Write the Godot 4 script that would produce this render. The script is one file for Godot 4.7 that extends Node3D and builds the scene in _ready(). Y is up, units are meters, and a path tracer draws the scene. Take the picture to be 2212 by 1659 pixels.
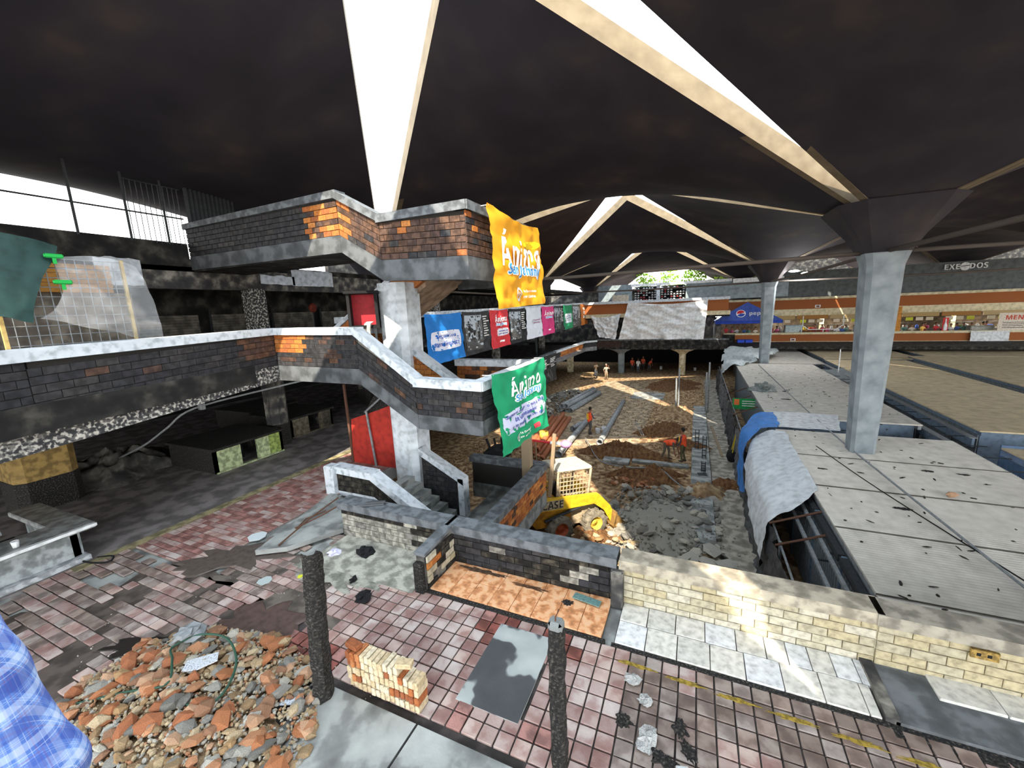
extends Node3D
# A burnt market hall: folded concrete roofs over a pit, a stair tower, stalls on the far side.
# x runs along the low wall in front, -z runs away from the viewer, y = 0 is the floor of the pit.

var rng := RandomNumberGenerator.new()
var M := {}
var used := {}
var T := {}
var made := {}

const UPPER := 7.2      # floor of the middle gallery
const HALL := 3.4       # floor of the near hall
const BAYX := 21.0
const BAYZ := 23.8

func _ready() -> void:
	rng.seed = 11
	camera_and_light()
	materials()
	roof()
	floors()
	stair_tower()
	galleries()
	far_side()
	near_wall()
	near_floor()
	hall_things()
	pit()
	stalls()
	people()
	banners()
	small_things()

func camera_and_light() -> void:
	var cam := Camera3D.new()
	cam.name = "camera"
	cam.transform = Transform3D(Basis(Vector3(0.913762, -0.041186, -0.404156), Vector3(-0.036127, 0.982668, -0.181820), Vector3(0.404640, 0.180741, 0.896437)), Vector3(0, 8.5, 0))
	cam.fov = 86.29
	cam.near = 0.05
	cam.far = 400.0
	add_child(cam)
	var sky := ProceduralSkyMaterial.new()
	sky.sky_top_color = Color(0.88, 0.93, 0.97)
	sky.sky_horizon_color = Color(1.0, 0.99, 0.97)
	sky.sky_curve = 0.25
	sky.ground_bottom_color = Color(0.55, 0.52, 0.49)
	sky.ground_horizon_color = Color(0.85, 0.83, 0.80)
	sky.sky_energy_multiplier = 1.0
	var env := Environment.new()
	env.background_mode = Environment.BG_SKY
	env.sky = Sky.new()
	env.sky.sky_material = sky
	env.tonemap_mode = Environment.TONE_MAPPER_LINEAR
	env.tonemap_exposure = 8.0
	env.sdfgi_enabled = true
	env.ssao_enabled = true
	env.ssil_enabled = true
	var we := WorldEnvironment.new()
	we.name = "sky_and_exposure"
	we.environment = env
	add_child(we)
	var sun := DirectionalLight3D.new()
	sun.name = "sun"
	sun.light_energy = 0.5
	sun.light_color = Color(1.0, 0.95, 0.86)
	sun.light_angular_distance = 0.53
	sun.shadow_enabled = true
	sun.sky_mode = DirectionalLight3D.SKY_MODE_LIGHT_ONLY
	add_child(sun)
	var az := deg_to_rad(13.0)
	var el := deg_to_rad(45.0)
	var towards := Vector3(sin(az) * cos(el), sin(el), cos(az) * cos(el))
	sun.look_at_from_position(towards * 60.0, Vector3.ZERO)

# ---------------------------------------------------------------- helpers
func rf(a: float, b: float) -> float:
	return rng.randf_range(a, b)

func v(x: float, y: float, z: float) -> Vector3:
	return Vector3(x, y, z)

func numbered(n: String) -> String:
	var k: int = used.get(n, 0)
	used[n] = k + 1
	return n if k == 0 else "%s_%03d" % [n, k]

func tag(o: Node3D, label: String, cat: String, group := "") -> Node3D:
	if label: o.set_meta("label", label)
	if cat: o.set_meta("category", cat)
	if group: o.set_meta("group", group)
	return o

func thing(n: String, label: String, cat: String, at := Vector3.ZERO, turn := 0.0, group := "") -> Node3D:
	var o := Node3D.new()
	o.name = numbered(n)
	add_child(o)
	o.position = at
	o.rotation.y = turn
	return tag(o, label, cat, group)

func setting(n: String, label: String) -> Node3D:
	var o := Node3D.new()
	o.name = numbered(n)
	add_child(o)
	o.set_meta("kind", "structure")
	o.set_meta("label", label)
	return o

func S(smooth := false) -> SurfaceTool:
	var s := SurfaceTool.new()
	s.begin(Mesh.PRIMITIVE_TRIANGLES)
	s.set_smooth_group(0 if smooth else -1)
	return s

func fin(s: SurfaceTool, m: Material) -> ArrayMesh:
	s.generate_normals()
	s.set_material(m)
	return s.commit()

func inst(n: String, mesh: Mesh, parent: Node, at := Vector3.ZERO, b := Basis.IDENTITY, m: Material = null) -> MeshInstance3D:
	var o := MeshInstance3D.new()
	o.name = numbered(n) if parent == self else n
	o.mesh = mesh
	parent.add_child(o, true)
	o.transform = Transform3D(b, at)
	if m: o.material_override = m
	return o

func obj(n: String, s: SurfaceTool, m: Material, parent: Node = self) -> MeshInstance3D:
	return inst(n, fin(s, m), parent)

func struct(n: String, s: SurfaceTool, m: Material, label: String) -> MeshInstance3D:
	var o := obj(n, s, m)
	o.set_meta("kind", "structure")
	o.set_meta("label", label)
	return o

func tri(s: SurfaceTool, a: Vector3, b: Vector3, c: Vector3) -> void:
	s.add_vertex(a); s.add_vertex(b); s.add_vertex(c)

func quad(s: SurfaceTool, a: Vector3, b: Vector3, c: Vector3, d: Vector3) -> void:
	tri(s, a, b, c); tri(s, a, c, d)

func hexa(s: SurfaceTool, o: Vector3, x: Vector3, y: Vector3, z: Vector3) -> void:
	var p := [o, o + x, o + x + y, o + y, o + z, o + x + z, o + x + y + z, o + y + z]
	eight(s, p)

func eight(s: SurfaceTool, p: Array) -> void:
	# p: 0-3 one face in order, 4-7 the opposite face in the same order
	quad(s, p[0], p[1], p[2], p[3]); quad(s, p[7], p[6], p[5], p[4])
	quad(s, p[4], p[5], p[1], p[0]); quad(s, p[3], p[2], p[6], p[7])
	quad(s, p[5], p[6], p[2], p[1]); quad(s, p[0], p[3], p[7], p[4])

func box(s: SurfaceTool, c: Vector3, d: Vector3, b := Basis.IDENTITY) -> void:
	hexa(s, c - b * (d * 0.5), b * v(d.x, 0, 0), b * v(0, d.y, 0), b * v(0, 0, d.z))

func bevel(s: SurfaceTool, c: Vector3, d: Vector3, r: float, b := Basis.IDENTITY) -> void:
	# box with chamfered edges
	var h := d * 0.5
	var f := []
	for axis in 3:
		for sg in [-1.0, 1.0]:
			var q := []
			for k in [[-1, -1], [1, -1], [1, 1], [-1, 1]]:
				var p := Vector3.ZERO
				p[axis] = sg * h[axis]
				p[(axis + 1) % 3] = k[0] * (h[(axis + 1) % 3] - r)
				p[(axis + 2) % 3] = k[1] * (h[(axis + 2) % 3] - r)
				q.append(c + b * p)
			f.append(q)
			if sg > 0: quad(s, q[3], q[2], q[1], q[0])
			else: quad(s, q[0], q[1], q[2], q[3])
	for a in 3:
		var e := (a + 1) % 3
		var g := (a + 2) % 3
		for se in [-1.0, 1.0]:
			for sg in [-1.0, 1.0]:
				var q := []
				for k in [[0, -1], [0, 1], [1, 1], [1, -1]]:
					var p := Vector3.ZERO
					p[a] = k[1] * (h[a] - r)
					p[e] = se * (h[e] - (r if k[0] == 1 else 0.0))
					p[g] = sg * (h[g] - (r if k[0] == 0 else 0.0))
					q.append(c + b * p)
				quad(s, q[0], q[1], q[2], q[3])

func prism(s: SurfaceTool, poly: Array, o: Vector3, ux: Vector3, uy: Vector3, depth: Vector3) -> void:
	# polygon in the plane o + x ux + y uy, pushed through by depth
	var pts := PackedVector2Array()
	for p in poly: pts.append(Vector2(p[0], p[1]))
	var idx := Geometry2D.triangulate_polygon(pts)
	var at := func(i: int, k: float) -> Vector3: return o + ux * pts[i].x + uy * pts[i].y + depth * k
	for i in range(0, idx.size(), 3):
		tri(s, at.call(idx[i], 0), at.call(idx[i + 1], 0), at.call(idx[i + 2], 0))
		tri(s, at.call(idx[i], 1), at.call(idx[i + 2], 1), at.call(idx[i + 1], 1))
	for i in pts.size():
		var j := (i + 1) % pts.size()
		quad(s, at.call(i, 0), at.call(i, 1), at.call(j, 1), at.call(j, 0))

func frame_of(d: Vector3) -> Basis:
	var y := d.normalized()
	var x := y.cross(Vector3.UP if absf(y.y) < 0.95 else Vector3.RIGHT).normalized()
	return Basis(x, y, x.cross(y))

func tube(s: SurfaceTool, pts: Array, r: float, seg := 6, r_end := -1.0, caps := true) -> void:
	var rings := []
	for i in pts.size():
		var d: Vector3 = pts[mini(i + 1, pts.size() - 1)] - pts[maxi(i - 1, 0)]
		var b := frame_of(d)
		var rr: float = r if r_end < 0 else lerpf(r, r_end, float(i) / (pts.size() - 1))
		var ring := []
		for k in seg:
			var a := TAU * k / seg
			ring.append(pts[i] + (b.x * cos(a) + b.z * sin(a)) * rr)
		rings.append(ring)
	for i in rings.size() - 1:
		for k in seg:
			quad(s, rings[i][k], rings[i + 1][k], rings[i + 1][(k + 1) % seg], rings[i][(k + 1) % seg])
	if caps:
		for k in seg:
			tri(s, pts[0], rings[0][k], rings[0][(k + 1) % seg])
			tri(s, pts[-1], rings[-1][(k + 1) % seg], rings[-1][k])

func pipe(s: SurfaceTool, a: Vector3, b: Vector3, r: float, wall: float, seg := 14) -> void:
	# open pipe with a wall
	var f := frame_of(b - a)
	for k in seg:
		var p: Vector3 = f.x * cos(TAU * k / seg) + f.z * sin(TAU * k / seg)
		var q: Vector3 = f.x * cos(TAU * (k + 1) / seg) + f.z * sin(TAU * (k + 1) / seg)
		quad(s, a + p * r, b + p * r, b + q * r, a + q * r)
		quad(s, a + p * (r - wall), a + q * (r - wall), b + q * (r - wall), b + p * (r - wall))
		quad(s, a + p * r, a + q * r, a + q * (r - wall), a + p * (r - wall))
		quad(s, b + p * r, b + p * (r - wall), b + q * (r - wall), b + q * r)

func lathe(s: SurfaceTool, prof: Array, at: Vector3, seg := 16, b := Basis.IDENTITY) -> void:
	# prof: [radius, height] pairs turned about b.y
	for i in prof.size() - 1:
		for k in seg:
			var a0 := TAU * k / seg
			var a1 := TAU * (k + 1) / seg
			var e := func(j: int, a: float) -> Vector3: return at + b * v(prof[j][0] * cos(a), prof[j][1], prof[j][0] * sin(a))
			quad(s, e.call(i, a0), e.call(i + 1, a0), e.call(i + 1, a1), e.call(i, a1))

func smooth_path(pts: Array, n := 6) -> Array:
	var c := Curve3D.new()
	for i in pts.size():
		var d: Vector3 = (pts[mini(i + 1, pts.size() - 1)] - pts[maxi(i - 1, 0)]) / 6.0
		c.add_point(pts[i], -d, d)
	var out := []
	for i in (pts.size() - 1) * n + 1:
		out.append(c.samplef(float(i) / n))
	return out

func letters(txt: String, size: float, depth := 0.0, bold := true) -> PackedVector3Array:
	# triangles of a line of text, centred, size = cap height-ish
	var tm := TextMesh.new()
	var f := SystemFont.new()
	f.font_names = PackedStringArray(["Droid Sans"])
	f.font_weight = 700 if bold else 400
	tm.font = f
	tm.text = txt
	tm.font_size = 64
	tm.pixel_size = size / 46.0
	tm.depth = depth
	tm.curve_step = 3.0
	var out := PackedVector3Array()
	for k in tm.get_surface_count():
		var a := tm.surface_get_arrays(k)
		var p: PackedVector3Array = a[Mesh.ARRAY_VERTEX]
		if a[Mesh.ARRAY_INDEX] == null: continue
		for i in a[Mesh.ARRAY_INDEX]: out.append(p[i])
	return out

func noise(seed_: int, freq: float, oct := 4, kind := FastNoiseLite.TYPE_SIMPLEX_SMOOTH) -> FastNoiseLite:
	var n := FastNoiseLite.new()
	n.seed = seed_
	n.frequency = freq
	n.noise_type = kind
	n.fractal_octaves = oct
	return n

func ramp_texture(n: FastNoiseLite, stops: Array, size := 512) -> NoiseTexture2D:
	# stops: [offset, colour] pairs
	var g := Gradient.new()
	g.offsets = PackedFloat32Array(stops.map(func(p): return p[0]))
	g.colors = PackedColorArray(stops.map(func(p): return p[1]))
	var t := NoiseTexture2D.new()
	t.width = size
	t.height = size
	t.seamless = true
	t.noise = n
	t.color_ramp = g
	return t

func skin(c: Color, rough := 0.85, tex := "soft", span := 1.5, bump := "", bump_cm := 0.6) -> StandardMaterial3D:
	var m := StandardMaterial3D.new()
	m.albedo_color = c
	m.roughness = rough
	m.metallic_specular = 0.4
	if tex:
		m.albedo_texture = T[tex]
		m.uv1_triplanar = true
		m.uv1_world_triplanar = true
		m.uv1_scale = Vector3.ONE / span
	if bump:
		m.heightmap_enabled = true
		m.heightmap_texture = T[bump]
		m.heightmap_scale = bump_cm
	return m

func grey(x: float) -> Color:
	return Color(x, x, x)

func col(hex: String) -> Color:
	return Color(hex)

func materials() -> void:
	T.soft = ramp_texture(noise(1, 0.012), [[0.0, grey(0.72)], [0.45, grey(0.9)], [1.0, grey(1.0)]])
	T.dirty = ramp_texture(noise(2, 0.008, 5), [[0.0, grey(0.6)], [0.4, grey(0.74)], [0.58, grey(0.9)], [1.0, grey(1.0)]])
	T.grain = ramp_texture(noise(3, 0.06, 3), [[0.0, grey(0.6)], [0.5, grey(0.86)], [1.0, grey(1.0)]])
	T.speck = ramp_texture(noise(4, 0.035, 4), [[0.0, grey(0.25)], [0.3, grey(0.4)], [0.36, grey(0.9)], [1.0, grey(1.0)]])
	T.peel = ramp_texture(noise(5, 0.03, 5), [[0.0, col("28282b")], [0.46, col("363638")], [0.56, col("565554")], [0.64, col("aaa79f")], [1.0, col("c6c3ba")]])
	T.soot = ramp_texture(noise(6, 0.01, 5), [[0.0, col("29292b")], [0.4, col("3b3a3b")], [0.58, col("54524e")], [0.78, col("7c7972")], [1.0, col("9d9990")]])
	T.earth = ramp_texture(noise(7, 0.02, 5), [[0.0, col("54402f")], [0.4, col("806449")], [0.6, col("a08765")], [1.0, col("c0ab8d")]])
	T.char = ramp_texture(noise(8, 0.03, 4), [[0.0, col("0d0d0e")], [0.5, col("1c1b1b")], [0.7, col("3c3935")], [1.0, col("77726a")]])
	T.slab = ramp_texture(noise(9, 0.006, 5), [[0.0, col("5e5f5e")], [0.4, col("7c7e7c")], [0.55, col("979a97")], [1.0, col("a9aca9")]])
	T.paint = ramp_texture(noise(10, 0.01, 5), [[0.0, col("9aa1a6")], [0.35, col("c3c9cd")], [0.5, col("dfe4e8")], [1.0, col("eef1f4")]])
	T.ochre = ramp_texture(noise(12, 0.009, 5), [[0.0, col("9a8c6a")], [0.4, col("bfb391")], [0.6, col("d8cfb4")], [1.0, col("e6dfca")]])
	T.stalltop = ramp_texture(noise(13, 0.01, 4), [[0.0, col("a39f97")], [0.45, col("b9b5ad")], [1.0, col("cdc9c1")]])
	T.wet = ramp_texture(noise(14, 0.005, 4), [[0.0, col("3b3c3e")], [0.44, col("47494b")], [0.5, col("9aa09f")], [1.0, col("b8bdbb")]])
	T.bump = ramp_texture(noise(15, 0.03, 5), [[0.0, grey(0.0)], [1.0, grey(1.0)]])
	T.fine = ramp_texture(noise(16, 0.12, 3), [[0.0, grey(0.0)], [1.0, grey(1.0)]])
	T.orange_tile = ramp_texture(noise(17, 0.012, 5), [[0.0, col("8d5f3d")], [0.4, col("c98a5c")], [0.55, col("dca77c")], [1.0, col("d9b795")]])
	T.rosy = ramp_texture(noise(18, 0.01, 5), [[0.0, col("8a6c67")], [0.4, col("9f8782")], [0.55, col("b0a19c")], [1.0, col("c2b7b2")]])
	T.drab = ramp_texture(noise(19, 0.012, 5), [[0.0, col("6a5f5b")], [0.4, col("80736e")], [0.6, col("978c86")], [1.0, col("aaa19b")]])
	T.roofdark = ramp_texture(noise(20, 0.006, 5), [[0.0, col("29282d")], [0.5, col("37343a")], [0.75, col("44403f")], [1.0, col("594f48")]])
	T.beige = ramp_texture(noise(21, 0.01, 5), [[0.0, col("9b9080")], [0.45, col("b9ad9a")], [1.0, col("d2c8b6")]])
	T.colpaint = ramp_texture(noise(22, 0.006, 4), [[0.0, col("828a90")], [0.45, col("9aa3a8")], [1.0, col("b0b8bb")]])
	T.far_green = ramp_texture(noise(23, 0.05, 4), [[0.0, col("3f5f1c")], [0.5, col("86a93a")], [1.0, col("cde07a")]], 256)
	M.roof = skin(col("d6d2e0"), 0.92, "roofdark", 9.0)
	M.roof_brown = skin(col("e8b9a0"), 0.92, "roofdark", 7.0)
	M.fascia = skin(col("8f887c"), 0.9, "beige", 3.0)
	M.column = skin(col("cdd0d2"), 0.75, "colpaint", 2.5, "fine", 0.15)
	M.soot = skin(Color.WHITE, 0.9, "soot", 2.6, "bump", 0.6)
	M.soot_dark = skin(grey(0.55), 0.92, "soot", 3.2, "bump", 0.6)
	M.peel = skin(Color.WHITE, 0.9, "peel", 1.6, "bump", 0.6)
	M.char = skin(Color.WHITE, 0.85, "char", 0.7, "bump", 1.5)
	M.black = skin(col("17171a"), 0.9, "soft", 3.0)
	M.band = skin(col("62666a"), 0.85, "dirty", 2.4, "bump", 0.4)
	M.band_light = skin(col("8e9496"), 0.85, "dirty", 2.0, "bump", 0.4)
	M.mortar = skin(col("8f8c86"), 0.95, "grain", 0.6)
	M.mortar_dark = skin(col("3a3836"), 0.95, "grain", 0.6)
	M.coping = skin(col("dfe2e6"), 0.7, "paint", 1.6, "bump", 0.3)
	M.coping_dark = skin(col("70757a"), 0.8, "dirty", 1.4, "bump", 0.6)
	M.white_paint = skin(col("d9e2ea"), 0.65, "soft", 2.0, "fine", 0.1)
	M.concrete = skin(Color.WHITE, 0.85, "slab", 2.6, "fine", 0.15)
	M.wet = skin(Color.WHITE, 0.6, "wet", 3.4, "fine", 0.1)
	M.earth = skin(Color.WHITE, 0.97, "earth", 4.5, "fine", 0.6)
	M.earth_dark = skin(col("b8a08a"), 0.97, "earth", 2.2, "bump", 1.0)
	M.ochre_wall = skin(Color.WHITE, 0.85, "ochre", 2.5, "bump", 0.3)
	M.orange_floor = skin(Color.WHITE, 0.6, "orange_tile", 1.3, "fine", 0.2)
	M.steel = skin(col("8b9094"), 0.5, "soft", 1.0)
	M.dark_steel = skin(col("33363a"), 0.6, "soft", 1.0)
	M.rust = skin(col("6a4a3a"), 0.85, "grain", 0.5)
	M.wood = skin(col("a18d72"), 0.8, "grain", 0.7)
	M.white = skin(col("e8ecef"), 0.7, "soft", 2.0)
	for k in 5:
		M["brick_soot%d" % k] = skin(col(["343438", "3b3a3c", "303034", "403e3e", "37373b"][k]), 0.8, "dirty", 0.9, "bump", 0.5)
		M["brick_brown%d" % k] = skin(col(["5b4438", "624839", "574137", "674a38", "533f38"][k]), 0.8, "dirty", 0.9, "bump", 0.5)
		M["brick_orange%d" % k] = skin(col(["b06a35", "bd7536", "a8612f", "c58143", "9d5c33"][k]), 0.75, "soft", 0.6, "bump", 0.4)
		M["block_pale%d" % k] = skin(col(["bdb59d", "c4bda8", "b5ac93", "c8c1ae", "b9ad8c"][k]), 0.8, "soft", 0.8, "bump", 0.5)
		M["block_sooty%d" % k] = skin(col(["8a867d", "9b968a", "77746e", "a8a294", "8f8a80"][k]), 0.88, "soot", 1.1, "bump", 0.6)
		M["block_wash%d" % k] = skin(col(["a5a297", "b2aea2", "99968c", "bab6aa", "8d8a82"][k]), 0.88, "dirty", 0.8, "bump", 0.6)
		M["tile_rosy%d" % k] = skin(col(["ffffff", "f2e9e6", "e3d6d2", "fff4ee", "d9c9c6"][k]), 0.65, "rosy", 2.4, "fine", 0.25)
		M["tile_red%d" % k] = skin(col(["8e5046", "98584e", "a0645a", "875046", "b08078"][k]), 0.6, "dirty", 1.5, "fine", 0.25)
		M["tile_drab%d" % k] = skin(col(["ffffff", "f1ece8", "e2d8d2", "fbefe8", "d6ccc6"][k]), 0.55, "drab", 2.2)
		M["tile_white%d" % k] = skin(col(["e6e8ea", "dfe1e2", "eceeef", "d8d6cf", "e3e0d8"][k]), 0.35, "soft", 0.9, "fine", 0.1)
		M["rub_orange%d" % k] = skin(col(["b0724c", "c08a66", "a86a48", "c9a080", "9a7258"][k]), 0.9, "grain", 0.4)
		M["rub_grey%d" % k] = skin(col(["a8a49a", "8e8b84", "bdb9ae", "77756f", "c9c2b2"][k]), 0.92, "grain", 0.5)
		M["rub_sand%d" % k] = skin(col(["b79f7c", "a58b6a", "c6b190", "94795a", "b08e66"][k]), 0.95, "grain", 0.5)

func pick(name_: String) -> Material:
	return M["%s%d" % [name_, rng.randi_range(0, 4)]]

# one face of brickwork: o = lower left corner of the face, u = direction along, rise = climb per metre along u, out = outward normal
func bricks(parent: Node, o: Vector3, u: Vector3, length: float, h: float, rise: float, out: Vector3, bl: float, bh: float, chooser: Callable, piece := "brick", depth := 0.035, joint := 0.012, drop := 0.0) -> void:
	var rows := maxi(1, roundi(h / bh))
	var rh := h / rows
	var along := u + Vector3.UP * rise
	var cut := {}
	var rest := {}
	for r in rows:
		var x := -bl * 0.5 * (r % 2)
		while x < length - 0.03:
			var a := maxf(x, 0.0) + joint * 0.5
			var b := minf(x + bl, length) - joint * 0.5
			x += bl
			if b - a < 0.04 or rng.randf() < drop: continue
			var w := snappedf(b - a, 0.01)
			var proud: float = depth + [0.0, 0.004, 0.008][rng.randi_range(0, 2)]
			var key := "%d_%d" % [roundi(w * 100), roundi(proud * 1000)]
			if not cut.has(key):
				var s := S()
				var c := 0.006
				var p := [Vector3.ZERO, along * w, along * w + Vector3.UP * (rh - joint), Vector3.UP * (rh - joint)]
				var mid: Vector3 = (p[0] + p[2]) * 0.5
				var q := []
				for k in p: q.append(k)
				for k in p: q.append(k + out * (proud - c) )
				eight(s, q)
				var f := []
				for k in p: f.append(k + (mid - k).normalized() * c * 1.6 + out * proud)
				quad(s, f[0], f[1], f[2], f[3])
				for k in 4: quad(s, q[4 + k], q[4 + (k + 1) % 4], f[(k + 1) % 4], f[k])
				cut[key] = fin(s, M.mortar)
			var at: Vector3 = o + along * a + Vector3.UP * (r * rh + joint * 0.5)
			var m: Material = chooser.call(at + along * w * 0.5 + Vector3.UP * rh * 0.5)
			var n: int = made.get(parent, 0)
			made[parent] = n + 1
			if n < 290:
				inst(piece, cut[key], parent, at, Basis.IDENTITY, m)
			else:
				if not rest.has(m): rest[m] = S()
				rest[m].append_from(cut[key], 0, Transform3D(Basis.IDENTITY, at))
	if rest.size():
		var joined := ArrayMesh.new()
		for m in rest:
			rest[m].set_material(m)
			rest[m].commit(joined)
		inst("more_" + piece + "work", joined, parent).set_meta("kind", "stuff")


# ---------------------------------------------------------------- roof
func cell(i: int, j: int) -> Vector3:
	return v(5.6 + BAYX * i, 10.7, -18.0 - BAYZ * j)

func shell(label: String, a: Vector3, t1: Vector3, b: Vector3, t2: Vector3, m: Material) -> void:
	var o := setting("ceiling", label)
	var s := S(true)
	var n := 14
	var at := func(p: float, q: float) -> Vector3: return a.lerp(t1, p).lerp(t2.lerp(b, p), q)
	var up := Vector3.UP * 0.14
	for i in n:
		for j in n:
			var p0 := float(i) / n
			var p1 := float(i + 1) / n
			var q0 := float(j) / n
			var q1 := float(j + 1) / n
			quad(s, at.call(p0, q0), at.call(p1, q0), at.call(p1, q1), at.call(p0, q1))
	inst("soffit", fin(s, m), o)
	s = S(true)
	for i in n:
		for j in n:
			var p0 := float(i) / n
			var p1 := float(i + 1) / n
			var q0 := float(j) / n
			var q1 := float(j + 1) / n
			quad(s, at.call(p0, q1) + up, at.call(p1, q1) + up, at.call(p1, q0) + up, at.call(p0, q0) + up)
	inst("deck", fin(s, M.fascia), o)
	var mid := (a + b + t1 + t2) * 0.25
	for e in [[a, t1], [t1, b], [b, t2], [t2, a]]:
		var d: Vector3 = e[1] - e[0]
		var inward := d.cross(Vector3.UP).normalized()
		if inward.dot(mid - e[0]) < 0: inward = -inward
		s = S()
		var h := Vector3.UP * 0.6
		eight(s, [e[0], e[1], e[1] + h, e[0] + h, e[0] + inward * 0.2, e[1] + inward * 0.2, e[1] + inward * 0.2 + h, e[0] + inward * 0.2 + h])
		inst("edge_beam", fin(s, M.fascia), o)

func roof() -> void:
	var gap := 2.6
	var rise := Vector3.UP * 5.2
	for i in [-1, 0, 1]:
		for j in [-1, 0, 1, 2]:
			if i == 1 and j < 0: continue
			var a := cell(i, j)
			var b := cell(i + 1, j)
			var mid := (a + b) * 0.5 + rise
			var g: float = gap if i == -1 else 0.4
			if j == -1 and i == -1: b += v(0.6, 0, -0.6)
			shell("smoke-blackened saddle-shaped concrete roof shell between two columns", a, mid + v(0, 0, BAYZ * 0.5 - g), b, mid - v(0, 0, BAYZ * 0.5 - g), M.roof)
	for i in [-1, 0, 1, 2]:
		for j in [-1, 0, 1, 2]:
			if i == 2 and j < 0: continue
			var a := cell(i, j)
			var b := cell(i, j + 1)
			var mid := (a + b) * 0.5 + rise
			if i == -1 and j == -1:
				shell("smoke-blackened saddle-shaped concrete roof shell over the stair and galleries", a, b.lerp(mid + v(BAYX * 0.5 - 0.8, 0, 0), 0.88), b, v(-22.7, 14.4, -5.75), M.roof)
				continue
			var gr := 0.8 if i == -1 else 0.15
			var gl := 0.8 if i <= 0 else 0.15
			var near := 0.88 if j == -1 and i <= 0 else 1.0
			shell("smoke-blackened saddle-shaped concrete roof shell along the hall", a, b.lerp(mid + v(BAYX * 0.5 - gr, 0, 0), near if i == -1 else 1.0), b, b.lerp(mid - v(BAYX * 0.5 - gl, 0, 0), near), M.roof_brown if j == 0 and i == -1 else M.roof)
	for i in [-1, 0, 1]:
		for j in [-1, 0, 1, 2]:
			roof_column(cell(i, j))
	# tie bars between the column heads
	for t in [[-1, 0, 0, 0], [0, 0, 1, 0], [0, 0, 0, 1], [0, -1, 0, 0], [-1, 1, 0, 1], [0, 1, 1, 1], [-1, 0, -1, 1]]:
		var s := S(true)
		var a := cell(t[0], t[1]) - v(0, 0.85, 0)
		var b := cell(t[2], t[3]) - v(0, 0.85, 0)
		tube(s, [a, a.lerp(b, 0.5) - v(0, 0.1, 0), b], 0.07, 8)
		struct("trim", s, skin(col("6b625c"), 0.8, "grain", 0.6), "rusty round tie bar between two roof columns")

func roof_column(c: Vector3) -> void:
	var o := setting("column", "grey painted concrete roof column flaring at the head")
	var s := S()
	# rounds: height, half width, corner cut
	var prof := [[0.0, 0.34, 0.1], [2.9, 0.36, 0.1], [9.4, 0.5, 0.14], [9.8, 0.6, 0.16], [10.3, 0.85, 0.25], [10.9, 1.3, 0.45], [11.3, 1.6, 0.6]]
	loft(s, prof.slice(0, 4), c)
	inst("shaft", fin(s, M.column), o)
	s = S()
	loft(s, prof.slice(3), c)
	inst("head", fin(s, skin(col("d8d4d8"), 0.9, "roofdark", 5.0)), o)

func loft(s: SurfaceTool, prof: Array, c: Vector3) -> void:
	var ring := func(k: int) -> Array:
		var h: float = prof[k][1]
		var q: float = prof[k][2]
		var y: float = prof[k][0]
		var out := []
		for p in [[h, h - q], [h - q, h], [q - h, h], [-h, h - q], [-h, q - h], [q - h, -h], [h - q, -h], [h, q - h]]:
			out.append(v(c.x + p[0], y, c.z + p[1]))
		return out
	for k in prof.size() - 1:
		var a: Array = ring.call(k)
		var b: Array = ring.call(k + 1)
		for i in 8: quad(s, a[i], b[i], b[(i + 1) % 8], a[(i + 1) % 8])
	var top: Array = ring.call(prof.size() - 1)
	for i in range(1, 7): tri(s, top[0], top[i], top[i + 1])

# ---------------------------------------------------------------- floors
func floors() -> void:
	var s := S()
	box(s, v(6, -0.25, -38), v(80, 0.5, 66))
	struct("floor", s, M.earth, "dug-up earth floor of the market pit")
	s = S()
	prism(s, [[-32, 7], [9, 7], [9, -6.6], [-9.2, -6.6], [-9.2, -12.4], [-12.6, -12.4], [-12.6, -53.5], [-32, -53.5]], v(0, HALL - 0.42, 0), Vector3.RIGHT, Vector3.BACK, v(0, 0.4, 0))
	struct("floor", s, M.concrete, "concrete slab of the near hall and side gallery")
	s = S()
	box(s, v(-0.1, 1.5, -6.4), v(18.2, 2.98, 0.3))
	struct("wall_pit", s, M.soot, "sooty retaining wall below the low brick wall")
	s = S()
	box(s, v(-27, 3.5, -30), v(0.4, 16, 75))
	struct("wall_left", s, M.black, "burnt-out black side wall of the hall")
	s = S()
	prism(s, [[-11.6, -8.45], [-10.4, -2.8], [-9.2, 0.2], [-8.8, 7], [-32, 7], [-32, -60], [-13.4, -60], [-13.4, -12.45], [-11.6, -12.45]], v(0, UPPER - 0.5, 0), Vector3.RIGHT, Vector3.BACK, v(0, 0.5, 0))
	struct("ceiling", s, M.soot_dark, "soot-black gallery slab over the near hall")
	s = S()
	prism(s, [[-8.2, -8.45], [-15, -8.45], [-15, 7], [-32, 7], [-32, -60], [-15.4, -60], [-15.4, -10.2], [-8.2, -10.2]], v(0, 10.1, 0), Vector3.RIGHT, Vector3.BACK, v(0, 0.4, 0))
	struct("ceiling", s, M.soot_dark, "soot-black slab of the top gallery")

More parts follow.
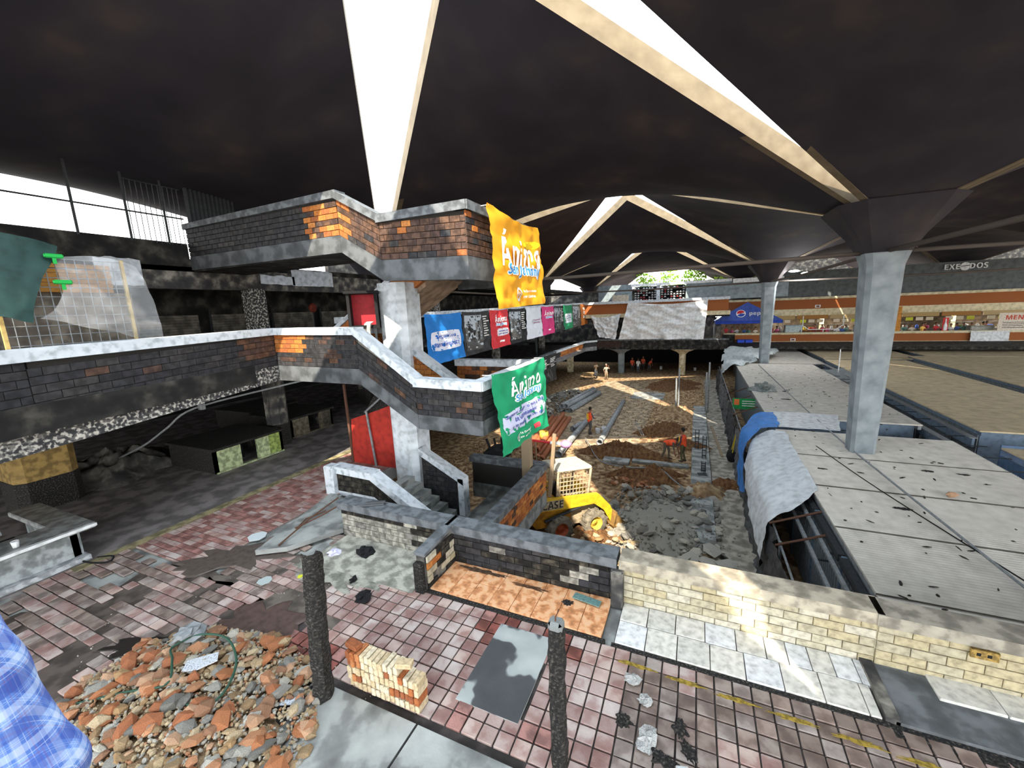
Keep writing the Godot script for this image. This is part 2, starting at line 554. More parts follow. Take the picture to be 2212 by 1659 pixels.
# ---------------------------------------------------------------- parapets
# path rows: [x, z, bottom, top of band, top of bricks, top of coping]; outward is to the right-hand side of the way
func parapet(o: Node3D, path: Array, mats: Array, chooser: Callable, bl := 0.33, bh := 0.145, t := 0.22, skip := []) -> void:
	var sb := S()
	var sw := S()
	var sc := S()
	for i in path.size() - 1:
		var a: Array = path[i]
		var b: Array = path[i + 1]
		var pa := v(a[0], 0, a[1])
		var pb := v(b[0], 0, b[1])
		var d := (pb - pa).normalized()
		var out := d.cross(Vector3.UP)
		var length := pa.distance_to(pb)
		var piece := func(s: SurfaceTool, k0: int, k1: int, front: float, back: float, over := 0.0, lift := 0.0) -> void:
			var p := []
			for f in [front, back]:
				var e: Vector3 = d * over
				p.append_array([pa - e + Vector3.UP * a[k0] + out * f, pb + e + Vector3.UP * b[k0] + out * f, pb + e + Vector3.UP * (b[k1] + lift) + out * f, pa - e + Vector3.UP * (a[k1] + lift) + out * f])
			eight(s, p)
		piece.call(sb, 2, 3, 0.0, -t, -0.004 if i else 0.0)
		piece.call(sw, 3, 4, -0.035, -t - 0.002, -0.04 if i else 0.0)
		piece.call(sc, 4, 5, 0.07 + 0.003 * (i % 2), -t - 0.07, 0.04, 0.004 * (i % 2))
		if i in skip: continue
		var h := minf(a[4] - a[3], b[4] - b[3])
		bricks(o, pa + Vector3.UP * a[3] - out * 0.035, d, length, h, (b[3] - a[3]) / length, out, bl, bh, chooser)
	inst("band", fin(sb, mats[0]), o)
	inst("wall_core", fin(sw, mats[1]), o)
	inst("coping", fin(sc, mats[2]), o)

func soot_choice(_p: Vector3) -> Material:
	return pick("brick_soot")

func flight(o: Node3D, x0: float, y0: float, x1: float, y1: float, z0: float, z1: float, m: Material) -> void:
	# steps as single pieces over a sloping slab
	var n := maxi(3, roundi(absf(y1 - y0) / 0.17))
	var dx := (x1 - x0) / n
	var dy := (y1 - y0) / n
	for k in n:
		var s := S()
		var top := maxf(y0 + dy * k, y0 + dy * (k + 1))
		hexa(s, v(x0 + dx * k, top - absf(dy) - 0.02, z0), v(dx, 0, 0), v(0, absf(dy) + 0.02, 0), v(0, 0, z1 - z0))
		obj("step", s, m, o)
	var s := S()
	eight(s, [v(x0, y0 - 0.42, z0), v(x1, y1 - 0.42, z0), v(x1, y1 - 0.17, z0), v(x0, y0 - 0.17, z0), v(x0, y0 - 0.42, z1), v(x1, y1 - 0.42, z1), v(x1, y1 - 0.17, z1), v(x0, y0 - 0.17, z1)])
	obj("stair_slab", s, M.soot if y0 > 7 else M.band, o)

func stair_tower() -> void:
	# upper run: from the top gallery down to a landing
	var o := setting("wall_stair_top", "brown brick stair parapet of the uppermost flight with a charred coping")
	var top_choice := func(p: Vector3) -> Material:
		if p.x < -9.6: return pick("brick_soot")
		if p.x < -8.4: return pick("brick_orange") if rng.randf() < 0.8 else pick("brick_brown")
		if rng.randf() < 0.04: return pick("brick_orange")
		return pick("brick_brown") if rng.randf() < 0.85 else pick("brick_soot")
	parapet(o, [[-15.0, -8.4, 10.15, 10.56, 11.4, 11.56], [-8.5, -8.4, 10.12, 10.55, 11.45, 11.64], [-7.2, -8.4, 9.32, 9.82, 10.7, 10.9], [-4.75, -8.4, 9.2, 9.72, 10.7, 10.9], [-4.75, -12.5, 9.2, 9.72, 10.7, 10.9]], [M.band, M.mortar_dark, M.coping_dark], top_choice, 0.27, 0.14)
	var s := S()
	box(s, v(-6.1, 9.62, -10.45), v(2.4, 0.3, 3.8))
	obj("landing", s, M.soot, o)
	flight(o, -8.5, 10.5, -7.2, 9.8, -8.65, -10.1, M.soot)
	o = setting("wall_stair_top_back", "back parapet of the uppermost stair landing with a worn coping")
	parapet(o, [[-4.75, -12.5, 9.2, 9.72, 10.7, 10.9], [-7.4, -12.5, 9.2, 9.72, 10.7, 10.9]], [M.band, M.mortar_dark, M.coping_dark], soot_choice, 0.27, 0.14)
	# flight rising behind the column, plain tan soffit
	o = setting("stairs_back", "stair flight rising behind the white column, tan plaster soffit")
	s = S()
	eight(s, [v(-11.3, 7.05, -10.6), v(-7.2, 9.45, -10.6), v(-7.2, 9.75, -10.6), v(-11.3, 7.35, -10.6), v(-11.3, 7.05, -12.4), v(-7.2, 9.45, -12.4), v(-7.2, 9.75, -12.4), v(-11.3, 7.35, -12.4)])
	obj("stair_slab", s, skin(col("b59c86"), 0.85, "dirty", 2.0), o)
	s = S()
	eight(s, [v(-11.3, 7.2, -10.45), v(-7.2, 9.6, -10.45), v(-7.2, 10.35, -10.45), v(-11.3, 7.95, -10.45), v(-11.3, 7.2, -10.6), v(-7.2, 9.6, -10.6), v(-7.2, 10.35, -10.6), v(-11.3, 7.95, -10.6)])
	obj("side_wall", s, M.brick_orange0, o)
	s = S()
	eight(s, [v(-11.4, 7.9, -10.38), v(-7.2, 10.35, -10.38), v(-7.2, 10.5, -10.38), v(-11.4, 8.05, -10.38), v(-11.4, 7.9, -10.67), v(-7.2, 10.35, -10.67), v(-7.2, 10.5, -10.67), v(-11.4, 8.05, -10.67)])
	obj("coping", s, M.coping, o)
	# middle run: from the gallery down to the landing that carries the green banner
	o = setting("wall_stair_middle", "charcoal brick stair parapet with pale mortar and white coping")
	var mid_choice := func(p: Vector3) -> Material:
		if p.x > -11.6 and p.x < -10.4 and p.y > 7.45: return pick("brick_orange")
		if p.x > -10.4 and p.x < -9.0 and p.y > 7.2 and rng.randf() < 0.3: return pick("brick_brown")
		return pick("brick_soot") if rng.randf() < 0.92 else pick("brick_brown")
	parapet(o, [[-11.57, -8.4, 6.64, 7.1, 8.02, 8.22], [-8.35, -8.4, 6.62, 7.05, 7.98, 8.18], [-6.5, -8.4, 5.52, 5.9, 6.64, 6.86], [-4.6, -8.4, 5.48, 5.86, 6.6, 6.82], [-4.6, -12.4, 5.48, 5.86, 6.62, 6.84]], [M.band, M.mortar, M.coping], mid_choice, 0.33, 0.14)
	s = S()
	box(s, v(-5.72, 5.72, -10.35), v(1.9, 0.25, 3.6))
	obj("landing", s, M.concrete, o)
	flight(o, -8.35, 7.1, -6.5, 5.85, -8.65, -10.0, M.concrete)
	s = S()
	box(s, v(-10.0, 6.95, -9.4), v(3.0, 0.4, 1.5))
	obj("bridge_slab", s, M.soot, o)
	o = setting("wall_stair_middle_back", "back parapet of the banner landing, orange bricks inside")
	var or_choice := func(_p: Vector3) -> Material: return pick("brick_orange") if rng.randf() < 0.8 else pick("brick_brown")
	parapet(o, [[-7.6, -12.2, 5.48, 5.86, 6.62, 6.84], [-4.6, -12.2, 5.48, 5.86, 6.62, 6.84]], [M.band, M.mortar, M.coping], or_choice, 0.3, 0.14)
	# inner balustrades beside the column: brick panel with a white frame
	balustrade("orange tiled stair balustrade with white frame right of the column", [[-8.1, 7.55], [-6.35, 6.35], [-6.35, 5.75], [-8.3, 5.75]], -10.15, "brick_orange")
	balustrade("orange tiled balustrade under the black box", [[-11.2, 8.0], [-8.9, 8.0], [-8.9, 6.6], [-11.2, 6.6]], -10.3, "brick_orange")
	balustrade("dark sooty stair balustrade with white frame in front of the lower steps", [[-7.75, 4.2], [-6.3, 3.4], [-6.3, 2.1], [-7.75, 2.1]], -10.0, "brick_soot")
	# lower run into the pit
	o = setting("wall_stair_low", "grey block stair parapet with white coping going down to the pit")
	var low_choice := func(_p: Vector3) -> Material: return pick("block_sooty")
	parapet(o, [[-9.4, -8.1, 3.36, 3.5, 4.06, 4.26], [-8.0, -8.1, 3.36, 3.5, 4.02, 4.22], [-6.1, -8.1, 2.0, 2.3, 2.85, 3.1], [-4.5, -8.1, 1.9, 2.2, 2.9, 3.1]], [M.coping, M.mortar, M.coping], low_choice, 0.32, 0.15)
	s = S()
	bevel(s, v(-9.5, 3.82, -8.1), v(0.34, 0.9, 0.34), 0.03)
	obj("end_post", s, M.coping, o)
	flight(o, -8.3, 3.4, -6.2, 2.15, -8.35, -9.9, M.concrete)
	s = S()
	box(s, v(-5.5, 2.02, -10.3), v(1.7, 0.3, 4.0))
	obj("landing", s, M.concrete, o)
	o = setting("wall_stair_low_end", "orange brick end parapet of the lowest landing with grey coping")
	parapet(o, [[-4.5, -8.1, 1.75, 2.3, 3.1, 3.3], [-4.5, -12.5, 1.75, 2.3, 3.1, 3.3], [-7.3, -12.5, 1.75, 2.3, 3.1, 3.3]], [M.band_light, M.mortar_dark, M.coping_dark], or_choice, 0.27, 0.13)
	# the column the stair turns round
	s = S()
	loft(s, [[0.0, 0.46, 0.16], [9.4, 0.52, 0.18]], v(-8.35, 0, -10.35))
	struct("column", s, M.white_paint, "white painted column in the middle of the stair tower")
	# red sheet closing the side of the back flight
	o = thing("red_panel", "red painted sheet metal panel beside the lower stairs, charred top", "panel")
	s = S()
	prism(s, [[-10.85, 3.42], [-8.9, 3.42], [-8.9, 5.6], [-9.6, 5.35], [-10.75, 4.98]], v(0, 0, -10.2), Vector3.RIGHT, Vector3.UP, v(0, 0, -0.05))
	obj("sheet", s, skin(col("b8352a"), 0.55, "soft", 2.0), o)
	s = S()
	tube(s, [v(-9.75, 3.42, -10.12), v(-9.95, 5.35, -10.12)], 0.04, 6)
	tube(s, [v(-10.0, 5.3, -10.12), v(-9.1, 5.95, -10.12)], 0.035, 6)
	obj("pole", s, M.steel, o)
	s = S()
	tube(s, [v(-10.85, 3.42, -10.2), v(-10.9, 6.2, -10.2)], 0.05, 6)
	obj("post", s, M.rust, o)
	s = S()
	prism(s, [[-10.4, 5.15], [-9.0, 5.55], [-8.9, 5.5], [-8.9, 6.3], [-9.6, 6.0], [-10.1, 5.35]], v(0, 0, -10.3), Vector3.RIGHT, Vector3.UP, v(0, 0, -0.04))
	obj("torn_sheet", s, M.char, o)

func balustrade(label: String, poly: Array, z: float, kind: String) -> void:
	# quadrilateral panel: sloping top from poly[0] to poly[1]
	var o := setting("wall_balustrade", label)
	var a := v(poly[0][0], poly[0][1], z)
	var b := v(poly[1][0], poly[1][1], z)
	var c := v(poly[2][0], poly[2][1], z)
	var d := v(poly[3][0], poly[3][1], z)
	var s := S()
	prism(s, poly, v(0, 0, z - 0.02), Vector3.RIGHT, Vector3.UP, v(0, 0, -0.14))
	obj("panel_core", s, M.mortar_dark, o)
	s = S()
	hexa(s, a + v(-0.05, -0.1, 0.06), b - a + v(0.1, 0, 0), v(0, 0.2, 0), v(0, 0, -0.32))
	hexa(s, b + v(-0.14, 0.1, 0.06), v(0.2, 0, 0), c - b, v(0, 0, -0.32))
	obj("coping", s, M.coping, o)
	# tiles in rows clipped by the sloping top
	var rows := roundi((maxf(a.y, b.y) - d.y) / 0.15)
	for r in rows:
		var y0 := d.y + r * 0.15
		var x := d.x - 0.13 * (r % 2)
		while x < c.x - 0.02:
			var x0 := maxf(x, d.x) + 0.006
			var x1 := minf(x + 0.27, c.x) - 0.006
			x += 0.27
			if x1 - x0 < 0.04: continue
			var lim := lerpf(a.y, b.y, ((x0 + x1) * 0.5 - a.x) / (b.x - a.x)) - 0.1
			var y1 := minf(y0 + 0.138, lim)
			if y1 - y0 < 0.03: continue
			s = S()
			box(s, v((x0 + x1) * 0.5, (y0 + y1) * 0.5, z - 0.01), v(x1 - x0, y1 - y0, 0.03))
			inst("tile", fin(s, pick(kind)), o)

# ---------------------------------------------------------------- galleries on the left
func galleries() -> void:
	# middle gallery: the long sooty parapet
	var o := setting("wall_gallery", "long soot-black brick gallery parapet with a white coping")
	var choice := func(p: Vector3) -> Material:
		if p.z < -7.3 and p.y > 7.35: return pick("brick_brown")
		return pick("brick_soot") if rng.randf() < 0.95 else pick("brick_brown")
	parapet(o, [[-9.6, -0.6, 6.35, 6.9, 7.94, 8.16], [-10.55, -3.0, 6.35, 6.9, 7.94, 8.16], [-11.57, -8.4, 6.64, 7.1, 8.02, 8.22]], [M.peel, M.mortar_dark, M.coping], choice, 0.4, 0.15)
	# gallery beside the pit carrying the row of banners
	o = setting("wall_gallery_pit", "gallery parapet beside the pit, mostly behind hanging banners")
	parapet(o, [[-13.0, -12.4, 6.7, 7.1, 8.2, 8.45], [-13.0, -52.5, 6.7, 7.1, 8.6, 8.85]], [M.soot, M.mortar_dark, M.coping], soot_choice, 0.4, 0.16, 0.25, [0])
	o = setting("wall_low_gallery", "orange brick parapet of the lower gallery beside the pit")
	var far_choice := func(p: Vector3) -> Material:
		return pick("brick_orange") if p.z > -48.5 and p.z < -40 else pick("brick_soot")
	parapet(o, [[-12.5, -12.6, 2.95, 3.3, 4.0, 4.2], [-12.5, -38.5, 2.95, 3.3, 4.0, 4.2]], [M.soot, M.mortar_dark, M.coping_dark], soot_choice, 0.4, 0.16, 0.25, [0])
	o = setting("wall_low_gallery_far", "sunlit orange brick parapet at the far end of the lower gallery")
	parapet(o, [[-12.5, -38.5, 2.95, 3.45, 4.0, 4.2], [-12.3, -49.5, 2.95, 3.45, 4.0, 4.2], [-11.2, -51.0, 2.95, 3.45, 4.0, 4.2]], [M.band_light, M.mortar, M.coping], far_choice, 0.45, 0.18)
	# beam and piers over the middle gallery
	var s := S()
	box(s, v(-15.2, 9.9, -9.5), v(0.4, 0.7, 21))
	struct("beam", s, M.soot, "blackened concrete beam above the middle gallery")
	s = S()
	box(s, v(-15.2, 10.72, -2.0), v(0.35, 0.5, 12.8))
	struct("trim", s, M.soot_dark, "dark brick kerb under the top gallery railing")
	for p in [[-15.1, -10.4], [-15.1, 0.4], [-15.1, -22.0], [-15.1, -33.0], [-15.1, -44.0]]:
		s = S()
		loft(s, [[UPPER, 0.3, 0.06], [9.6, 0.3, 0.06]], v(p[0], 0, p[1]))
		struct("column", s, M.peel, "charred gallery pier with peeling plaster")
	s = S()
	box(s, v(-19.5, 8.5, -26), v(0.25, 2.7, 64))
	struct("wall_gallery_back", s, skin(grey(0.62), 0.9, "soot", 5.0), "burnt back wall of the middle gallery")
	s = S()
	box(s, v(-19.5, 12.0, -38), v(0.25, 3.0, 40))
	struct("wall_top_back", s, M.soot_dark, "dark back wall of the top gallery")
	# columns below the gallery, in the near hall
	for p in [[-17.4, -4.7, 0.75], [-15.5, -10.9, 0.42], [-17.4, -18.0, 0.5], [-14.9, -30.0, 0.4], [-14.9, -41.0, 0.4]]:
		o = setting("column", "hall column under the gallery, lower part charred")
		s = S()
		loft(s, [[HALL, p[2] * 0.9, 0.2], [HALL + 0.9, p[2] * 0.9, 0.2]], v(p[0], 0, p[1]))
		inst("base", fin(s, M.char), o)
		s = S()
		loft(s, [[HALL + 0.9, p[2] * 0.88, 0.2], [UPPER - 0.5, p[2] * 0.9, 0.2]], v(p[0], 0, p[1]))
		inst("shaft", fin(s, skin(col("a98d55"), 0.8, "dirty", 1.2) if p[1] > -6 else M.soot), o)
	for p in [[-14.9, -51.9], [-14.9, -40.0], [-14.9, -28.0], [-14.9, -17.0]]:
		s = S()
		loft(s, [[0.0, 0.36, 0.08], [3.0, 0.4, 0.08]], v(p[0], 0, p[1]))
		struct("column", s, M.ochre_wall, "pale square column holding the lower gallery")
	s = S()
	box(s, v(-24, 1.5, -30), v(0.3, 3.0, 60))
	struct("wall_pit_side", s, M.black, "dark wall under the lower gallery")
	# railing of bars on the top gallery
	var nth := 0
	for seg in [[-3.0, -5.8, false], [-5.8, -6.95, false], [-6.95, -7.9, true], [-7.9, -8.4, true]]:
		o = thing("bar_railing", "thin black steel railing against the white sky, %s from the near end" % ["first panel", "second panel", "third panel", "fourth panel"][nth], "railing", Vector3.ZERO, 0.0, "top gallery railing panels")
		nth += 1
		s = S()
		tube(s, [v(-15, 10.9, seg[0]), v(-15, 12.75 if seg[2] else 14.0 if seg[0] < -5 else 12.1, seg[0])], 0.035, 6)
		obj("post", s, M.dark_steel, o)
		s = S()
		tube(s, [v(-15, 11.72, seg[0]), v(-15, 11.72, seg[1])], 0.025, 6)
		obj("rail", s, M.dark_steel, o)
		if seg[2]:
			s = S()
			tube(s, [v(-15, 12.6, seg[0]), v(-15, 12.6, seg[1])], 0.02, 6)
			obj("rail", s, M.dark_steel, o)
			var n := 7 if seg[0] > -7.5 else 4
			for k in n:
				s = S()
				var z: float = lerpf(seg[0], seg[1], (k + 0.5) / n)
				tube(s, [v(-15, 10.9, z), v(-15, 12.6, z)], 0.012, 5)
				obj("bar", s, M.dark_steel, o)
	o = thing("louvre_screen", "black slatted screen at the end of the top gallery railing", "screen")
	for k in 12:
		s = S()
		box(s, v(-15, 11.9, -8.6 - k * 0.13), v(0.12, 1.6, 0.06), Basis(Vector3.UP, 0.5))
		obj("slat", s, M.dark_steel, o)

# ---------------------------------------------------------------- the far side of the hall
func slab_box(n: String, m: Material, label: String, lo: Vector3, hi: Vector3) -> MeshInstance3D:
	var s := S()
	box(s, (lo + hi) * 0.5, hi - lo)
	return struct(n, s, m, label)

func part_box(n: String, m: Material, parent: Node, lo: Vector3, hi: Vector3, r := 0.0) -> MeshInstance3D:
	var s := S()
	if r > 0: bevel(s, (lo + hi) * 0.5, hi - lo, r)
	else: box(s, (lo + hi) * 0.5, hi - lo)
	return obj(n, s, m, parent)

func far_side() -> void:
	var red := skin(col("a86436"), 0.85, "grain", 1.0)
	var cream := skin(col("d9cfae"), 0.8, "soft", 3.0)
	var panel := skin(col("8c9aa2"), 0.6, "soft", 4.0)
	var panel_dark := skin(col("5d6466"), 0.7, "soft", 4.0)
	# far gallery over the pit
	slab_box("beam", M.soot_dark, "black burnt edge beam of the far gallery", v(-11.3, 3.05, -51.4), v(3.4, 4.15, -51.0))
	slab_box("trim", M.coping_dark, "grey coping of the far gallery", v(-11.3, 4.15, -51.5), v(3.4, 4.3, -50.95))
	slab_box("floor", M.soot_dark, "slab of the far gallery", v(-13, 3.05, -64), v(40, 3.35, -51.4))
	slab_box("wall_far", skin(grey(0.75), 0.9, "soot", 6.0), "sooty wall at the end of the hall", v(-30, 0, -64.6), v(48, 10.6, -64.2))
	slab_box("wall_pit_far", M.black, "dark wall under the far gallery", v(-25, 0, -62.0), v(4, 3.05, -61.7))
	var o := setting("wall_lattice", "lattice of small diamond-set bricks in the far gallery parapet")
	for r in 6:
		for k in 15:
			var s := S()
			box(s, v(-11.1 + k * 0.19 + 0.09 * (r % 2), 3.35 + r * 0.13, -50.97), v(0.15, 0.1, 0.06), Basis(v(0, 0, 1), 0.5))
			inst("brick", fin(s, M.brick_brown4), o)
	for x in [-8.35, -1.3, 5.6]:
		o = setting("column", "pale grey column with a flared head under the far gallery")
		var s := S()
		loft(s, [[0.0, 0.36, 0.1], [2.45, 0.36, 0.1], [2.7, 0.6, 0.2], [3.05, 1.3, 0.5]], v(x, 0, -52))
		inst("shaft", fin(s, M.ochre_wall if x < 0 and x > -5 else M.column), o)
	# upper storey over the pit end
	slab_box("beam", cream, "sunlit cream beam above the far gallery", v(-12.6, 6.9, -51.6), v(3.4, 7.35, -51.1))
	slab_box("wall_far_brick", red, "orange brick parapet of the far upper gallery", v(-12.8, 7.35, -51.5), v(3.2, 8.55, -51.2))
	slab_box("trim", M.coping, "white coping on the far upper gallery", v(-12.9, 8.55, -51.6), v(3.3, 8.85, -51.05))
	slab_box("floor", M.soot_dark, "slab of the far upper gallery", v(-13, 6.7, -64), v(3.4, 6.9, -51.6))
	slab_box("wall_kiosks", panel, "blue-grey sheet metal fronts of the upper kiosks", v(-11.4, 8.6, -53.2), v(-7.3, 10.8, -53.0))
	slab_box("wall_kiosks", panel, "long blue-grey sheet metal front of the upper kiosks", v(-1.2, 8.6, -53.2), v(8.9, 10.55, -53.0))
	slab_box("trim", M.white, "white gutter along the kiosk tops", v(-7.4, 10.5, -53.3), v(3.5, 10.8, -52.8))
	slab_box("trim", M.white, "white roller box above the kiosk front", v(3.6, 10.3, -53.2), v(8.4, 10.75, -52.75))
	for w in [[-7.1, -4.5], [-4.0, -1.3]]:
		o = thing("shoe_shelf", "open kiosk with rows of white shoes on shelves, %s" % ("nearer the blue-grey panel's broken end" if w[0] < -5 else "beside the long blue-grey panel"), "shelf")
		part_box("plinth", panel_dark, o, v(w[0], 6.9, -54.2), v(w[1], 8.7, -53.6))
		part_box("back_panel", M.black, o, v(w[0], 8.7, -54.2), v(w[1], 10.5, -54.1))
		for r in 6:
			part_box("shelf_board", M.dark_steel, o, v(w[0], 8.8 + r * 0.27, -54.1), v(w[1], 8.83 + r * 0.27, -53.6))
		for r in 6:
			for k in 8:
				if rng.randf() < 0.12: continue
				var st := thing("white_shoe", "small white shoe on the open kiosk shelf", "shoe", v(lerpf(w[0] + 0.15, w[1] - 0.15, k / 7.0), 8.83 + r * 0.27, -53.7), rf(-0.3, 0.3), "white shoes on the kiosk shelves")
				var s := S()
				bevel(s, v(0, 0.05, 0), v(0.22, 0.1, 0.3), 0.03)
				bevel(s, v(0, 0.1, -0.08), v(0.18, 0.14, 0.14), 0.03)
				obj("upper", s, M.white if rng.randf() < 0.85 else skin(col("b04a4a"), 0.7, "", 1.0), st)
	slab_box("wall_kiosk_pier", M.coping, "white pier between the two shoe kiosks", v(-4.45, 8.6, -53.3), v(-4.05, 10.6, -53.0))
	slab_box("wall_plywood", skin(col("cfc3b2"), 0.8, "soft", 2.0), "leaning pale board by the shoe kiosks", v(-9.6, 8.85, -52.6), v(-7.6, 9.6, -52.55))
	# cloths hung over the far gallery
	cloth("white_sheet", "large white sheet draped over the far gallery opening", [v(-7.4, 8.7, -50.8), v(1.15, 8.6, -50.8), v(0.85, 4.25, -50.85), v(-8.5, 4.3, -50.85)], 0.3, col("eef1f4"), 1, "", 3.0)
	cloth("white_sheet", "smaller white sheet hanging beside the large one on the far gallery", [v(-11.9, 7.2, -50.85), v(-8.3, 7.4, -50.85), v(-8.9, 4.3, -50.85), v(-10.9, 4.6, -50.85)], 0.25, col("eaeef2"), 2, "", 2.0)
	# right-hand end: food hall
	slab_box("beam", cream, "cream beam under the food hall parapet", v(3.2, 2.9, -57.3), v(40, 3.4, -56.9))
	slab_box("wall_food_low", red, "orange brick parapet of the food hall", v(3.2, 3.4, -57.25), v(40, 4.2, -57.0))
	slab_box("trim", cream, "cream coping of the food hall parapet", v(3.2, 4.2, -57.4), v(40, 4.42, -56.85))
	slab_box("beam", cream, "cream beam above the food hall", v(3.2, 6.17, -60.9), v(46, 7.0, -60.5))
	slab_box("wall_food_high", red, "orange brick band above the food hall", v(3.2, 7.0, -60.8), v(46, 8.13, -60.55))
	slab_box("trim", cream, "cream coping above the orange brick band", v(3.2, 8.13, -60.9), v(46, 8.4, -60.4))
	slab_box("wall_sheds", panel_dark, "dark grey sheet fronts above the food hall", v(8.9, 8.4, -61.2), v(46, 11.5, -61.0))
	slab_box("wall_food_back", skin(col("5b4c3c"), 0.9, "dirty", 3.0), "brown back wall of the food hall", v(3.2, 3.4, -64.1), v(46, 6.9, -63.9))
	slab_box("ceiling", skin(col("5a5148"), 0.9, "soft", 3.0), "low ceiling of the food hall", v(3.2, 6.6, -64), v(46, 6.8, -60.9))
	slab_box("column", skin(col("c98a3c"), 0.8, "soft", 2.0), "ochre pier in the food hall", v(18.6, 3.4, -58.4), v(20.2, 7.0, -57.8))
	slab_box("wall_burnt_end", M.soot_dark, "blackened end of the food hall parapet beside the white sheet", v(3.0, 3.0, -56.8), v(4.4, 4.3, -56.6))
	for x in [8.0, 14.0, 26.0, 33.0]:
		slab_box("column", cream, "cream pier in the food hall", v(x, 3.4, -62.5), v(x + 0.4, 6.7, -62.1))
	# fluorescent fittings
	for p in [[2.9, 6.4, -60.0, 1.2], [3.2, 6.1, -60.4, 1.4], [11.2, 6.45, -61.5, 1.6], [15.1, 6.4, -61.5, 1.8], [20.5, 6.1, -61.4, 1.2], [27.5, 6.25, -61.2, 2.2], [9.0, 6.4, -62.0, 1.2], [18.5, 6.3, -62.5, 1.4], [30.0, 6.15, -61.5, 1.5]]:
		tube_lamp(p)
	for p in [[7.2, 10.55, -41.0], [8.1, 10.35, -41.2]]:
		var l := thing("oval_lamp", "small bright oval lamp by the second roof column", "lamp", v(p[0], p[1], p[2]), 0.0, "oval lamps by the second column")
		var s := S(true)
		lathe(s, [[0.0, 0.1], [0.2, 0.09], [0.34, 0.0], [0.2, -0.05], [0.0, -0.06]], Vector3.ZERO, 14, Basis.from_scale(v(1.2, 1, 0.7)))
		obj("glass_globe", s, glow(Color(1, 0.98, 0.92), 2.5), l)
		s = S()
		tube(s, [v(0, 0.09, 0), v(0, 0.5, 0), v(5.6 - p[0], 0.45, -41.8 - p[2])], 0.02, 5)
		obj("bracket", s, M.dark_steel, l)
		var lamp := OmniLight3D.new()
		lamp.name = "lamp_light"
		lamp.light_energy = 1.5
		lamp.light_size = 0.3
		lamp.omni_range = 60
		lamp.omni_attenuation = 2.0
		lamp.shadow_enabled = true
		lamp.position = v(0, -0.2, 0)
		l.add_child(lamp)
	slab_box("wall_gable", M.soot_dark, "dark closed gable above the end of the food hall", v(5.0, 10.6, -90.0), v(60, 17, -89.6))
	food_hall()
	# trees beyond the end of the hall
	for k in 5:
		var t := thing("tree", "sunlit green tree top seen under the far roof arch, %s" % ["first from the hall's dark side", "second in the row", "middle one of the row", "fourth in the row", "last in the row"][k], "tree", v(-9 + k * 4.2, 8.0, -82.0 - (k % 2) * 3), 0.0, "trees beyond the far roof arch")
		var s := S()
		tube(s, [v(0, -8, 0), v(0.2, 2, 0.1)], 0.25, 7, 0.12)
		obj("trunk", s, M.wood, t)
		s = S()
		for q in 260:
			var c := v(rf(-1, 1), rf(-1, 1), rf(-1, 1))
			if c.length() > 1: continue
			c = c * v(2.0, 2.8, 2.0) + v(0, 4.2, 0)
			var bb := Basis.from_euler(v(rf(0, TAU), rf(0, TAU), 0))
			quad(s, c, c + bb * v(0.35, 0.1, 0), c + bb * v(0.5, 0.5, 0.1), c + bb * v(0.05, 0.4, 0))
			quad(s, c + bb * v(0, 0, 0.2), c + bb * v(-0.35, 0.1, 0.2), c + bb * v(-0.4, 0.5, 0.1), c + bb * v(-0.05, 0.4, 0))
		var leaf := skin(Color.WHITE, 0.7, "far_green", 3.0)
		leaf.backlight_enabled = true
		leaf.backlight = col("6b8a2a")
		obj("foliage", s, leaf, t)

func glow(c: Color, e: float) -> StandardMaterial3D:
	var m := StandardMaterial3D.new()
	m.albedo_color = c
	m.emission_enabled = true
	m.emission = c
	m.emission_energy_multiplier = e
	return m

func tube_lamp(p: Array) -> void:
	var l := thing("fluorescent_lamp", "lit fluorescent tube under the food hall ceiling", "lamp", v(p[0], p[1], p[2]), 0.0, "fluorescent tubes of the food hall")
	var s := S()
	tube(s, [v(-p[3] * 0.5, 0, 0), v(p[3] * 0.5, 0, 0)], 0.05, 8)
	obj("light_tube", s, glow(Color(1, 0.99, 0.95), 2.2), l)
	part_box("fitting", M.white, l, v(-p[3] * 0.52, 0.05, -0.07), v(p[3] * 0.52, 0.12, 0.07))
	for k in [-0.4, 0.4]: part_box("hanger", M.dark_steel, l, v(p[3] * k - 0.01, 0.12, -0.01), v(p[3] * k + 0.01, maxf(0.14, 6.6 - p[1]), 0.01))
	var a := AreaLight3D.new()
	a.name = "tube_light"
	a.area_size = Vector2(p[3], 0.1)
	a.light_energy = 3.0
	a.light_color = Color(1.0, 0.97, 0.9)
	a.shadow_enabled = true
	a.rotation.x = -PI / 2
	a.position = v(0, -0.07, 0)
	l.add_child(a)

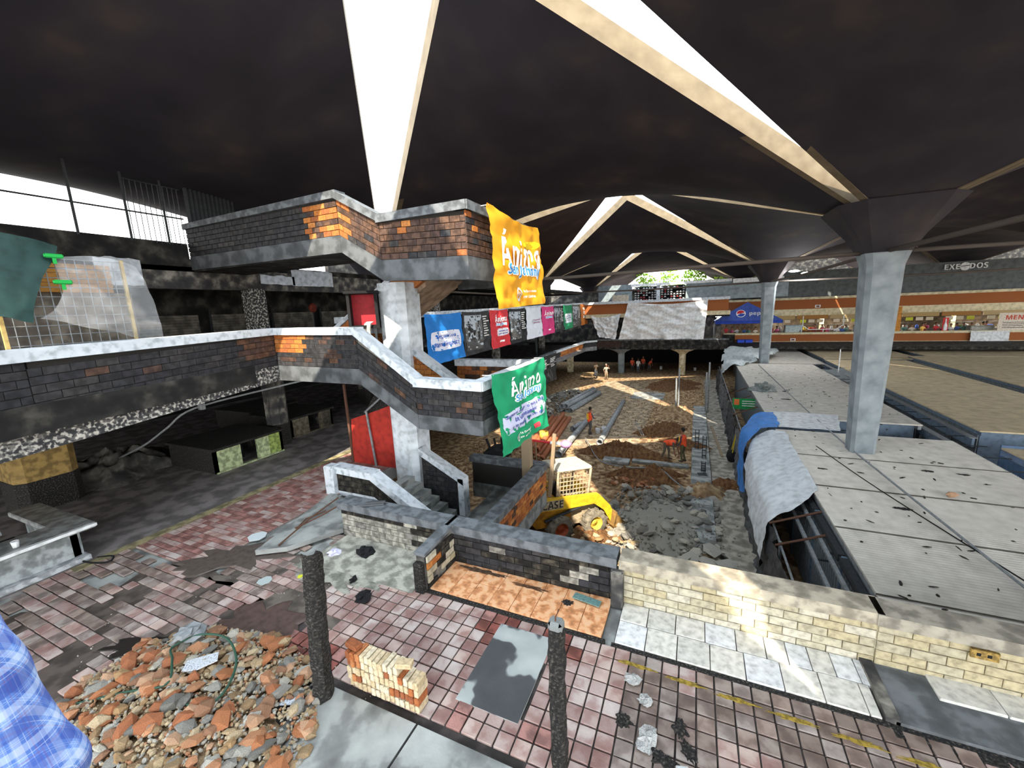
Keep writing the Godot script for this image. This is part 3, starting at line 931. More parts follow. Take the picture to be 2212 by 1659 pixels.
# hanging or lying cloth: four corners, sagging top and folds
func cloth(n: String, label: String, c: Array, deep: float, color: Color, seed_: int, group := "", fold := 5.0) -> Node3D:
	var o := thing(n, label, "sheet", Vector3.ZERO, 0.0, group)
	var nz := noise(seed_ * 7 + 3, 0.9, 3)
	var out: Vector3 = (c[1] - c[0]).cross(c[3] - c[0]).normalized()
	var nx := 40
	var ny := 28
	var at := func(p: float, q: float) -> Vector3:
		var b: Vector3 = c[0].lerp(c[1], p).lerp(c[3].lerp(c[2], p), q)
		var sag := sin(p * PI) * (1.0 - q) * deep * 2.0
		var swag := sin(p * TAU * fold + q * 3.0 + nz.get_noise_2d(p * 3.0, q * 3.0) * 4.0) * deep * (0.25 + 0.5 * q)
		return b - Vector3.UP * sag * 0.6 - out * (swag + nz.get_noise_2d(p * 4, q * 4) * deep)
	var s := S(true)
	for i in nx:
		for j in ny:
			quad(s, at.call(float(i) / nx, float(j) / ny), at.call(float(i + 1) / nx, float(j) / ny), at.call(float(i + 1) / nx, float(j + 1) / ny), at.call(float(i) / nx, float(j + 1) / ny))
	var m := skin(color, 0.85, "soft", 2.0)
	m.backlight_enabled = true
	m.backlight = color * 0.25
	obj("fabric", s, m, o)
	return o

func food_hall() -> void:
	# canopy tent with a soft-drink mark
	var o := thing("canopy_tent", "blue pyramid canopy with a round emblem and white wordmark in the food hall", "canopy", v(5.75, 3.35, -58.75))
	var s := S()
	var blue := skin(col("4a63b8"), 0.7, "soft", 3.0)
	var w := 3.6
	var eave := 2.55
	var top := v(0, 4.75, 0)
	var e := [v(-w, eave, w * 0.4), v(w, eave, w * 0.4), v(w, eave, -w * 0.4), v(-w, eave, -w * 0.4)]
	for k in 4: tri(s, e[k], top, e[(k + 1) % 4])
	obj("roof_cloth", s, blue, o)
	s = S()
	for k in 4: quad(s, e[k], e[(k + 1) % 4], e[(k + 1) % 4] - v(0, 0.35, 0), e[k] - v(0, 0.35, 0))
	obj("valance", s, skin(col("2448b8"), 0.7, "soft", 3.0), o)
	for k in 4:
		s = S()
		tube(s, [e[k], v(e[k].x, 0, e[k].z)], 0.04, 6)
		obj("leg", s, M.steel, o)
	# the mark lies on the front slope
	var up: Vector3 = (top - (e[0] + e[1]) * 0.5).normalized()
	var nrm := Vector3.RIGHT.cross(up).normalized()
	var base: Vector3 = (e[0] + e[1]) * 0.5 + up * 1.0 + nrm * 0.03
	s = S()
	for p in letters("pepsi", 0.5): s.add_vertex(base + Vector3.RIGHT * (p.x + 1.0) + up * p.y)
	obj("lettering", s, M.white, o)
	var ball := base + v(-0.75, 0, 0)
	for q in [[-0.02, TAU, 0.52, "e8ecef", 0.0], [0.35, PI + 0.1, 0.44, "c8323c", 0.012], [PI + 0.5, TAU - 0.1, 0.44, "2a4aa8", 0.012]]:
		s = S()
		for k in 20:
			var a0 := lerpf(q[0], q[1], k / 20.0)
			var a1 := lerpf(q[0], q[1], (k + 1) / 20.0)
			tri(s, ball + nrm * q[4], ball + nrm * q[4] + (Vector3.RIGHT * cos(a1) + up * sin(a1)) * q[2], ball + nrm * q[4] + (Vector3.RIGHT * cos(a0) + up * sin(a0)) * q[2])
		obj("emblem", s, skin(col(q[3]), 0.6, "", 1), o)
	# fridges, counters, pots
	appliance("chest_fridge", "pale grey chest fridge standing beside the canopy", v(10.5, 3.35, -58.0), v(1.7, 1.9, 0.9), col("9fb0b4"))
	appliance("chest_fridge", "dull steel refrigerator among the food hall pots", v(17.0, 3.35, -58.2), v(1.3, 1.75, 0.8), col("8b8d8c"))
	appliance("drinks_cooler", "blue drinks cooler at the edge of the near column", v(18.9, 3.35, -57.8), v(0.6, 2.2, 0.6), col("2c4f9e"))
	appliance("glass_counter", "low glass-topped steel counter near the menu board", v(26.6, 3.35, -58.0), v(1.8, 1.5, 0.8), col("8f9188"))
	for k in 7:
		var st := thing("food_stall", "food stall counter with a lit price board, number %s from the canopy" % ["one", "two", "three", "four", "five", "six", "seven"][k], "stall", v(9.5 + k * 3.3, 3.35, -60.6), 0.0, "food stalls along the back")
		part_box("counter", skin([col("8a8478"), col("9a6a3a"), col("a9a49a"), col("7b5040")][k % 4], 0.7, "dirty", 1.5), st, v(-1.5, 0, 0), v(1.5, 1.15, 0.6))
		part_box("fascia_board", skin([col("b89a62"), col("a9762f"), col("c2a878"), col("98836a")][k % 4], 0.6, "grain", 0.8), st, v(-1.55, 2.45, 0.2), v(1.55, 2.9, 0.3))
		part_box("shelf", M.dark_steel, st, v(-1.4, 1.7, -0.6), v(1.4, 1.74, -0.2))
		for q in 3:
			part_box("menu_card", skin([col("d8cdb0"), col("cfd23c"), col("e6d9c2")][(q + k) % 3], 0.7, "grain", 0.4), st, v(-1.2 + q * 0.85, 2.02, 0.26), v(-0.6 + q * 0.85, 2.38, 0.29))
	for k in 26:
		var c: Color = [col("c8cdd0"), col("9a9da0"), col("3656a8"), col("d46a9a"), col("d8c84a"), col("b0522e"), col("6c7a52")][k % 7]
		var kind: int = k % 3
		var p := v(8.6 + k * 0.86 + rf(-0.2, 0.2), 4.5, -60.3)
		if kind == 0:
			var pot := thing("cooking_pot", "small metal pot on a food stall counter", "pot", p, 0.0, "pots on the food stall counters")
			s = S(true)
			lathe(s, [[0.0, 0.0], [0.2, 0.0], [0.23, 0.2], [0.21, 0.36], [0.05, 0.4], [0.0, 0.44]], Vector3.ZERO, 12)
			obj("pot_body", s, skin(col("9a9c9e"), 0.35, "", 1), pot)
		elif kind == 1:
			var jar := thing("drink_jar", "small coloured jar on a food stall counter", "jar", p, 0.0, "jars on the food stall counters")
			s = S(true)
			lathe(s, [[0.0, 0.0], [0.13, 0.0], [0.15, 0.1], [0.15, 0.3], [0.09, 0.36], [0.09, 0.42], [0.0, 0.42]], Vector3.ZERO, 12)
			obj("jar_body", s, skin(c, 0.4, "", 1), jar)
		else:
			var crate := thing("food_box", "small box on a food stall counter", "box", p, rf(-0.4, 0.4), "boxes on the food stall counters")
			s = S()
			bevel(s, v(0, 0.16, 0), v(0.42, 0.32, 0.3), 0.02)
			obj("carton", s, skin(c, 0.7, "", 1), crate)
	# white pipe frame of a dismantled stand
	o = thing("pipe_stand", "white pipe frame of an empty stand between the fridges", "frame", v(13.3, 3.35, -57.8))
	for q in [[v(-1.9, 2.9, 0), v(-1.9, 1.7, 0)], [v(1.9, 2.9, 0), v(1.9, 1.7, 0)], [v(-1.9, 1.8, 0), v(-1.3, 1.35, 0)], [v(1.9, 1.8, 0), v(1.3, 1.35, 0)], [v(-1.3, 1.35, 0), v(1.3, 1.35, 0)], [v(0.1, 1.35, 0), v(0.1, 0, 0)]]:
		s = S()
		tube(s, q, 0.045, 6)
		obj("bar", s, M.white, o)
	# signs
	o = thing("letter_sign", "white cut-out letters either side of a disc on the dark shed front", "sign", v(26.0, 10.95, -60.95))
	s = S()
	for p in letters("EXE", 0.55, 0.06): s.add_vertex(p + v(-1.05, 0, 0.05))
	obj("lettering", s, M.white, o)
	s = S()
	for p in letters("DOS", 0.55, 0.06): s.add_vertex(p + v(1.05, 0, 0.05))
	obj("lettering", s, M.white, o)
	s = S()
	lathe(s, [[0.0, 0.0], [0.42, 0.0], [0.42, 0.06], [0.0, 0.06]], Vector3.ZERO, 20, Basis(Vector3.RIGHT, PI / 2))
	obj("disc", s, M.white, o)
	s = S()
	box(s, v(0, 0.05, 0.08), v(0.7, 0.07, 0.03), Basis(v(0, 0, 1), 0.1))
	obj("stripe", s, M.black, o)
	o = thing("menu_board", "pale board headed MENU at the end of the food hall", "sign", v(28.6, 4.4, -56.8))
	part_box("board", skin(col("dfd4c4"), 0.7, "soft", 1.0), o, v(-1.3, 0, -0.05), v(1.3, 1.7, 0.0))
	s = S()
	for p in letters("MENU", 0.42): s.add_vertex(p + v(0, 1.25, 0.012))
	obj("lettering", s, skin(col("b5402c"), 0.7, "", 1), o)
	for k in 4:
		part_box("text_line", M.dark_steel, o, v(-1.0, 0.75 - k * 0.17, 0.0), v(rf(0.4, 1.0), 0.8 - k * 0.17, 0.012))
	o = thing("bottle_cutout", "red-edged white bottle-shaped sign in the food hall", "sign", v(23.5, 4.4, -57.0))
	part_box("board", skin(col("c02a2a"), 0.6, "", 1), o, v(-0.22, 0, -0.04), v(0.22, 1.35, 0))
	s = S(true)
	lathe(s, [[0.0, 0.05], [0.14, 0.08], [0.15, 0.55], [0.06, 0.85], [0.05, 1.25], [0.0, 1.27]], v(0, 0, 0.02), 12, Basis.from_scale(v(1, 1, 0.3)))
	obj("bottle", s, M.white, o)
	cloth("white_cloth", "white cloth hung over the food hall parapet near the menu board", [v(25.4, 4.4, -56.75), v(28.2, 4.4, -56.75), v(28.2, 2.9, -56.7), v(25.4, 2.95, -56.7)], 0.04, col("dfe3e6"), 9, "", 2.0)
	for k in 2:
		o = thing("blue_crate", "blue plastic crate by the food hall parapet, %s of the pair" % ["left", "right"][k], "crate", v(5.0 + k * 0.85, 2.9, -56.3), 0.0, "blue crates on the stall roof")
		part_box("crate_body", skin(col("1f49c8"), 0.5, "", 1), o, v(-0.38, 0, -0.3), v(0.38, 0.75, 0.3), 0.05)
		part_box("crate_rim", skin(col("1a3eb0"), 0.5, "", 1), o, v(-0.42, 0.72, -0.34), v(0.42, 0.82, 0.34), 0.02)
	for p in [[12.5, 7.35, "6a4632"], [10.4, 3.6, "6a4632"]]:
		o = thing("wall_outlet", "small outlet box on the orange brick band%s" % (" above the food hall" if p[1] > 5 else " below the food hall coping"), "outlet", v(p[0], p[1], -56.98))
		part_box("cover", M.white, o, v(-0.25, -0.15, 0), v(0.25, 0.15, 0.06))
		part_box("socket", skin(col(p[2]), 0.7, "", 1), o, v(-0.15, -0.09, 0.06), v(0.15, 0.09, 0.08))

func appliance(n: String, label: String, at: Vector3, d: Vector3, c: Color) -> void:
	var o := thing(n, label, "fridge" if n != "glass_counter" else "counter", at)
	var m := skin(c, 0.45, "soft", 2.0)
	part_box("cabinet", m, o, v(-d.x / 2, 0.08, -d.z / 2), v(d.x / 2, d.y, d.z / 2), 0.04)
	part_box("door", skin(c.lightened(0.12), 0.4, "soft", 2.0), o, v(-d.x * 0.46, 0.2, d.z / 2), v(d.x * 0.46, d.y * 0.94, d.z / 2 + 0.04), 0.015)
	part_box("handle", M.dark_steel, o, v(d.x * 0.36, d.y * 0.5, d.z / 2 + 0.04), v(d.x * 0.4, d.y * 0.7, d.z / 2 + 0.09))
	part_box("plinth", M.dark_steel, o, v(-d.x * 0.45, 0, -d.z * 0.4), v(d.x * 0.45, 0.09, d.z * 0.4))

# ---------------------------------------------------------------- the low wall in front
func near_wall() -> void:
	var z := -6.43
	var soot := func(p: Vector3) -> Material:
		if p.x < -5.3 and p.y < 3.98: return pick("block_wash")
		return pick("block_sooty") if rng.randf() < 0.8 else pick("block_wash")
	var dark := func(p: Vector3) -> Material:
		var f: float = T.wallnoise.get_noise_2d(p.x * 1.1, p.y * 1.6)
		return pick("block_wash") if f > 0.3 and rng.randf() < 0.5 else pick("brick_soot") if f < 0.0 else pick("block_sooty")
	var pale := func(p: Vector3) -> Material:
		return pick("block_pale")
	T.wallnoise = noise(31, 0.9, 3)
	var o := setting("wall_near", "grimy whitewashed block wall at the end of the low partition")
	parapet(o, [[-7.42, z, 3.36, 3.42, 4.1, 4.27], [-4.45, z, 3.36, 3.42, 4.1, 4.27]], [M.soot, M.mortar_dark, M.coping_dark], soot, 0.36, 0.14, 0.26)
	o = setting("wall_near", "fire-blackened block wall behind the orange tiled floor")
	parapet(o, [[-4.45, z, 3.36, 3.42, 4.1, 4.27], [-1.12, z, 3.36, 3.42, 4.1, 4.27]], [M.soot, M.mortar_dark, M.coping_dark], dark, 0.36, 0.14, 0.26)
	o = setting("wall_near", "cream painted block wall behind the white tiled floor")
	parapet(o, [[-1.0, z, 3.36, 3.42, 4.1, 4.27], [2.42, z, 3.36, 3.42, 4.1, 4.27]], [M.ochre_wall, M.ochre_wall, skin(col("bdb3a0"), 0.85, "dirty", 1.6, "bump", 0.5)], pale, 0.36, 0.14, 0.26)
	o = setting("wall_near", "yellowed cream block wall at the end beyond the tiles")
	var yel := func(_p: Vector3) -> Material: return M.block_pale4 if rng.randf() < 0.7 else M.block_pale2
	parapet(o, [[2.42, z + 0.02, 3.36, 3.42, 4.1, 4.27], [7.5, z + 0.02, 3.36, 3.42, 4.1, 4.27]], [M.ochre_wall, M.ochre_wall, skin(col("a9a294"), 0.85, "dirty", 1.6, "bump", 0.5)], yel, 0.36, 0.14, 0.26)
	var s := S()
	bevel(s, v(-1.06, 3.75, z + 0.06), v(0.2, 0.7, 0.2), 0.02)
	struct("wall_pilaster", s, M.soot, "flaking plaster pier between the black and the cream wall")
	# short partition towards the viewer
	o = setting("wall_partition", "short rubble-and-plaster partition with a broken end")
	s = S()
	eight(s, [v(-4.52, 3.38, z), v(-4.36, 3.38, z), v(-4.36, 4.2, z), v(-4.52, 4.2, z), v(-4.56, 3.38, -5.48), v(-4.38, 3.38, -5.48), v(-4.38, 4.12, -5.48), v(-4.56, 4.12, -5.48)])
	obj("wall_core", s, M.soot, o)
	s = S()
	eight(s, [v(-4.55, 4.2, z), v(-4.33, 4.2, z), v(-4.33, 4.27, z), v(-4.55, 4.27, z), v(-4.59, 4.12, -5.46), v(-4.35, 4.12, -5.46), v(-4.35, 4.18, -5.46), v(-4.59, 4.18, -5.46)])
	obj("coping", s, M.coping_dark, o)
	bricks(o, v(-4.365, 3.42, -5.5), v(0, 0, -1), 0.92, 0.68, 0.0, v(1, 0, 0), 0.3, 0.14, func(_p): return pick("block_pale") if rng.randf() < 0.4 else pick("block_sooty") if rng.randf() < 0.7 else pick("brick_orange"), "brick", 0.03, 0.014, 0.1)
	s = S()
	bevel(s, v(-4.47, 3.68, -5.42), v(0.2, 0.66, 0.12), 0.02)
	obj("end_post", s, M.char, o)

# ---------------------------------------------------------------- the near floor
# lays tiles cell by cell; the largest in view become parts, the rest one part
func lay(o: Node3D, x0: float, x1: float, z0: float, z1: float, w: float, d: float, h: float, y: float, joint: float, chooser: Callable, keep: Callable, piece := "tile", stagger := false, most := 290) -> void:
	var cells := []
	var r := 0
	var z := z0
	while z < z1 - 0.02:
		var x := x0 - (w * 0.5 if stagger and r % 2 else 0.0)
		while x < x1 - 0.02:
			var a := maxf(x, x0)
			var b := minf(x + w, x1)
			var c := v((a + b) * 0.5, y, minf(z + d, z1) * 0.5 + z * 0.5)
			if b - a > 0.05 and keep.call(c): cells.append([c, b - a - joint, minf(z + d, z1) - z - joint])
			x += w
		z += d
		r += 1
	cells.sort_custom(func(p, q): return p[0].distance_to(v(0, 8.5, 0)) < q[0].distance_to(v(0, 8.5, 0)))
	var shapes := {}
	var rest := {}
	for i in cells.size():
		var c: Array = cells[i]
		var key := "%d_%d" % [roundi(c[1] * 100), roundi(c[2] * 100)]
		if not shapes.has(key):
			var s := S()
			bevel(s, v(0, -h * 0.5, 0), v(c[1], h, c[2]), minf(0.006, h * 0.3))
			shapes[key] = fin(s, M.mortar)
		var m: Material = chooser.call(c[0])
		var at: Vector3 = c[0] + v(0, rf(-0.004, 0.004), 0)
		var b := Basis.from_euler(v(rf(-0.008, 0.008), rf(-0.01, 0.01), rf(-0.008, 0.008)))
		if i < most:
			inst(piece, shapes[key], o, at, b, m)
		else:
			if not rest.has(m): rest[m] = S()
			rest[m].append_from(shapes[key], 0, Transform3D(b, at))
	if rest.size():
		var joined := ArrayMesh.new()
		for m in rest:
			rest[m].set_material(m)
			rest[m].commit(joined)
		inst("more_" + piece + "work", joined, o).set_meta("kind", "stuff")

func in_frame(c: Vector3) -> bool:
	return c.z < -0.75 - 0.406 * (c.x + 7.35)

# irregular flat patch of dirt, mud or mortar
func blot(parent: Node, n: String, c: Vector3, rx: float, rz: float, m: Material, seed_: int, h := 0.008, turn := 0.0, rough := 0.35) -> MeshInstance3D:
	var nz := noise(seed_, 1.0, 4)
	var s := S()
	var ring := []
	for k in 36:
		var a := TAU * k / 36.0
		var f := 1.0 + nz.get_noise_2d(cos(a) * 1.7, sin(a) * 1.7) * rough * 2.2
		ring.append(c + v(cos(a) * rx * f, 0, sin(a) * rz * f).rotated(Vector3.UP, turn))
	for k in 36:
		var p: Vector3 = ring[k]
		var q: Vector3 = ring[(k + 1) % 36]
		tri(s, c + v(0, h, 0), q.lerp(c, 0.1) + v(0, h, 0), p.lerp(c, 0.1) + v(0, h, 0))
		quad(s, p, p.lerp(c, 0.1) + v(0, h, 0), q.lerp(c, 0.1) + v(0, h, 0), q)
	return obj(n, s, m, parent)

func near_floor() -> void:
	var y := HALL + 0.03
	var o := setting("floor_tiles", "square rose-red relief tiles with dark joints")
	var nz := noise(41, 0.55, 3)
	var keep := func(c: Vector3) -> bool:
		if not in_frame(c): return false
		if c.x > -2.75 and c.x < -1.83 and c.z > -5.2 and c.z < -3.8: return c.x > -2.2 and c.z < -4.75 and c.x > -1.95
		if c.z > -3.36 and c.x < -1.5: return false
		if c.x < -5.0 and nz.get_noise_2d(c.x, c.z) > 0.1 : return false
		return c.x > -6.3
	var choice := func(c: Vector3) -> Material:
		var f: float = nz.get_noise_2d(c.x * 1.3 + 40, c.z * 1.3)
		if c.x < -4.6 and c.z > -4.0: return pick("tile_red")
		if c.distance_to(v(-2.75, y, -5.15)) < 0.33 or c.distance_to(v(-1.75, y, -5.2)) < 0.3: return pick("tile_red")
		if c.x > -0.7: return pick("tile_drab") if f < 0.22 else pick("tile_rosy")
		if c.z > -4.0 and f > 0.0: return M.tile_red4 if rng.randf() < 0.6 else pick("tile_rosy")
		return pick("tile_rosy")
	part_box("joint_bed", skin(col("4a4442"), 0.95, "dirty", 1.5), o, v(-6.2, 3.37, -5.44), v(6.0, 3.403, -1.5))
	lay(o, -6.2, 6.0, -5.44, -1.5, 0.22, 0.22, 0.035, y, 0.02, choice, keep)
	# orange tiles by the blackened wall
	o = setting("floor_orange", "row of mottled orange floor tiles by the black wall")
	lay(o, -4.34, -1.16, -6.42, -5.52, 0.4, 0.45, 0.05, y + 0.03, 0.006, func(_c): return M.orange_floor, func(_c): return true)
	part_box("kerb", M.char, o, v(-4.4, 3.38, -5.52), v(-1.1, 3.44, -5.42))
	blot(o, "soot_stain", v(-1.85, y + 0.032, -6.05), 0.1, 0.07, M.char, 61, 0.006)
	blot(o, "soot_stain", v(-2.6, y + 0.032, -6.2), 0.35, 0.05, skin(col("6b4a33"), 0.9, "dirty", 0.6), 62, 0.004)
	blot(o, "soot_stain", v(-3.6, y + 0.032, -6.3), 0.5, 0.06, skin(col("5b4634"), 0.9, "dirty", 0.6), 63, 0.004)
	# white glazed tiles
	o = setting("floor_white", "glazed white floor tiles smeared with pale cement")
	part_box("joint_bed", skin(col("4a4846"), 0.95, "dirty", 1.5), o, v(-0.97, 3.37, -6.43), v(2.27, 3.42, -5.49))
	lay(o, -0.96, 1.1, -6.42, -5.98, 0.42, 0.44, 0.05, y + 0.03, 0.012, func(_c): return pick("tile_white"), func(_c): return true)
	lay(o, 1.1, 2.3, -6.42, -5.98, 0.27, 0.44, 0.05, y + 0.03, 0.012, func(_c): return pick("tile_white"), func(_c): return true)
	lay(o, -0.96, 2.24, -5.98, -5.5, 0.44, 0.48, 0.05, y + 0.03, 0.012, func(_c): return pick("tile_white"), func(_c): return true)
	part_box("kerb", M.char, o, v(-1.0, 3.38, -5.5), v(2.3, 3.44, -5.43))
	# dark screed with a strip of white tiles
	o = setting("floor_screed", "dark grey screed floor with a strip of white tiles along the wall")
	part_box("screed", skin(col("74787c"), 0.8, "dirty", 2.2), o, v(2.36, 3.36, -6.42), v(7.5, 3.47, -5.5))
	part_box("kerb", M.char, o, v(2.3, 3.36, -5.5), v(7.5, 3.43, -5.32))
	lay(o, 2.95, 7.4, -6.42, -6.02, 0.62, 0.4, 0.05, y + 0.07, 0.012, func(_c): return M.tile_white3, func(_c): return true)
	part_box("threshold", M.soot, o, v(2.26, 3.4, -6.42), v(2.4, 3.5, -5.5))
	# bare concrete patch and slab
	o = setting("floor_patch", "bare cement patch with dark damp stains among the rose tiles")
	part_box("screed", M.wet, o, v(-2.74, 3.37, -5.24), v(-1.84, y + 0.004, -3.82))
	o = setting("floor_slab", "smooth grey cement slab behind the stacked bricks")
	part_box("slab", M.concrete, o, v(-4.6, 3.36, -3.34), v(-3.02, y + 0.01, -1.2))
	part_box("slab", M.concrete, o, v(-2.99, 3.36, -3.34), v(-1.5, y + 0.01, -1.2))
	# cement screed between the partition and the wall
	o = setting("floor_cement", "pale crumbly cement floor in the corner by the whitewashed wall")
	part_box("screed", skin(col("b9b7ab"), 0.95, "dirty", 1.6, "bump", 1.2), o, v(-7.3, 3.36, -6.42), v(-4.6, y + 0.012, -5.3))
	blot(o, "mortar_spill", v(-6.4, y, -5.2), 1.0, 0.35, skin(col("a9a89c"), 0.95, "dirty", 1.2, "bump", 1.0), 71)
	# grey pavers on the left
	o = setting("floor_pavers", "worn grey and rose paving setts half buried in mud")
	var nz2 := noise(44, 0.6, 3)
	lay(o, -12.0, -5.0, -6.4, -0.9, 0.26, 0.2, 0.035, y, 0.018, func(c): return pick("tile_drab") if rng.randf() < 0.6 else pick("tile_rosy"), func(c):
		if not in_frame(c) or c.x > -6.25 + (c.z + 4.0) * 0.2: return false
		if c.x < -9.0 and c.z < -4.3: return false
		if Vector2(c.x + 6.6, c.z + 3.75).length() < 0.8: return false
		return nz2.get_noise_2d(c.x * 1.4, c.z * 1.4) < 0.22, "sett", true)
	blot(o, "mud_film", v(-8.6, 3.4, -2.9), 2.6, 1.6, skin(col("5e544e"), 0.85, "dirty", 1.8), 81, 0.012)
	blot(o, "mud_film", v(-7.0, 3.4, -4.6), 1.9, 0.9, skin(col("6f665e"), 0.85, "dirty", 1.8), 82, 0.012)
	blot(o, "mud_puddle", v(-6.55, 3.42, -3.75), 0.75, 0.5, skin(col("5d4b45"), 0.5, "soft", 1.0), 83, 0.018)
	blot(o, "mud_puddle", v(-7.9, 3.42, -2.75), 0.7, 0.2, skin(col("2c2624"), 0.45, "soft", 1.0), 84, 0.024, 0.5)
	blot(o, "mud_puddle", v(-9.0, 3.42, -4.9), 1.2, 0.5, skin(col("5f554f"), 0.5, "soft", 1.0), 85, 0.018, 0.6)
	# pink brick walkway and the yellow line
	o = setting("floor_walkway", "pinkish brick walkway with pale joints")
	lay(o, -11.7, -9.3, -12.3, -4.3, 0.3, 0.15, 0.03, y, 0.012, func(c): return M.tile_red4 if rng.randf() < 0.4 else pick("tile_rosy"), func(_c): return true, "paver")
	part_box("joint_bed", skin(col("a39c95"), 0.95, "grain", 0.6), o, v(-11.7, 3.37, -12.3), v(-9.3, 3.407, -4.3))
	o = setting("trim_line", "faded yellow line along the edge of the walkway")
	part_box("stripe", skin(col("a69c77"), 0.8, "dirty", 1.5), o, v(-11.98, 3.38, -12.4), v(-11.74, y + 0.006, -3.3))
	o = setting("floor_burnt", "dark sooty tiled floor under the gallery")
	part_box("screed", skin(col("948d8c"), 0.75, "dirty", 3.0), o, v(-26, 3.37, -53), v(-12.0, 3.415, -1.0))
	# yellow paint traces on the drab tiles
	for k in 6:
		blot(self, "trim_paint", v(-0.6 + k * 0.62, y + 0.001, -5.22 + 0.03 * k), 0.24, 0.035, skin(col("a98f3a"), 0.8, "dirty", 0.3), 90 + k, 0.003).set_meta("kind", "structure")

# ---------------------------------------------------------------- rubble, mounds
var stones := []

func stone_meshes() -> void:
	var t := (1.0 + sqrt(5.0)) / 2.0
	var ico := [v(-1, t, 0), v(1, t, 0), v(-1, -t, 0), v(1, -t, 0), v(0, -1, t), v(0, 1, t), v(0, -1, -t), v(0, 1, -t), v(t, 0, -1), v(t, 0, 1), v(-t, 0, -1), v(-t, 0, 1)]
	var f := [[0, 11, 5], [0, 5, 1], [0, 1, 7], [0, 7, 10], [0, 10, 11], [1, 5, 9], [5, 11, 4], [11, 10, 2], [10, 7, 6], [7, 1, 8], [3, 9, 4], [3, 4, 2], [3, 2, 6], [3, 6, 8], [3, 8, 9], [4, 9, 5], [2, 4, 11], [6, 2, 10], [8, 6, 7], [9, 8, 1]]
	for k in 10:
		var p := []
		for q in ico:
			var d: Vector3 = q.normalized()
			# push towards a box so that the lumps have flat sides
			var m := maxf(absf(d.x), maxf(absf(d.y), absf(d.z)))
			p.append(d / lerpf(1.0, m, 0.75) * rf(0.38, 0.56))
		var s := S()
		for q in f: tri(s, p[q[0]], p[q[2]], p[q[1]])
		stones.append(fin(s, M.mortar))

func mound(parent: Node, n: String, c: Vector3, rx: float, rz: float, h: float, m: Material, seed_: int, turn := 0.0, lumps := 0.25) -> MeshInstance3D:
	var nz := noise(seed_, 1.1, 4)
	var s := S(true)
	var at := func(i: int, k: int) -> Vector3:
		var r := i / 14.0
		var a := TAU * k / 40.0
		var e := 1.0 + nz.get_noise_2d(cos(a) * 1.4 + 9, sin(a) * 1.4) * 0.5
		var p := v(cos(a) * rx * r * e, 0, sin(a) * rz * r * e).rotated(Vector3.UP, turn)
		var y := h * pow(maxf(0.0, 1.0 - r * r), 1.2) * (1.0 + nz.get_noise_2d(p.x * 1.6, p.z * 1.6) * lumps * 3.0) - (0.03 if i == 14 else 0.0)
		return c + p + v(0, y, 0)
	for i in 14:
		for k in 40:
			quad(s, at.call(i, k), at.call(i, k + 1), at.call(i + 1, k + 1), at.call(i + 1, k))
	return obj(n, s, m, parent)

func heap(n: String, label: String, group: String, count_: int, spot: Callable, size: Callable, mat_: Callable, flat := 0.6) -> void:
	for k in count_:
		var p: Vector3 = spot.call()
		var d: float = size.call()
		var b := Basis.from_euler(v(rf(-0.5, 0.5), rf(0, TAU), rf(-0.5, 0.5))) * Basis.from_scale(v(d * rf(0.9, 1.7), d * rf(0.35, 1.0) * flat * 1.4, d))
		var o := inst(n, stones[rng.randi_range(0, 9)], self, p + v(0, d * 0.2, 0), b, mat_.call())
		tag(o, label, "rubble", group)

func gravel(n: String, label: String, count_: int, spot: Callable, lo: float, hi: float, m: Material) -> void:
	var s := S()
	for k in count_:
		var d := rf(lo, hi)
		var b := Basis.from_euler(v(rf(0, TAU), rf(0, TAU), rf(0, TAU))) * Basis.from_scale(v(d, d * rf(0.4, 0.9), d * rf(0.6, 1.2)))
		s.append_from(stones[k % 10], 0, Transform3D(b, spot.call() + v(0, d * 0.15, 0)))
	s.set_material(m)
	var o := inst(n, s.commit(), self)
	o.set_meta("kind", "stuff")
	tag(o, label, "rubble")

func disc(c: Vector3, rx: float, rz: float, h: float) -> Vector3:
	var r := sqrt(rng.randf())
	var a := rf(0, TAU)
	return c + v(cos(a) * rx * r, h * (1.0 - r * r), sin(a) * rz * r)

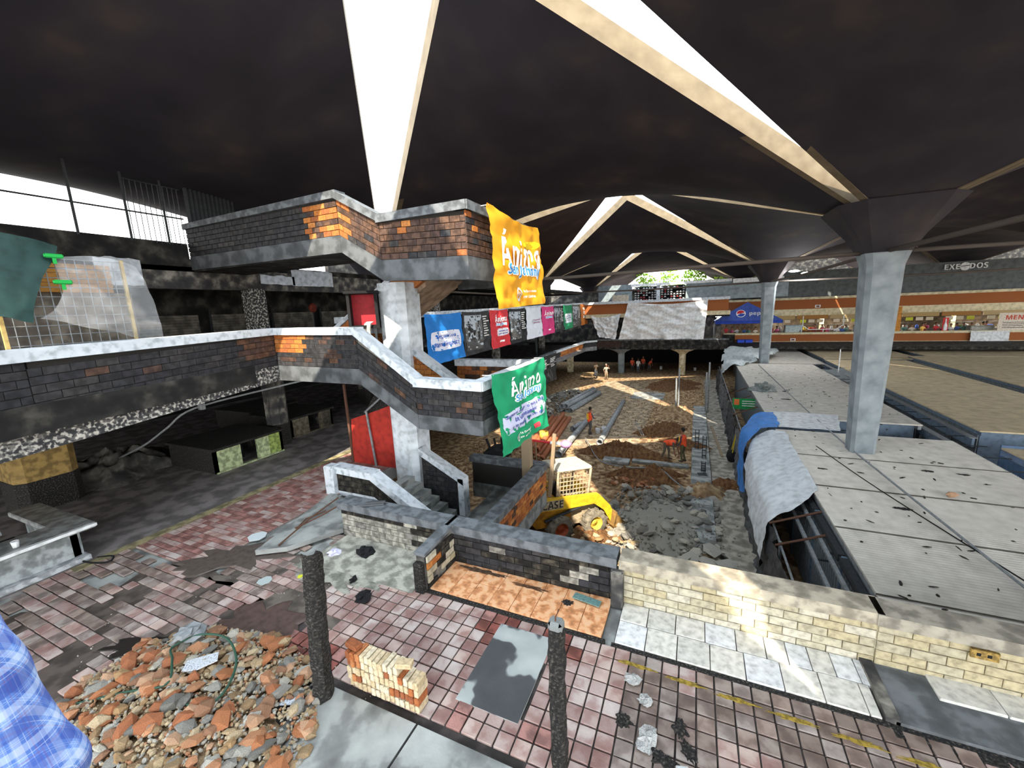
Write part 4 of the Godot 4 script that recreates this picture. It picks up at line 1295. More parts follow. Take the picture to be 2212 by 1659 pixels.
func hall_things() -> void:
	stone_meshes()
	# brick rubble in front
	var heap_c := v(-6.0, 3.41, -2.35)
	mound(self, "rubble_bed", heap_c, 1.9, 1.25, 0.16, skin(col("b79a78"), 0.97, "grain", 0.5, "bump", 2.0), 101, -0.3, 0.12).set_meta("kind", "stuff")
	get_node("rubble_bed").set_meta("label", "bed of sandy grit under the broken bricks")
	get_node("rubble_bed").set_meta("category", "rubble")
	var spot := func() -> Vector3: return disc(heap_c, 2.0, 1.3, 0.2).rotated(Vector3.UP, 0.0)
	heap("brick_fragment", "broken orange brick lump in the rubble heap beside the charred post", "orange brick lumps of the near heap", 160, spot, func(): return rf(0.09, 0.24), func(): return pick("rub_orange"))
	heap("mortar_lump", "grey mortar lump in the rubble heap beside the charred post", "grey mortar lumps of the near heap", 130, spot, func(): return rf(0.08, 0.2), func(): return pick("rub_grey"))
	heap("clay_lump", "sandy clay lump in the rubble heap beside the charred post", "sandy lumps of the near heap", 150, spot, func(): return rf(0.07, 0.18), func(): return pick("rub_sand"))
	gravel("rubble_grit", "fine grit and chips over the near rubble heap", 2200, spot, 0.02, 0.08, M.rub_sand2)
	gravel("rubble_chips", "small orange chips over the near rubble heap", 900, spot, 0.02, 0.07, M.rub_orange1)
	gravel("rubble_flakes", "small grey flakes over the near rubble heap", 1200, spot, 0.02, 0.08, M.rub_grey2)
	gravel("rubble_dust", "scattered crumbs on the paving round the heap", 420, func(): return disc(v(-6.6, 3.42, -3.6), 3.0, 1.9, 0.0), 0.008, 0.03, M.rub_grey2)
	for p in [[v(-6.35, 3.66, -2.75), 0.5, col("dfe3ea"), "white tile shard lying on the rubble by the green hose"], [v(-4.75, 3.5, -2.95), 0.34, col("cfd8e2"), "pale blue-white tile shard at the foot of the charred post"]]:
		var o := thing("tile_shard", p[3], "tile", p[0], 0.5)
		var s := S()
		prism(s, [[-0.5, -0.2], [0.3, -0.35], [0.5, 0.05], [0.1, 0.3], [-0.35, 0.25]], Vector3.ZERO, v(p[1], 0.1 * p[1], 0), v(0, 0.12 * p[1], p[1]), v(0, 0.015, 0))
		obj("glaze", s, skin(p[2], 0.3, "speck", 0.5), o)
	var hose := thing("garden_hose", "dark green hose looped over the rubble heap", "hose")
	var s := S(true)
	tube(s, smooth_path([v(-7.6, 3.46, -1.75), v(-6.9, 3.6, -2.1), v(-6.4, 3.68, -2.35), v(-6.75, 3.7, -2.6), v(-7.05, 3.68, -2.75), v(-6.9, 3.7, -3.05), v(-6.4, 3.72, -3.15), v(-5.85, 3.7, -2.95), v(-5.55, 3.66, -2.6), v(-5.6, 3.64, -2.35), v(-5.85, 3.64, -2.3)], 8), 0.016, 7)
	obj("hose_tube", s, skin(col("2a4a3c"), 0.5, "", 1), hose)
	# charred posts
	charred_post("burnt square post with a split top standing by the rubble heap", v(-4.43, 3.4, -3.18), 2.1, 0.2, v(0.05, 0, -0.02), 1)
	charred_post("burnt square post with a grey cap and a bent rebar", v(-1.17, 3.4, -3.42), 1.95, 0.15, v(0.0, 0, 0.0), 2)
	# stack of bricks: five courses, set on edge
	var base := v(-4.24, HALL + 0.04, -3.42)
	var along := v(1.2, 0, -0.02).normalized()
	var turn := atan2(-along.z, along.x)
	var nth := ["first", "second", "third", "fourth", "fifth", "sixth", "seventh", "eighth", "ninth", "tenth", "eleventh", "twelfth", "thirteenth", "fourteenth", "last"]
	var nth_course := ["bottom", "second", "third", "fourth", "top"]
	for r in 5:
		var n := 15 if r < 4 else 11
		for k in n:
			var kind := "pale"
			if r == 1 and k > 8: kind = "orange"
			elif k < 3 and r > 2: kind = "orange"
			elif rng.randf() < 0.16: kind = "orange"
			var w := rf(0.066, 0.076)
			var bx := inst_brick(kind, v(w, rf(0.1, 0.112), rf(0.2, 0.23)))
			bx.position = base + along * (0.05 + k * 0.079) + v(rf(-0.004, 0.004), 0.055 + r * 0.112, -0.12 + rf(-0.012, 0.012))
			bx.rotation = v(0, turn + rf(-0.03, 0.03), rf(-0.03, 0.03))
			tag(bx, "%s brick, %s from the post in the stack's %s course" % ["weathered orange" if kind == "orange" else "pale cream", nth[k], nth_course[r]], "brick", "bricks of the stack on the cement slab")
	for p in [[0.95, 0.60, 0.3, "pale", "cream brick lying flat on top of the stack's free end"], [0.1, 0.61, -0.1, "orange", "orange brick lying flat on top of the stack by the charred post"]]:
		var bx := inst_brick(p[3], v(0.22, 0.07, 0.12))
		bx.position = base + along * p[0] + v(0, p[1], -0.1)
		bx.rotation.y = p[2]
		tag(bx, p[4], "brick")
	# counter on the left with a sink recess
	var o := thing("wash_counter", "grey tiled wash counter with a pale stone top and dark sink opening", "counter")
	part_box("front_panel", skin(col("a9b0b2"), 0.5, "dirty", 1.2), o, v(-12.45, 3.5, -3.62), v(-12.3, 4.12, -1.2))
	part_box("end_panel", skin(col("8f9698"), 0.5, "dirty", 1.2), o, v(-14.6, 3.42, -3.66), v(-12.3, 4.12, -3.5))
	part_box("plinth", skin(col("c3c8cc"), 0.7, "dirty", 1.0), o, v(-12.4, 3.4, -3.7), v(-12.1, 3.52, -1.0))
	var top := skin(col("a3a6a6"), 0.45, "dirty", 1.4)
	part_box("top_front", top, o, v(-12.75, 4.14, -3.85), v(-11.95, 4.26, -1.0), 0.02)
	part_box("top_end", top, o, v(-14.7, 4.14, -3.85), v(-12.7, 4.26, -3.3), 0.02)
	part_box("sink_floor", M.black, o, v(-14.7, 3.6, -3.3), v(-12.75, 3.64, -1.0))
	part_box("trim_strip", M.white, o, v(-11.96, 4.18, -3.85), v(-11.93, 4.24, -1.0))
	o = thing("rail_frame", "bare metal rail frame standing on the wash counter", "frame", v(-13.2, 4.25, -2.4))
	for q in [[v(0, 0.4, 0.9), v(0, 0.4, -0.35)], [v(0, 0.4, -0.35), v(0.0, 0.0, -0.4)], [v(0, 0.32, 0.9), v(0, 0.32, -0.35)]]:
		s = S()
		tube(s, q, 0.025, 6)
		obj("bar", s, M.steel, o)
	o = thing("paper_cup", "small white cup on the edge of the wash counter", "cup", v(-12.15, 4.26, -2.72))
	s = S(true)
	lathe(s, [[0.0, 0.0], [0.045, 0.0], [0.06, 0.13], [0.052, 0.13], [0.04, 0.01]], Vector3.ZERO, 14)
	obj("cup_wall", s, M.white, o)
	o = thing("black_cable", "black cable end curled by the foot of the wash counter", "cable")
	s = S(true)
	tube(s, smooth_path([v(-12.0, 3.43, -3.75), v(-11.7, 3.44, -3.9), v(-11.5, 3.44, -3.75), v(-11.75, 3.45, -3.6), v(-12.1, 3.44, -3.55)], 6), 0.02, 6)
	obj("cable_sheath", s, M.black, o)
	# burnt stall counters in the dark hall
	stall_counter("burnt stall counter with pale green tiled front under the gallery", v(-14.55, 3.41, -9.05), 2.5, true)
	stall_counter("smaller burnt stall counter behind the green tiled one", v(-15.6, 3.41, -12.6), 2.2, false)
	stall_counter("overturned dark stall counter deep in the hall", v(-18.6, 3.41, -13.0), 2.4, false)
	o = thing("bucket", "small pale bucket on a board hanging under the gallery edge", "bucket", v(-16.4, 5.62, -5.8))
	s = S(true)
	lathe(s, [[0.0, 0.0], [0.12, 0.0], [0.15, 0.26], [0.13, 0.26], [0.11, 0.02]], Vector3.ZERO, 14)
	obj("bucket_wall", s, skin(col("7f9094"), 0.5, "", 1), o)
	o = thing("ceiling_board", "loose board hanging below the gallery slab with a bucket on it", "board", v(-16.3, 5.58, -5.85), 0.3)
	part_box("plank", M.wood, o, v(-0.7, -0.03, -0.35), v(0.7, 0.02, 0.35))
	part_box("hanger", M.rust, o, v(-0.6, 0.0, -0.3), v(-0.56, 1.1, -0.26))
	part_box("hanger", M.rust, o, v(0.56, 0.0, 0.26), v(0.6, 1.1, 0.3))
	o = thing("conduit", "pale bent conduit dangling from the gallery ceiling", "pipe")
	s = S(true)
	tube(s, smooth_path([v(-17.6, 4.1, -6.6), v(-15.8, 4.75, -6.6), v(-14.4, 5.4, -6.6), v(-13.4, 6.0, -6.9), v(-11.9, 6.4, -8.4), v(-10.9, 6.62, -9.6)], 6), 0.03, 7)
	obj("pipe_run", s, M.steel, o)
	s = S()
	bevel(s, v(-13.2, 6.05, -7.0), v(0.16, 0.2, 0.14), 0.02)
	obj("junction_box", s, M.steel, o)
	o = thing("light_strip", "dead pale light strip on the dark hall ceiling", "lamp", v(-15.4, 6.1, -6.3), 0.4)
	part_box("diffuser", M.white, o, v(-0.75, 0, -0.06), v(0.75, 0.07, 0.06), 0.02)
	part_box("hanger", M.dark_steel, o, v(-0.02, 0.07, -0.02), v(0.02, 0.62, 0.02))
	# heap of debris in the dark hall
	mound(self, "debris_heap", v(-18.6, 3.41, -6.8), 1.8, 2.0, 0.7, M.soot, 121).set_meta("kind", "stuff")
	tag(get_node("debris_heap"), "grey heap of burnt debris behind the yellow column", "debris")
	# fallen slab with iron bars, by the stair
	o = thing("fallen_slab", "flat broken concrete slab lying by the stair post", "slab", v(-8.75, 3.42, -6.55))
	s = S()
	prism(s, [[-0.75, -1.45], [0.65, -1.0], [1.3, 0.1], [0.75, 1.15], [0.2, 1.5]], Vector3.ZERO, v(1, 0.02, 0), v(0, 0.03, 1), v(0, 0.11, 0))
	obj("concrete", s, M.concrete, o)
	for q in [["straight rusty bar leaning across the fallen slab", [v(-8.2, 3.6, -5.35), v(-8.35, 3.72, -6.3), v(-8.35, 3.85, -7.2)]], ["second rusty bar crossing the first on the fallen slab", [v(-8.5, 3.6, -6.0), v(-8.2, 3.72, -6.5), v(-8.0, 3.84, -7.2)]], ["thin rusty bar with a hooked end on the fallen slab", [v(-8.45, 3.6, -6.0), v(-8.6, 3.62, -6.4), v(-8.4, 3.68, -6.6), v(-8.3, 3.72, -6.75)]]]:
		s = S()
		tube(s, q[1], 0.018, 5)
		var bar := thing("iron_bar", q[0], "bar", Vector3.ZERO, 0.0, "iron bars on the fallen slab")
		obj("rod", s, M.rust, bar)
	# bits on the floor
	for q in [[v(-9.3, 3.44, -5.6), col("c9d2d6"), 0.2, "octagonal pale tile on the brick walkway"], [v(-7.55, 3.44, -4.55), col("a9b4b4"), 0.13, "grey-blue tile chip on the paving setts"], [v(-7.0, 3.44, -4.9), col("c8c93a"), 0.05, "tiny yellow scrap on the paving setts"]]:
		o = thing("floor_scrap", q[3], "scrap", q[0], rf(0, 3))
		s = S()
		prism(s, [[-1, -0.5], [-0.5, -1], [0.6, -0.9], [1, -0.3], [0.8, 0.6], [0.2, 1], [-0.8, 0.7]], Vector3.ZERO, v(q[2], 0, 0), v(0, 0, q[2]), v(0, 0.015, 0))
		obj("shard", s, skin(q[1], 0.5, "", 1), o)
	for q in [[v(-6.35, 3.45, -6.0), 0.16, "black crumpled rag by the whitewashed wall"], [v(-5.35, 3.45, -4.9), 0.13, "black burnt bundle on the rose tiles"], [v(-5.9, 3.45, -5.2), 0.07, "small black clod on the pale cement"]]:
		crumple("burnt_rag", q[2], q[0], q[1], M.black)
	crumple("plastic_scrap", "white and blue plastic scrap on the pale cement", v(-7.0, 3.46, -5.75), 0.1, skin(col("c6c4dd"), 0.5, "", 1))
	crumple("wire_tangle", "tangle of grey wire on the rubble heap", v(-7.1, 3.72, -3.0), 0.16, M.steel)
	for q in [[v(-0.62, 3.46, -4.95), 0.08, "white crumpled paper on the dark litter line"], [v(-0.42, 3.46, -4.7), 0.07, "grey paper scrap beside the crumpled paper"], [v(-0.35, 3.45, -4.2), 0.11, "ash-grey oblong clod in the dark litter line"]]:
		crumple("litter", q[2], q[0], q[1], skin(col("b5b6b4"), 0.7, "speck", 0.3))
	o = thing("paper_cup", "white cup lying on its side in the dark litter line", "cup", v(0.05, 3.47, -3.98), 0.4)
	s = S(true)
	lathe(s, [[0.0, -0.06], [0.045, -0.06], [0.055, 0.06], [0.05, 0.06], [0.04, -0.05]], Vector3.ZERO, 14, Basis(v(0, 0, 1), PI / 2))
	obj("cup_wall", s, M.white, o)
	for q in [v(-0.15, 3.432, -4.05), v(0.12, 3.432, -3.75), v(0.1, 3.432, -4.25), v(0.0, 3.432, -4.5), v(-0.65, 3.432, -4.35), v(0.22, 3.432, -3.9)]:
		var bl := blot(self, "burnt_litter", q, rf(0.1, 0.17), rf(0.05, 0.1), M.char, 130 + int(q.x * 50), 0.02, rf(0, 3))
		tag(bl, "patch of black burnt litter on the tiles", "litter", "burnt litter on the tiles")
	o = thing("glass_plate", "greenish glass plate by the foot of the blackened wall", "plate", v(-1.55, 3.5, -6.2), -0.15)
	part_box("pane", skin(col("6d8f8c"), 0.2, "soft", 0.4), o, v(-0.24, -0.01, -0.07), v(0.24, 0.01, 0.07))

func crumple(n: String, label: String, at: Vector3, r: float, m: Material) -> void:
	var o := thing(n, label, "litter", at, rf(0, 3))
	var nz := noise(rng.randi() % 900, 2.2, 3)
	var s := S()
	var e := func(i: int, k: int) -> Vector3:
		var a := PI * i / 7.0
		var b := TAU * (k % 12) / 12.0
		var d := v(sin(a) * cos(b), cos(a), sin(a) * sin(b))
		return d * v(r * 1.3, r * 0.55, r) * (1.0 + nz.get_noise_3dv(d * 1.6) * 0.9)
	for i in 7:
		for k in 12: quad(s, e.call(i, k), e.call(i + 1, k), e.call(i + 1, k + 1), e.call(i, k + 1))
	obj("folds", s, m, o)

func inst_brick(kind: String, d: Vector3) -> MeshInstance3D:
	var s := S()
	bevel(s, Vector3.ZERO, d, 0.008)
	var c: Color = [col("d9c6a4"), col("cdb792"), col("e0d2b6")][rng.randi() % 3] if kind == "pale" else [col("b0683c"), col("c07e50"), col("9c5c3a")][rng.randi() % 3]
	var key := "stack" + c.to_html()
	if not M.has(key): M[key] = skin(c, 0.9, "soft", 0.4, "bump", 0.3)
	return inst("stacked_brick", fin(s, M[key]), self)

func charred_post(label: String, at: Vector3, h: float, w: float, lean: Vector3, seed_: int) -> void:
	var o := thing("charred_post", label, "post", at)
	var nz := noise(seed_ * 13, 1.0, 4)
	var s := S()
	var n := 26
	var ring := func(k: int) -> Array:
		var f := float(k) / n
		var out := []
		for q in 12:
			var a := TAU * q / 12.0
			var c := v(cos(a), 0, sin(a))
			var sq := c / maxf(absf(c.x), absf(c.z))
			var r: float = w * 0.55 * (1.0 + nz.get_noise_3d(c.x * 2, f * h * 4.0, c.z * 2) * 0.32)
			var y := f * h
			if k == n and seed_ == 1: y += (0.12 if q < 5 else -0.1 if q < 8 else 0.03)
			out.append(c.lerp(sq, 0.75) * r + v(0, y, 0) + lean * f * h)
		return out
	for k in n:
		var a: Array = ring.call(k)
		var b: Array = ring.call(k + 1)
		for q in 12: quad(s, a[q], b[q], b[(q + 1) % 12], a[(q + 1) % 12])
	var tr: Array = ring.call(n)
	var mid := Vector3.ZERO
	for q in tr: mid += q / 12.0
	if seed_ == 1: mid.y -= 0.2
	for q in 12: tri(s, mid, tr[(q + 1) % 12], tr[q])
	obj("timber", s, M.char, o)
	if seed_ == 2:
		s = S()
		bevel(s, v(0, h + 0.02, 0), v(w * 1.0, 0.12, w * 0.95), 0.03)
		obj("cap", s, skin(col("8d9292"), 0.9, "grain", 0.3), o)
		s = S()
		tube(s, [v(0, h, 0.02), v(0.0, h + 0.12, 0.02), v(0.03, h + 0.2, 0.0)], 0.009, 5)
		obj("rebar", s, M.rust, o)

func stall_counter(label: String, at: Vector3, length: float, green: bool) -> void:
	var o := thing("stall_counter", label, "counter", at)
	var h := length * 0.5
	var tile := skin(col("b9c79a") if green else col("77705f"), 0.5, "dirty", 0.9)
	part_box("end_panel", M.char, o, v(-2.6, 0, h - 0.1), v(0, 0.85, h))
	part_box("end_panel", M.soot, o, v(-2.6, 0, -h), v(0, 0.85, -h + 0.1))
	part_box("front_panel", tile, o, v(-0.1, 0, h - 0.9), v(0.0, 0.78, h))
	part_box("front_panel", tile, o, v(-0.1, 0, -h + 0.55), v(0.0, 0.78, h - 1.5))
	part_box("front_panel", skin(col("9db35f") if green else col("5c574b"), 0.5, "dirty", 0.7), o, v(-0.1, 0, -h), v(0.0, 0.8, -h + 0.55))
	part_box("inner_back", M.black, o, v(-0.9, 0, h - 1.5), v(-0.85, 0.78, h - 0.9))
	part_box("worktop", M.char, o, v(-2.6, 0.82, -h - 0.05), v(0.12, 0.9, h + 0.1), 0.015)
	part_box("sill", tile, o, v(-0.1, 0, -h), v(0.03, 0.06, h))

# ---------------------------------------------------------------- the dug-up pit
func pit() -> void:
	# foundation strips and concrete remains
	var o := setting("floor_strip", "pale concrete foundation strip along the pit")
	for k in 7:
		part_box("pour", M.concrete, o, v(0.05, 0.0, -17.6 - k * 3.0 + 0.02), v(0.95, 0.14 + 0.01 * (k % 3), -14.6 - k * 3.0 - 0.02), 0.02)
	o = setting("floor_path", "dusty grey walkway beside the black fence")
	for k in 8:
		part_box("pour", skin(col("b0a89c"), 0.92, "dirty", 2.4), o, v(0.98, 0.0, -13.5 - k * 5.0), v(2.6, 0.05, -8.52 - k * 5.0))
	o = setting("floor_strip", "broken concrete strip crossing the pit by the workers")
	part_box("pour", M.concrete, o, v(-2.9, 0.0, -22.1), v(-0.05, 0.16, -21.75), 0.02)
	part_box("pour", M.concrete, o, v(-4.4, 0.0, -21.9), v(-3.0, 0.2, -21.3), 0.03)
	part_box("pour", M.concrete, o, v(-5.2, 0.0, -40.5), v(-2.4, 0.06, -37.5), 0.02)
	slab_box("floor_dust", skin(col("b8a287"), 0.95, "dirty", 3.0), "swept brown earth between the pipes", v(-9.0, -0.02, -46.0), v(-3.0, 0.02, -23.5))
	# mounds of earth
	for q in [[v(-3.6, 0, -22.9), 2.6, 0.9, 0.6, 0, "brown spoil heap in front of the two crouched workers' trench"], [v(-2.0, 0, -20.0), 2.0, 1.1, 0.5, 1, "brown spoil heap behind the grey rubble"], [v(0.6, 0, -19.0), 1.1, 0.8, 0.45, 2, "dark spoil heap at the end of the foundation strip"], [v(-1.8, 0, -28.2), 2.2, 1.2, 0.5, 3, "grey-brown spoil heap beyond the workers"], [v(-2.0, 0, -44.5), 3.4, 2.4, 0.55, 4, "wide dark spoil heap before the far columns"], [v(-1.0, 0, -33.5), 1.9, 1.5, 0.4, 5, "low spoil heap round the steel posts"], [v(1.6, 0, -20.2), 0.7, 0.9, 0.3, 6, "small spoil heap against the black fence"], [v(-5.0, 0, -17.3), 1.6, 0.9, 0.35, 7, "brown earth piled behind the loader"], [v(-6.1, 0, -26.9), 0.5, 0.45, 0.35, 8, "little cone of sand behind the standing worker"], [v(-0.4, 0, -25.6), 1.6, 0.8, 0.35, 9, "spoil heap left of the rebar pairs"], [v(-3.2, 0, -13.6), 1.3, 0.9, 0.4, 10, "sandy earth heap under the loader's bucket"], [v(-10.5, 0, -21.0), 2.0, 2.2, 0.6, 11, "earth bank behind the lowest landing"]]:
		var m := mound(self, "spoil_heap", q[0], q[1], q[2], q[3], M.earth_dark if q[4] % 3 != 2 else M.earth, 150 + q[4], 0.3 * q[4])
		m.set_meta("kind", "thing")
		tag(m, q[5], "heap", "spoil heaps in the pit")
	# grey concrete rubble
	var sp := func() -> Vector3:
		var p := v(rf(-3.0, 1.2), 0.02, rf(-18.6, -12.6))
		p.y = 0.3 * (1.0 - pow(absf(p.x + 0.9) / 2.2, 2.0)) * rng.randf()
		return p
	mound(self, "rubble_bed", v(-0.9, 0, -15.8), 1.9, 2.9, 0.3, M.rub_grey0, 171, 0.0, 0.1).set_meta("kind", "stuff")
	tag(get_node("rubble_bed_001"), "dusty bed under the grey concrete rubble", "rubble")
	heap("concrete_lump", "broken grey concrete lump in the rubble field beside the loader", "concrete lumps beside the loader", 240, sp, func(): return rf(0.14, 0.36), func(): return pick("rub_grey"), 0.5)
	gravel("rubble_gravel", "small grey chips between the concrete lumps", 1600, sp, 0.03, 0.12, M.rub_grey0)
	heap("concrete_plate", "flat broken concrete plate at the near edge of the rubble field", "concrete plates at the near edge", 7, func(): return v(rf(-0.3, 1.3), 0.25, rf(-14.2, -12.6)), func(): return rf(0.45, 0.7), func(): return M.rub_grey2, 0.18)
	# splintered debris on the left
	var sp2 := func() -> Vector3: return disc(v(-11.0, 0.02, -34.0), 1.6, 6.0, 0.5)
	heap("debris_shard", "grey splintered shard in the debris bank beside the grey pipes", "shards of the debris bank", 150, sp2, func(): return rf(0.2, 0.5), func(): return pick("rub_grey"), 0.3)
	gravel("debris_chips", "small chips over the debris bank beside the grey pipes", 700, sp2, 0.06, 0.2, M.rub_grey1)
	heap("brick_shard", "reddish brick fragment along the edge of the spoil by the loader's bucket", "brick fragments by the bucket", 40, func(): return v(rf(-3.6, -1.6), 0.12, rf(-19.6, -18.4)), func(): return rf(0.12, 0.26), func(): return pick("rub_orange"))
	heap("sunlit_lump", "sandy lump of masonry under the loader's bucket", "sandy lumps under the bucket", 50, func(): return disc(v(-2.9, 0.05, -13.2), 1.6, 0.9, 0.3), func(): return rf(0.1, 0.28), func(): return pick("rub_sand"))
	gravel("soil_clods", "clods and stones strewn over the dug earth", 1500, func(): return v(rf(-6.5, 1.0), 0.03, rf(-46, -18.5)), 0.03, 0.13, M.rub_sand1)
	gravel("dust_clods", "pale chips strewn along the walkway by the fence", 300, func(): return v(rf(0.2, 2.0), 0.08, rf(-46, -9)), 0.02, 0.1, M.rub_grey2)
	gravel("debris_clods", "broken bits on the ground below the stair landing", 500, func(): return disc(v(-10.0, 0.1, -19.5), 3.0, 3.6, 0.4), 0.05, 0.2, M.rub_sand3)
	# pipes
	var pvc := skin(col("a9adb0"), 0.5, "dirty", 1.2)
	for q in [[-10.0, 0.19], [-9.62, 0.19], [-9.24, 0.19], [-9.8, 0.52], [-9.42, 0.52], [-9.05, 0.19]]:
		long_pipe("grey_pipe", "long grey pipe in the stack beside the debris bank", v(q[0], q[1], -31.3), v(q[0] + 0.9, q[1], -38.6 + rf(-0.5, 0.5)), 0.18, pvc, "grey pipes in the stack")
	var clay := skin(col("b26a45"), 0.55, "soft", 1.5)
	for q in [[-7.6, 0.16], [-7.94, 0.16], [-8.28, 0.16], [-8.62, 0.16], [-8.96, 0.16], [-8.11, 0.46]]:
		long_pipe("orange_pipe", "long orange drain pipe lying behind the green banner", v(q[0], q[1], -20.3 - rf(0.0, 0.8)), v(q[0] - 0.9, q[1], -29.2), 0.16, clay, "orange drain pipes")
	long_pipe("grey_pipe", "single fat grey pipe lying in front of the standing worker", v(-6.9, 0.21, -21.3), v(-7.05, 0.21, -29.0), 0.2, pvc)
	long_pipe("grey_pipe", "single long grey pipe lying to the right of the buckets", v(-5.15, 0.19, -24.1), v(-5.5, 0.19, -35.6), 0.18, pvc)
	long_pipe("pipe_offcut", "short grey pipe offcut near the standing worker's feet", v(-7.5, 0.2, -26.4), v(-7.25, 0.2, -27.9), 0.18, pvc)
	o = thing("pipe_elbow", "yellow plastic pipe collar resting on the orange pipes", "pipe fitting", v(-8.5, 0.33, -23.4))
	var s := S(true)
	pipe(s, v(0, 0, 0), v(0, 0.5, 0), 0.28, 0.03, 16)
	obj("collar", s, skin(col("d8b24a"), 0.5, "", 1), o)
	o = thing("pipe_elbow", "yellow pipe bend at the near end of the orange pipes", "pipe fitting", v(-7.1, 0.12, -20.2))
	s = S(true)
	tube(s, smooth_path([v(-0.25, 0, 0), v(0, 0.02, 0.05), v(0.1, 0.1, -0.1), v(0.08, 0.22, -0.2)], 5), 0.12, 10)
	obj("bend", s, skin(col("d89a2a"), 0.5, "", 1), o)
	# steel posts
	for q in [[-1.1, 3.4, "pair of steel posts in the dug earth near the middle of the pit"], [1.0, 3.9, "pair of steel posts standing on the foundation strip's far end"]]:
		o = thing("steel_posts", q[2], "post", v(q[0], 0, -33.7))
		part_box("post", M.steel, o, v(-0.16, 0, -0.06), v(-0.05, q[1] - 0.7, 0.06))
		part_box("post", M.steel, o, v(0.02, 0, -0.4), v(0.13, q[1], -0.28))
		part_box("foot_plate", M.dark_steel, o, v(-0.25, 0, -0.5), v(0.25, 0.03, 0.2))
	for q in [[v(0.3, 0.14, -24.9), 1.1, "thin pair of rebar uprights in the foundation strip"], [v(0.66, 0.14, -23.3), 1.25, "thick looped rebar cage in the foundation strip"], [v(0.6, 0.14, -21.4), 0.5, "short bent rebar loop by the steel plate"]]:
		o = thing("rebar_cage", q[2], "rebar", q[0])
		for k in 2:
			s = S()
			tube(s, [v(-0.09 + 0.18 * k, 0, 0), v(-0.09 + 0.18 * k, q[1], 0)], 0.02, 5)
			tube(s, [v(-0.09 + 0.18 * k, 0, 0.12), v(-0.09 + 0.18 * k, q[1], 0.12)], 0.02, 5)
			obj("bar", s, M.dark_steel, o)
		for k in 4:
			s = S()
			box(s, v(0, q[1] * (k + 0.6) / 4.3, 0.06), v(0.22, 0.02, 0.16))
			obj("stirrup", s, M.dark_steel, o)
	o = thing("steel_plate", "square steel plate lying at the end of the foundation strip", "plate", v(0.55, 0.16, -20.9), 0.2)
	part_box("plate", M.dark_steel, o, v(-0.2, -0.02, -0.16), v(0.2, 0.02, 0.16))
	o = thing("plank", "long bare plank lying on the walkway by the fence", "plank", v(1.4, 0.08, -27.0), 0.06)
	part_box("board", M.wood, o, v(-0.07, -0.03, -3.0), v(0.07, 0.02, 3.0))
	o = thing("ladder_rails", "pair of pale rods lying on the grey-brown spoil", "rods", v(-3.1, 0.35, -26.6), 0.35)
	for k in 2:
		s = S()
		tube(s, [v(-0.05 + 0.12 * k, 0.0, 0.9), v(-0.05 + 0.12 * k, 0.35, -1.2)], 0.02, 5)
		obj("rod", s, M.steel, o)
	o = thing("cable", "pale cable winding over the dug earth", "cable")
	s = S(true)
	tube(s, smooth_path([v(-6.1, 0.3, -24.4), v(-5.6, 0.35, -23.2), v(-4.5, 0.3, -20.95), v(-3.4, 0.42, -20.1), v(-2.4, 0.52, -19.9), v(-1.4, 0.45, -20.3), v(-0.7, 0.32, -19.4), v(-0.05, 0.25, -18.5)], 8), 0.03, 6)
	obj("cable_sheath", s, M.steel, o)
	for q in [[v(-5.75, 0, -26.4), "white bucket in front of the standing worker"], [v(-5.45, 0, -26.9), "second white bucket behind the first one"], [v(-3.9, 0.01, -55.5), "white bucket far back under the gallery"], [v(0.1, 0.01, -55.0), "white bucket far back by the end column"]]:
		o = thing("bucket", q[1], "bucket", q[0])
		s = S(true)
		lathe(s, [[0.0, 0.0], [0.14, 0.0], [0.17, 0.38], [0.15, 0.38], [0.13, 0.03]], Vector3.ZERO, 14)
		obj("bucket_wall", s, M.white, o)
		s = S()
		tube(s, [v(-0.17, 0.36, 0), v(-0.1, 0.5, 0), v(0.1, 0.5, 0), v(0.17, 0.36, 0)], 0.008, 4)
		obj("handle", s, M.steel, o)
	o = thing("wheelbarrow", "dusty wheelbarrow near the two men at the back of the pit", "wheelbarrow", v(-11.3, 0, -46.9), 0.4)
	s = S()
	eight(s, [v(-0.35, 0.4, 0.25), v(0.35, 0.4, 0.25), v(0.35, 0.4, -0.25), v(-0.35, 0.4, -0.25), v(-0.75, 0.75, 0.42), v(0.65, 0.75, 0.42), v(0.65, 0.75, -0.42), v(-0.75, 0.75, -0.42)])
	obj("tray", s, skin(col("b59a72"), 0.8, "dirty", 0.8), o)
	for k in [-1.0, 1.0]:
		s = S()
		tube(s, [v(-1.5, 0.6, 0.35 * k), v(0.8, 0.25, 0.12 * k)], 0.03, 6)
		obj("handle", s, M.wood, o)
		s = S()
		tube(s, [v(-0.5, 0.5, 0.3 * k), v(-0.55, 0.0, 0.32 * k)], 0.025, 5)
		obj("leg", s, M.dark_steel, o)
	s = S(true)
	lathe(s, [[0.08, -0.05], [0.2, -0.05], [0.22, 0.0], [0.2, 0.05], [0.08, 0.05]], v(0.85, 0.22, 0), 16, Basis(Vector3.RIGHT, PI / 2))
	obj("wheel", s, M.black, o)
	# timbers beside the stair
	o = thing("timber_prop", "squared timber prop under the banner landing", "prop", v(-5.0, 2.15, -12.05))
	part_box("post", M.wood, o, v(-0.16, 0, -0.12), v(0.16, 3.3, 0.12), 0.015)
	o = thing("timber_prop", "thin plank leaning against the lowest landing parapet", "prop", v(-4.4, 2.2, -12.7), 0.0)
	s = S()
	box(s, v(0.12, 1.0, 0.2), v(0.12, 2.3, 0.06), Basis(v(0, 0, 1), -0.1))
	obj("board", s, M.wood, o)
	o = thing("broom", "red-handled broom with a white and pink head above the orange pipes", "broom", v(-5.9, 2.9, -15.5), 0.3)
	s = S()
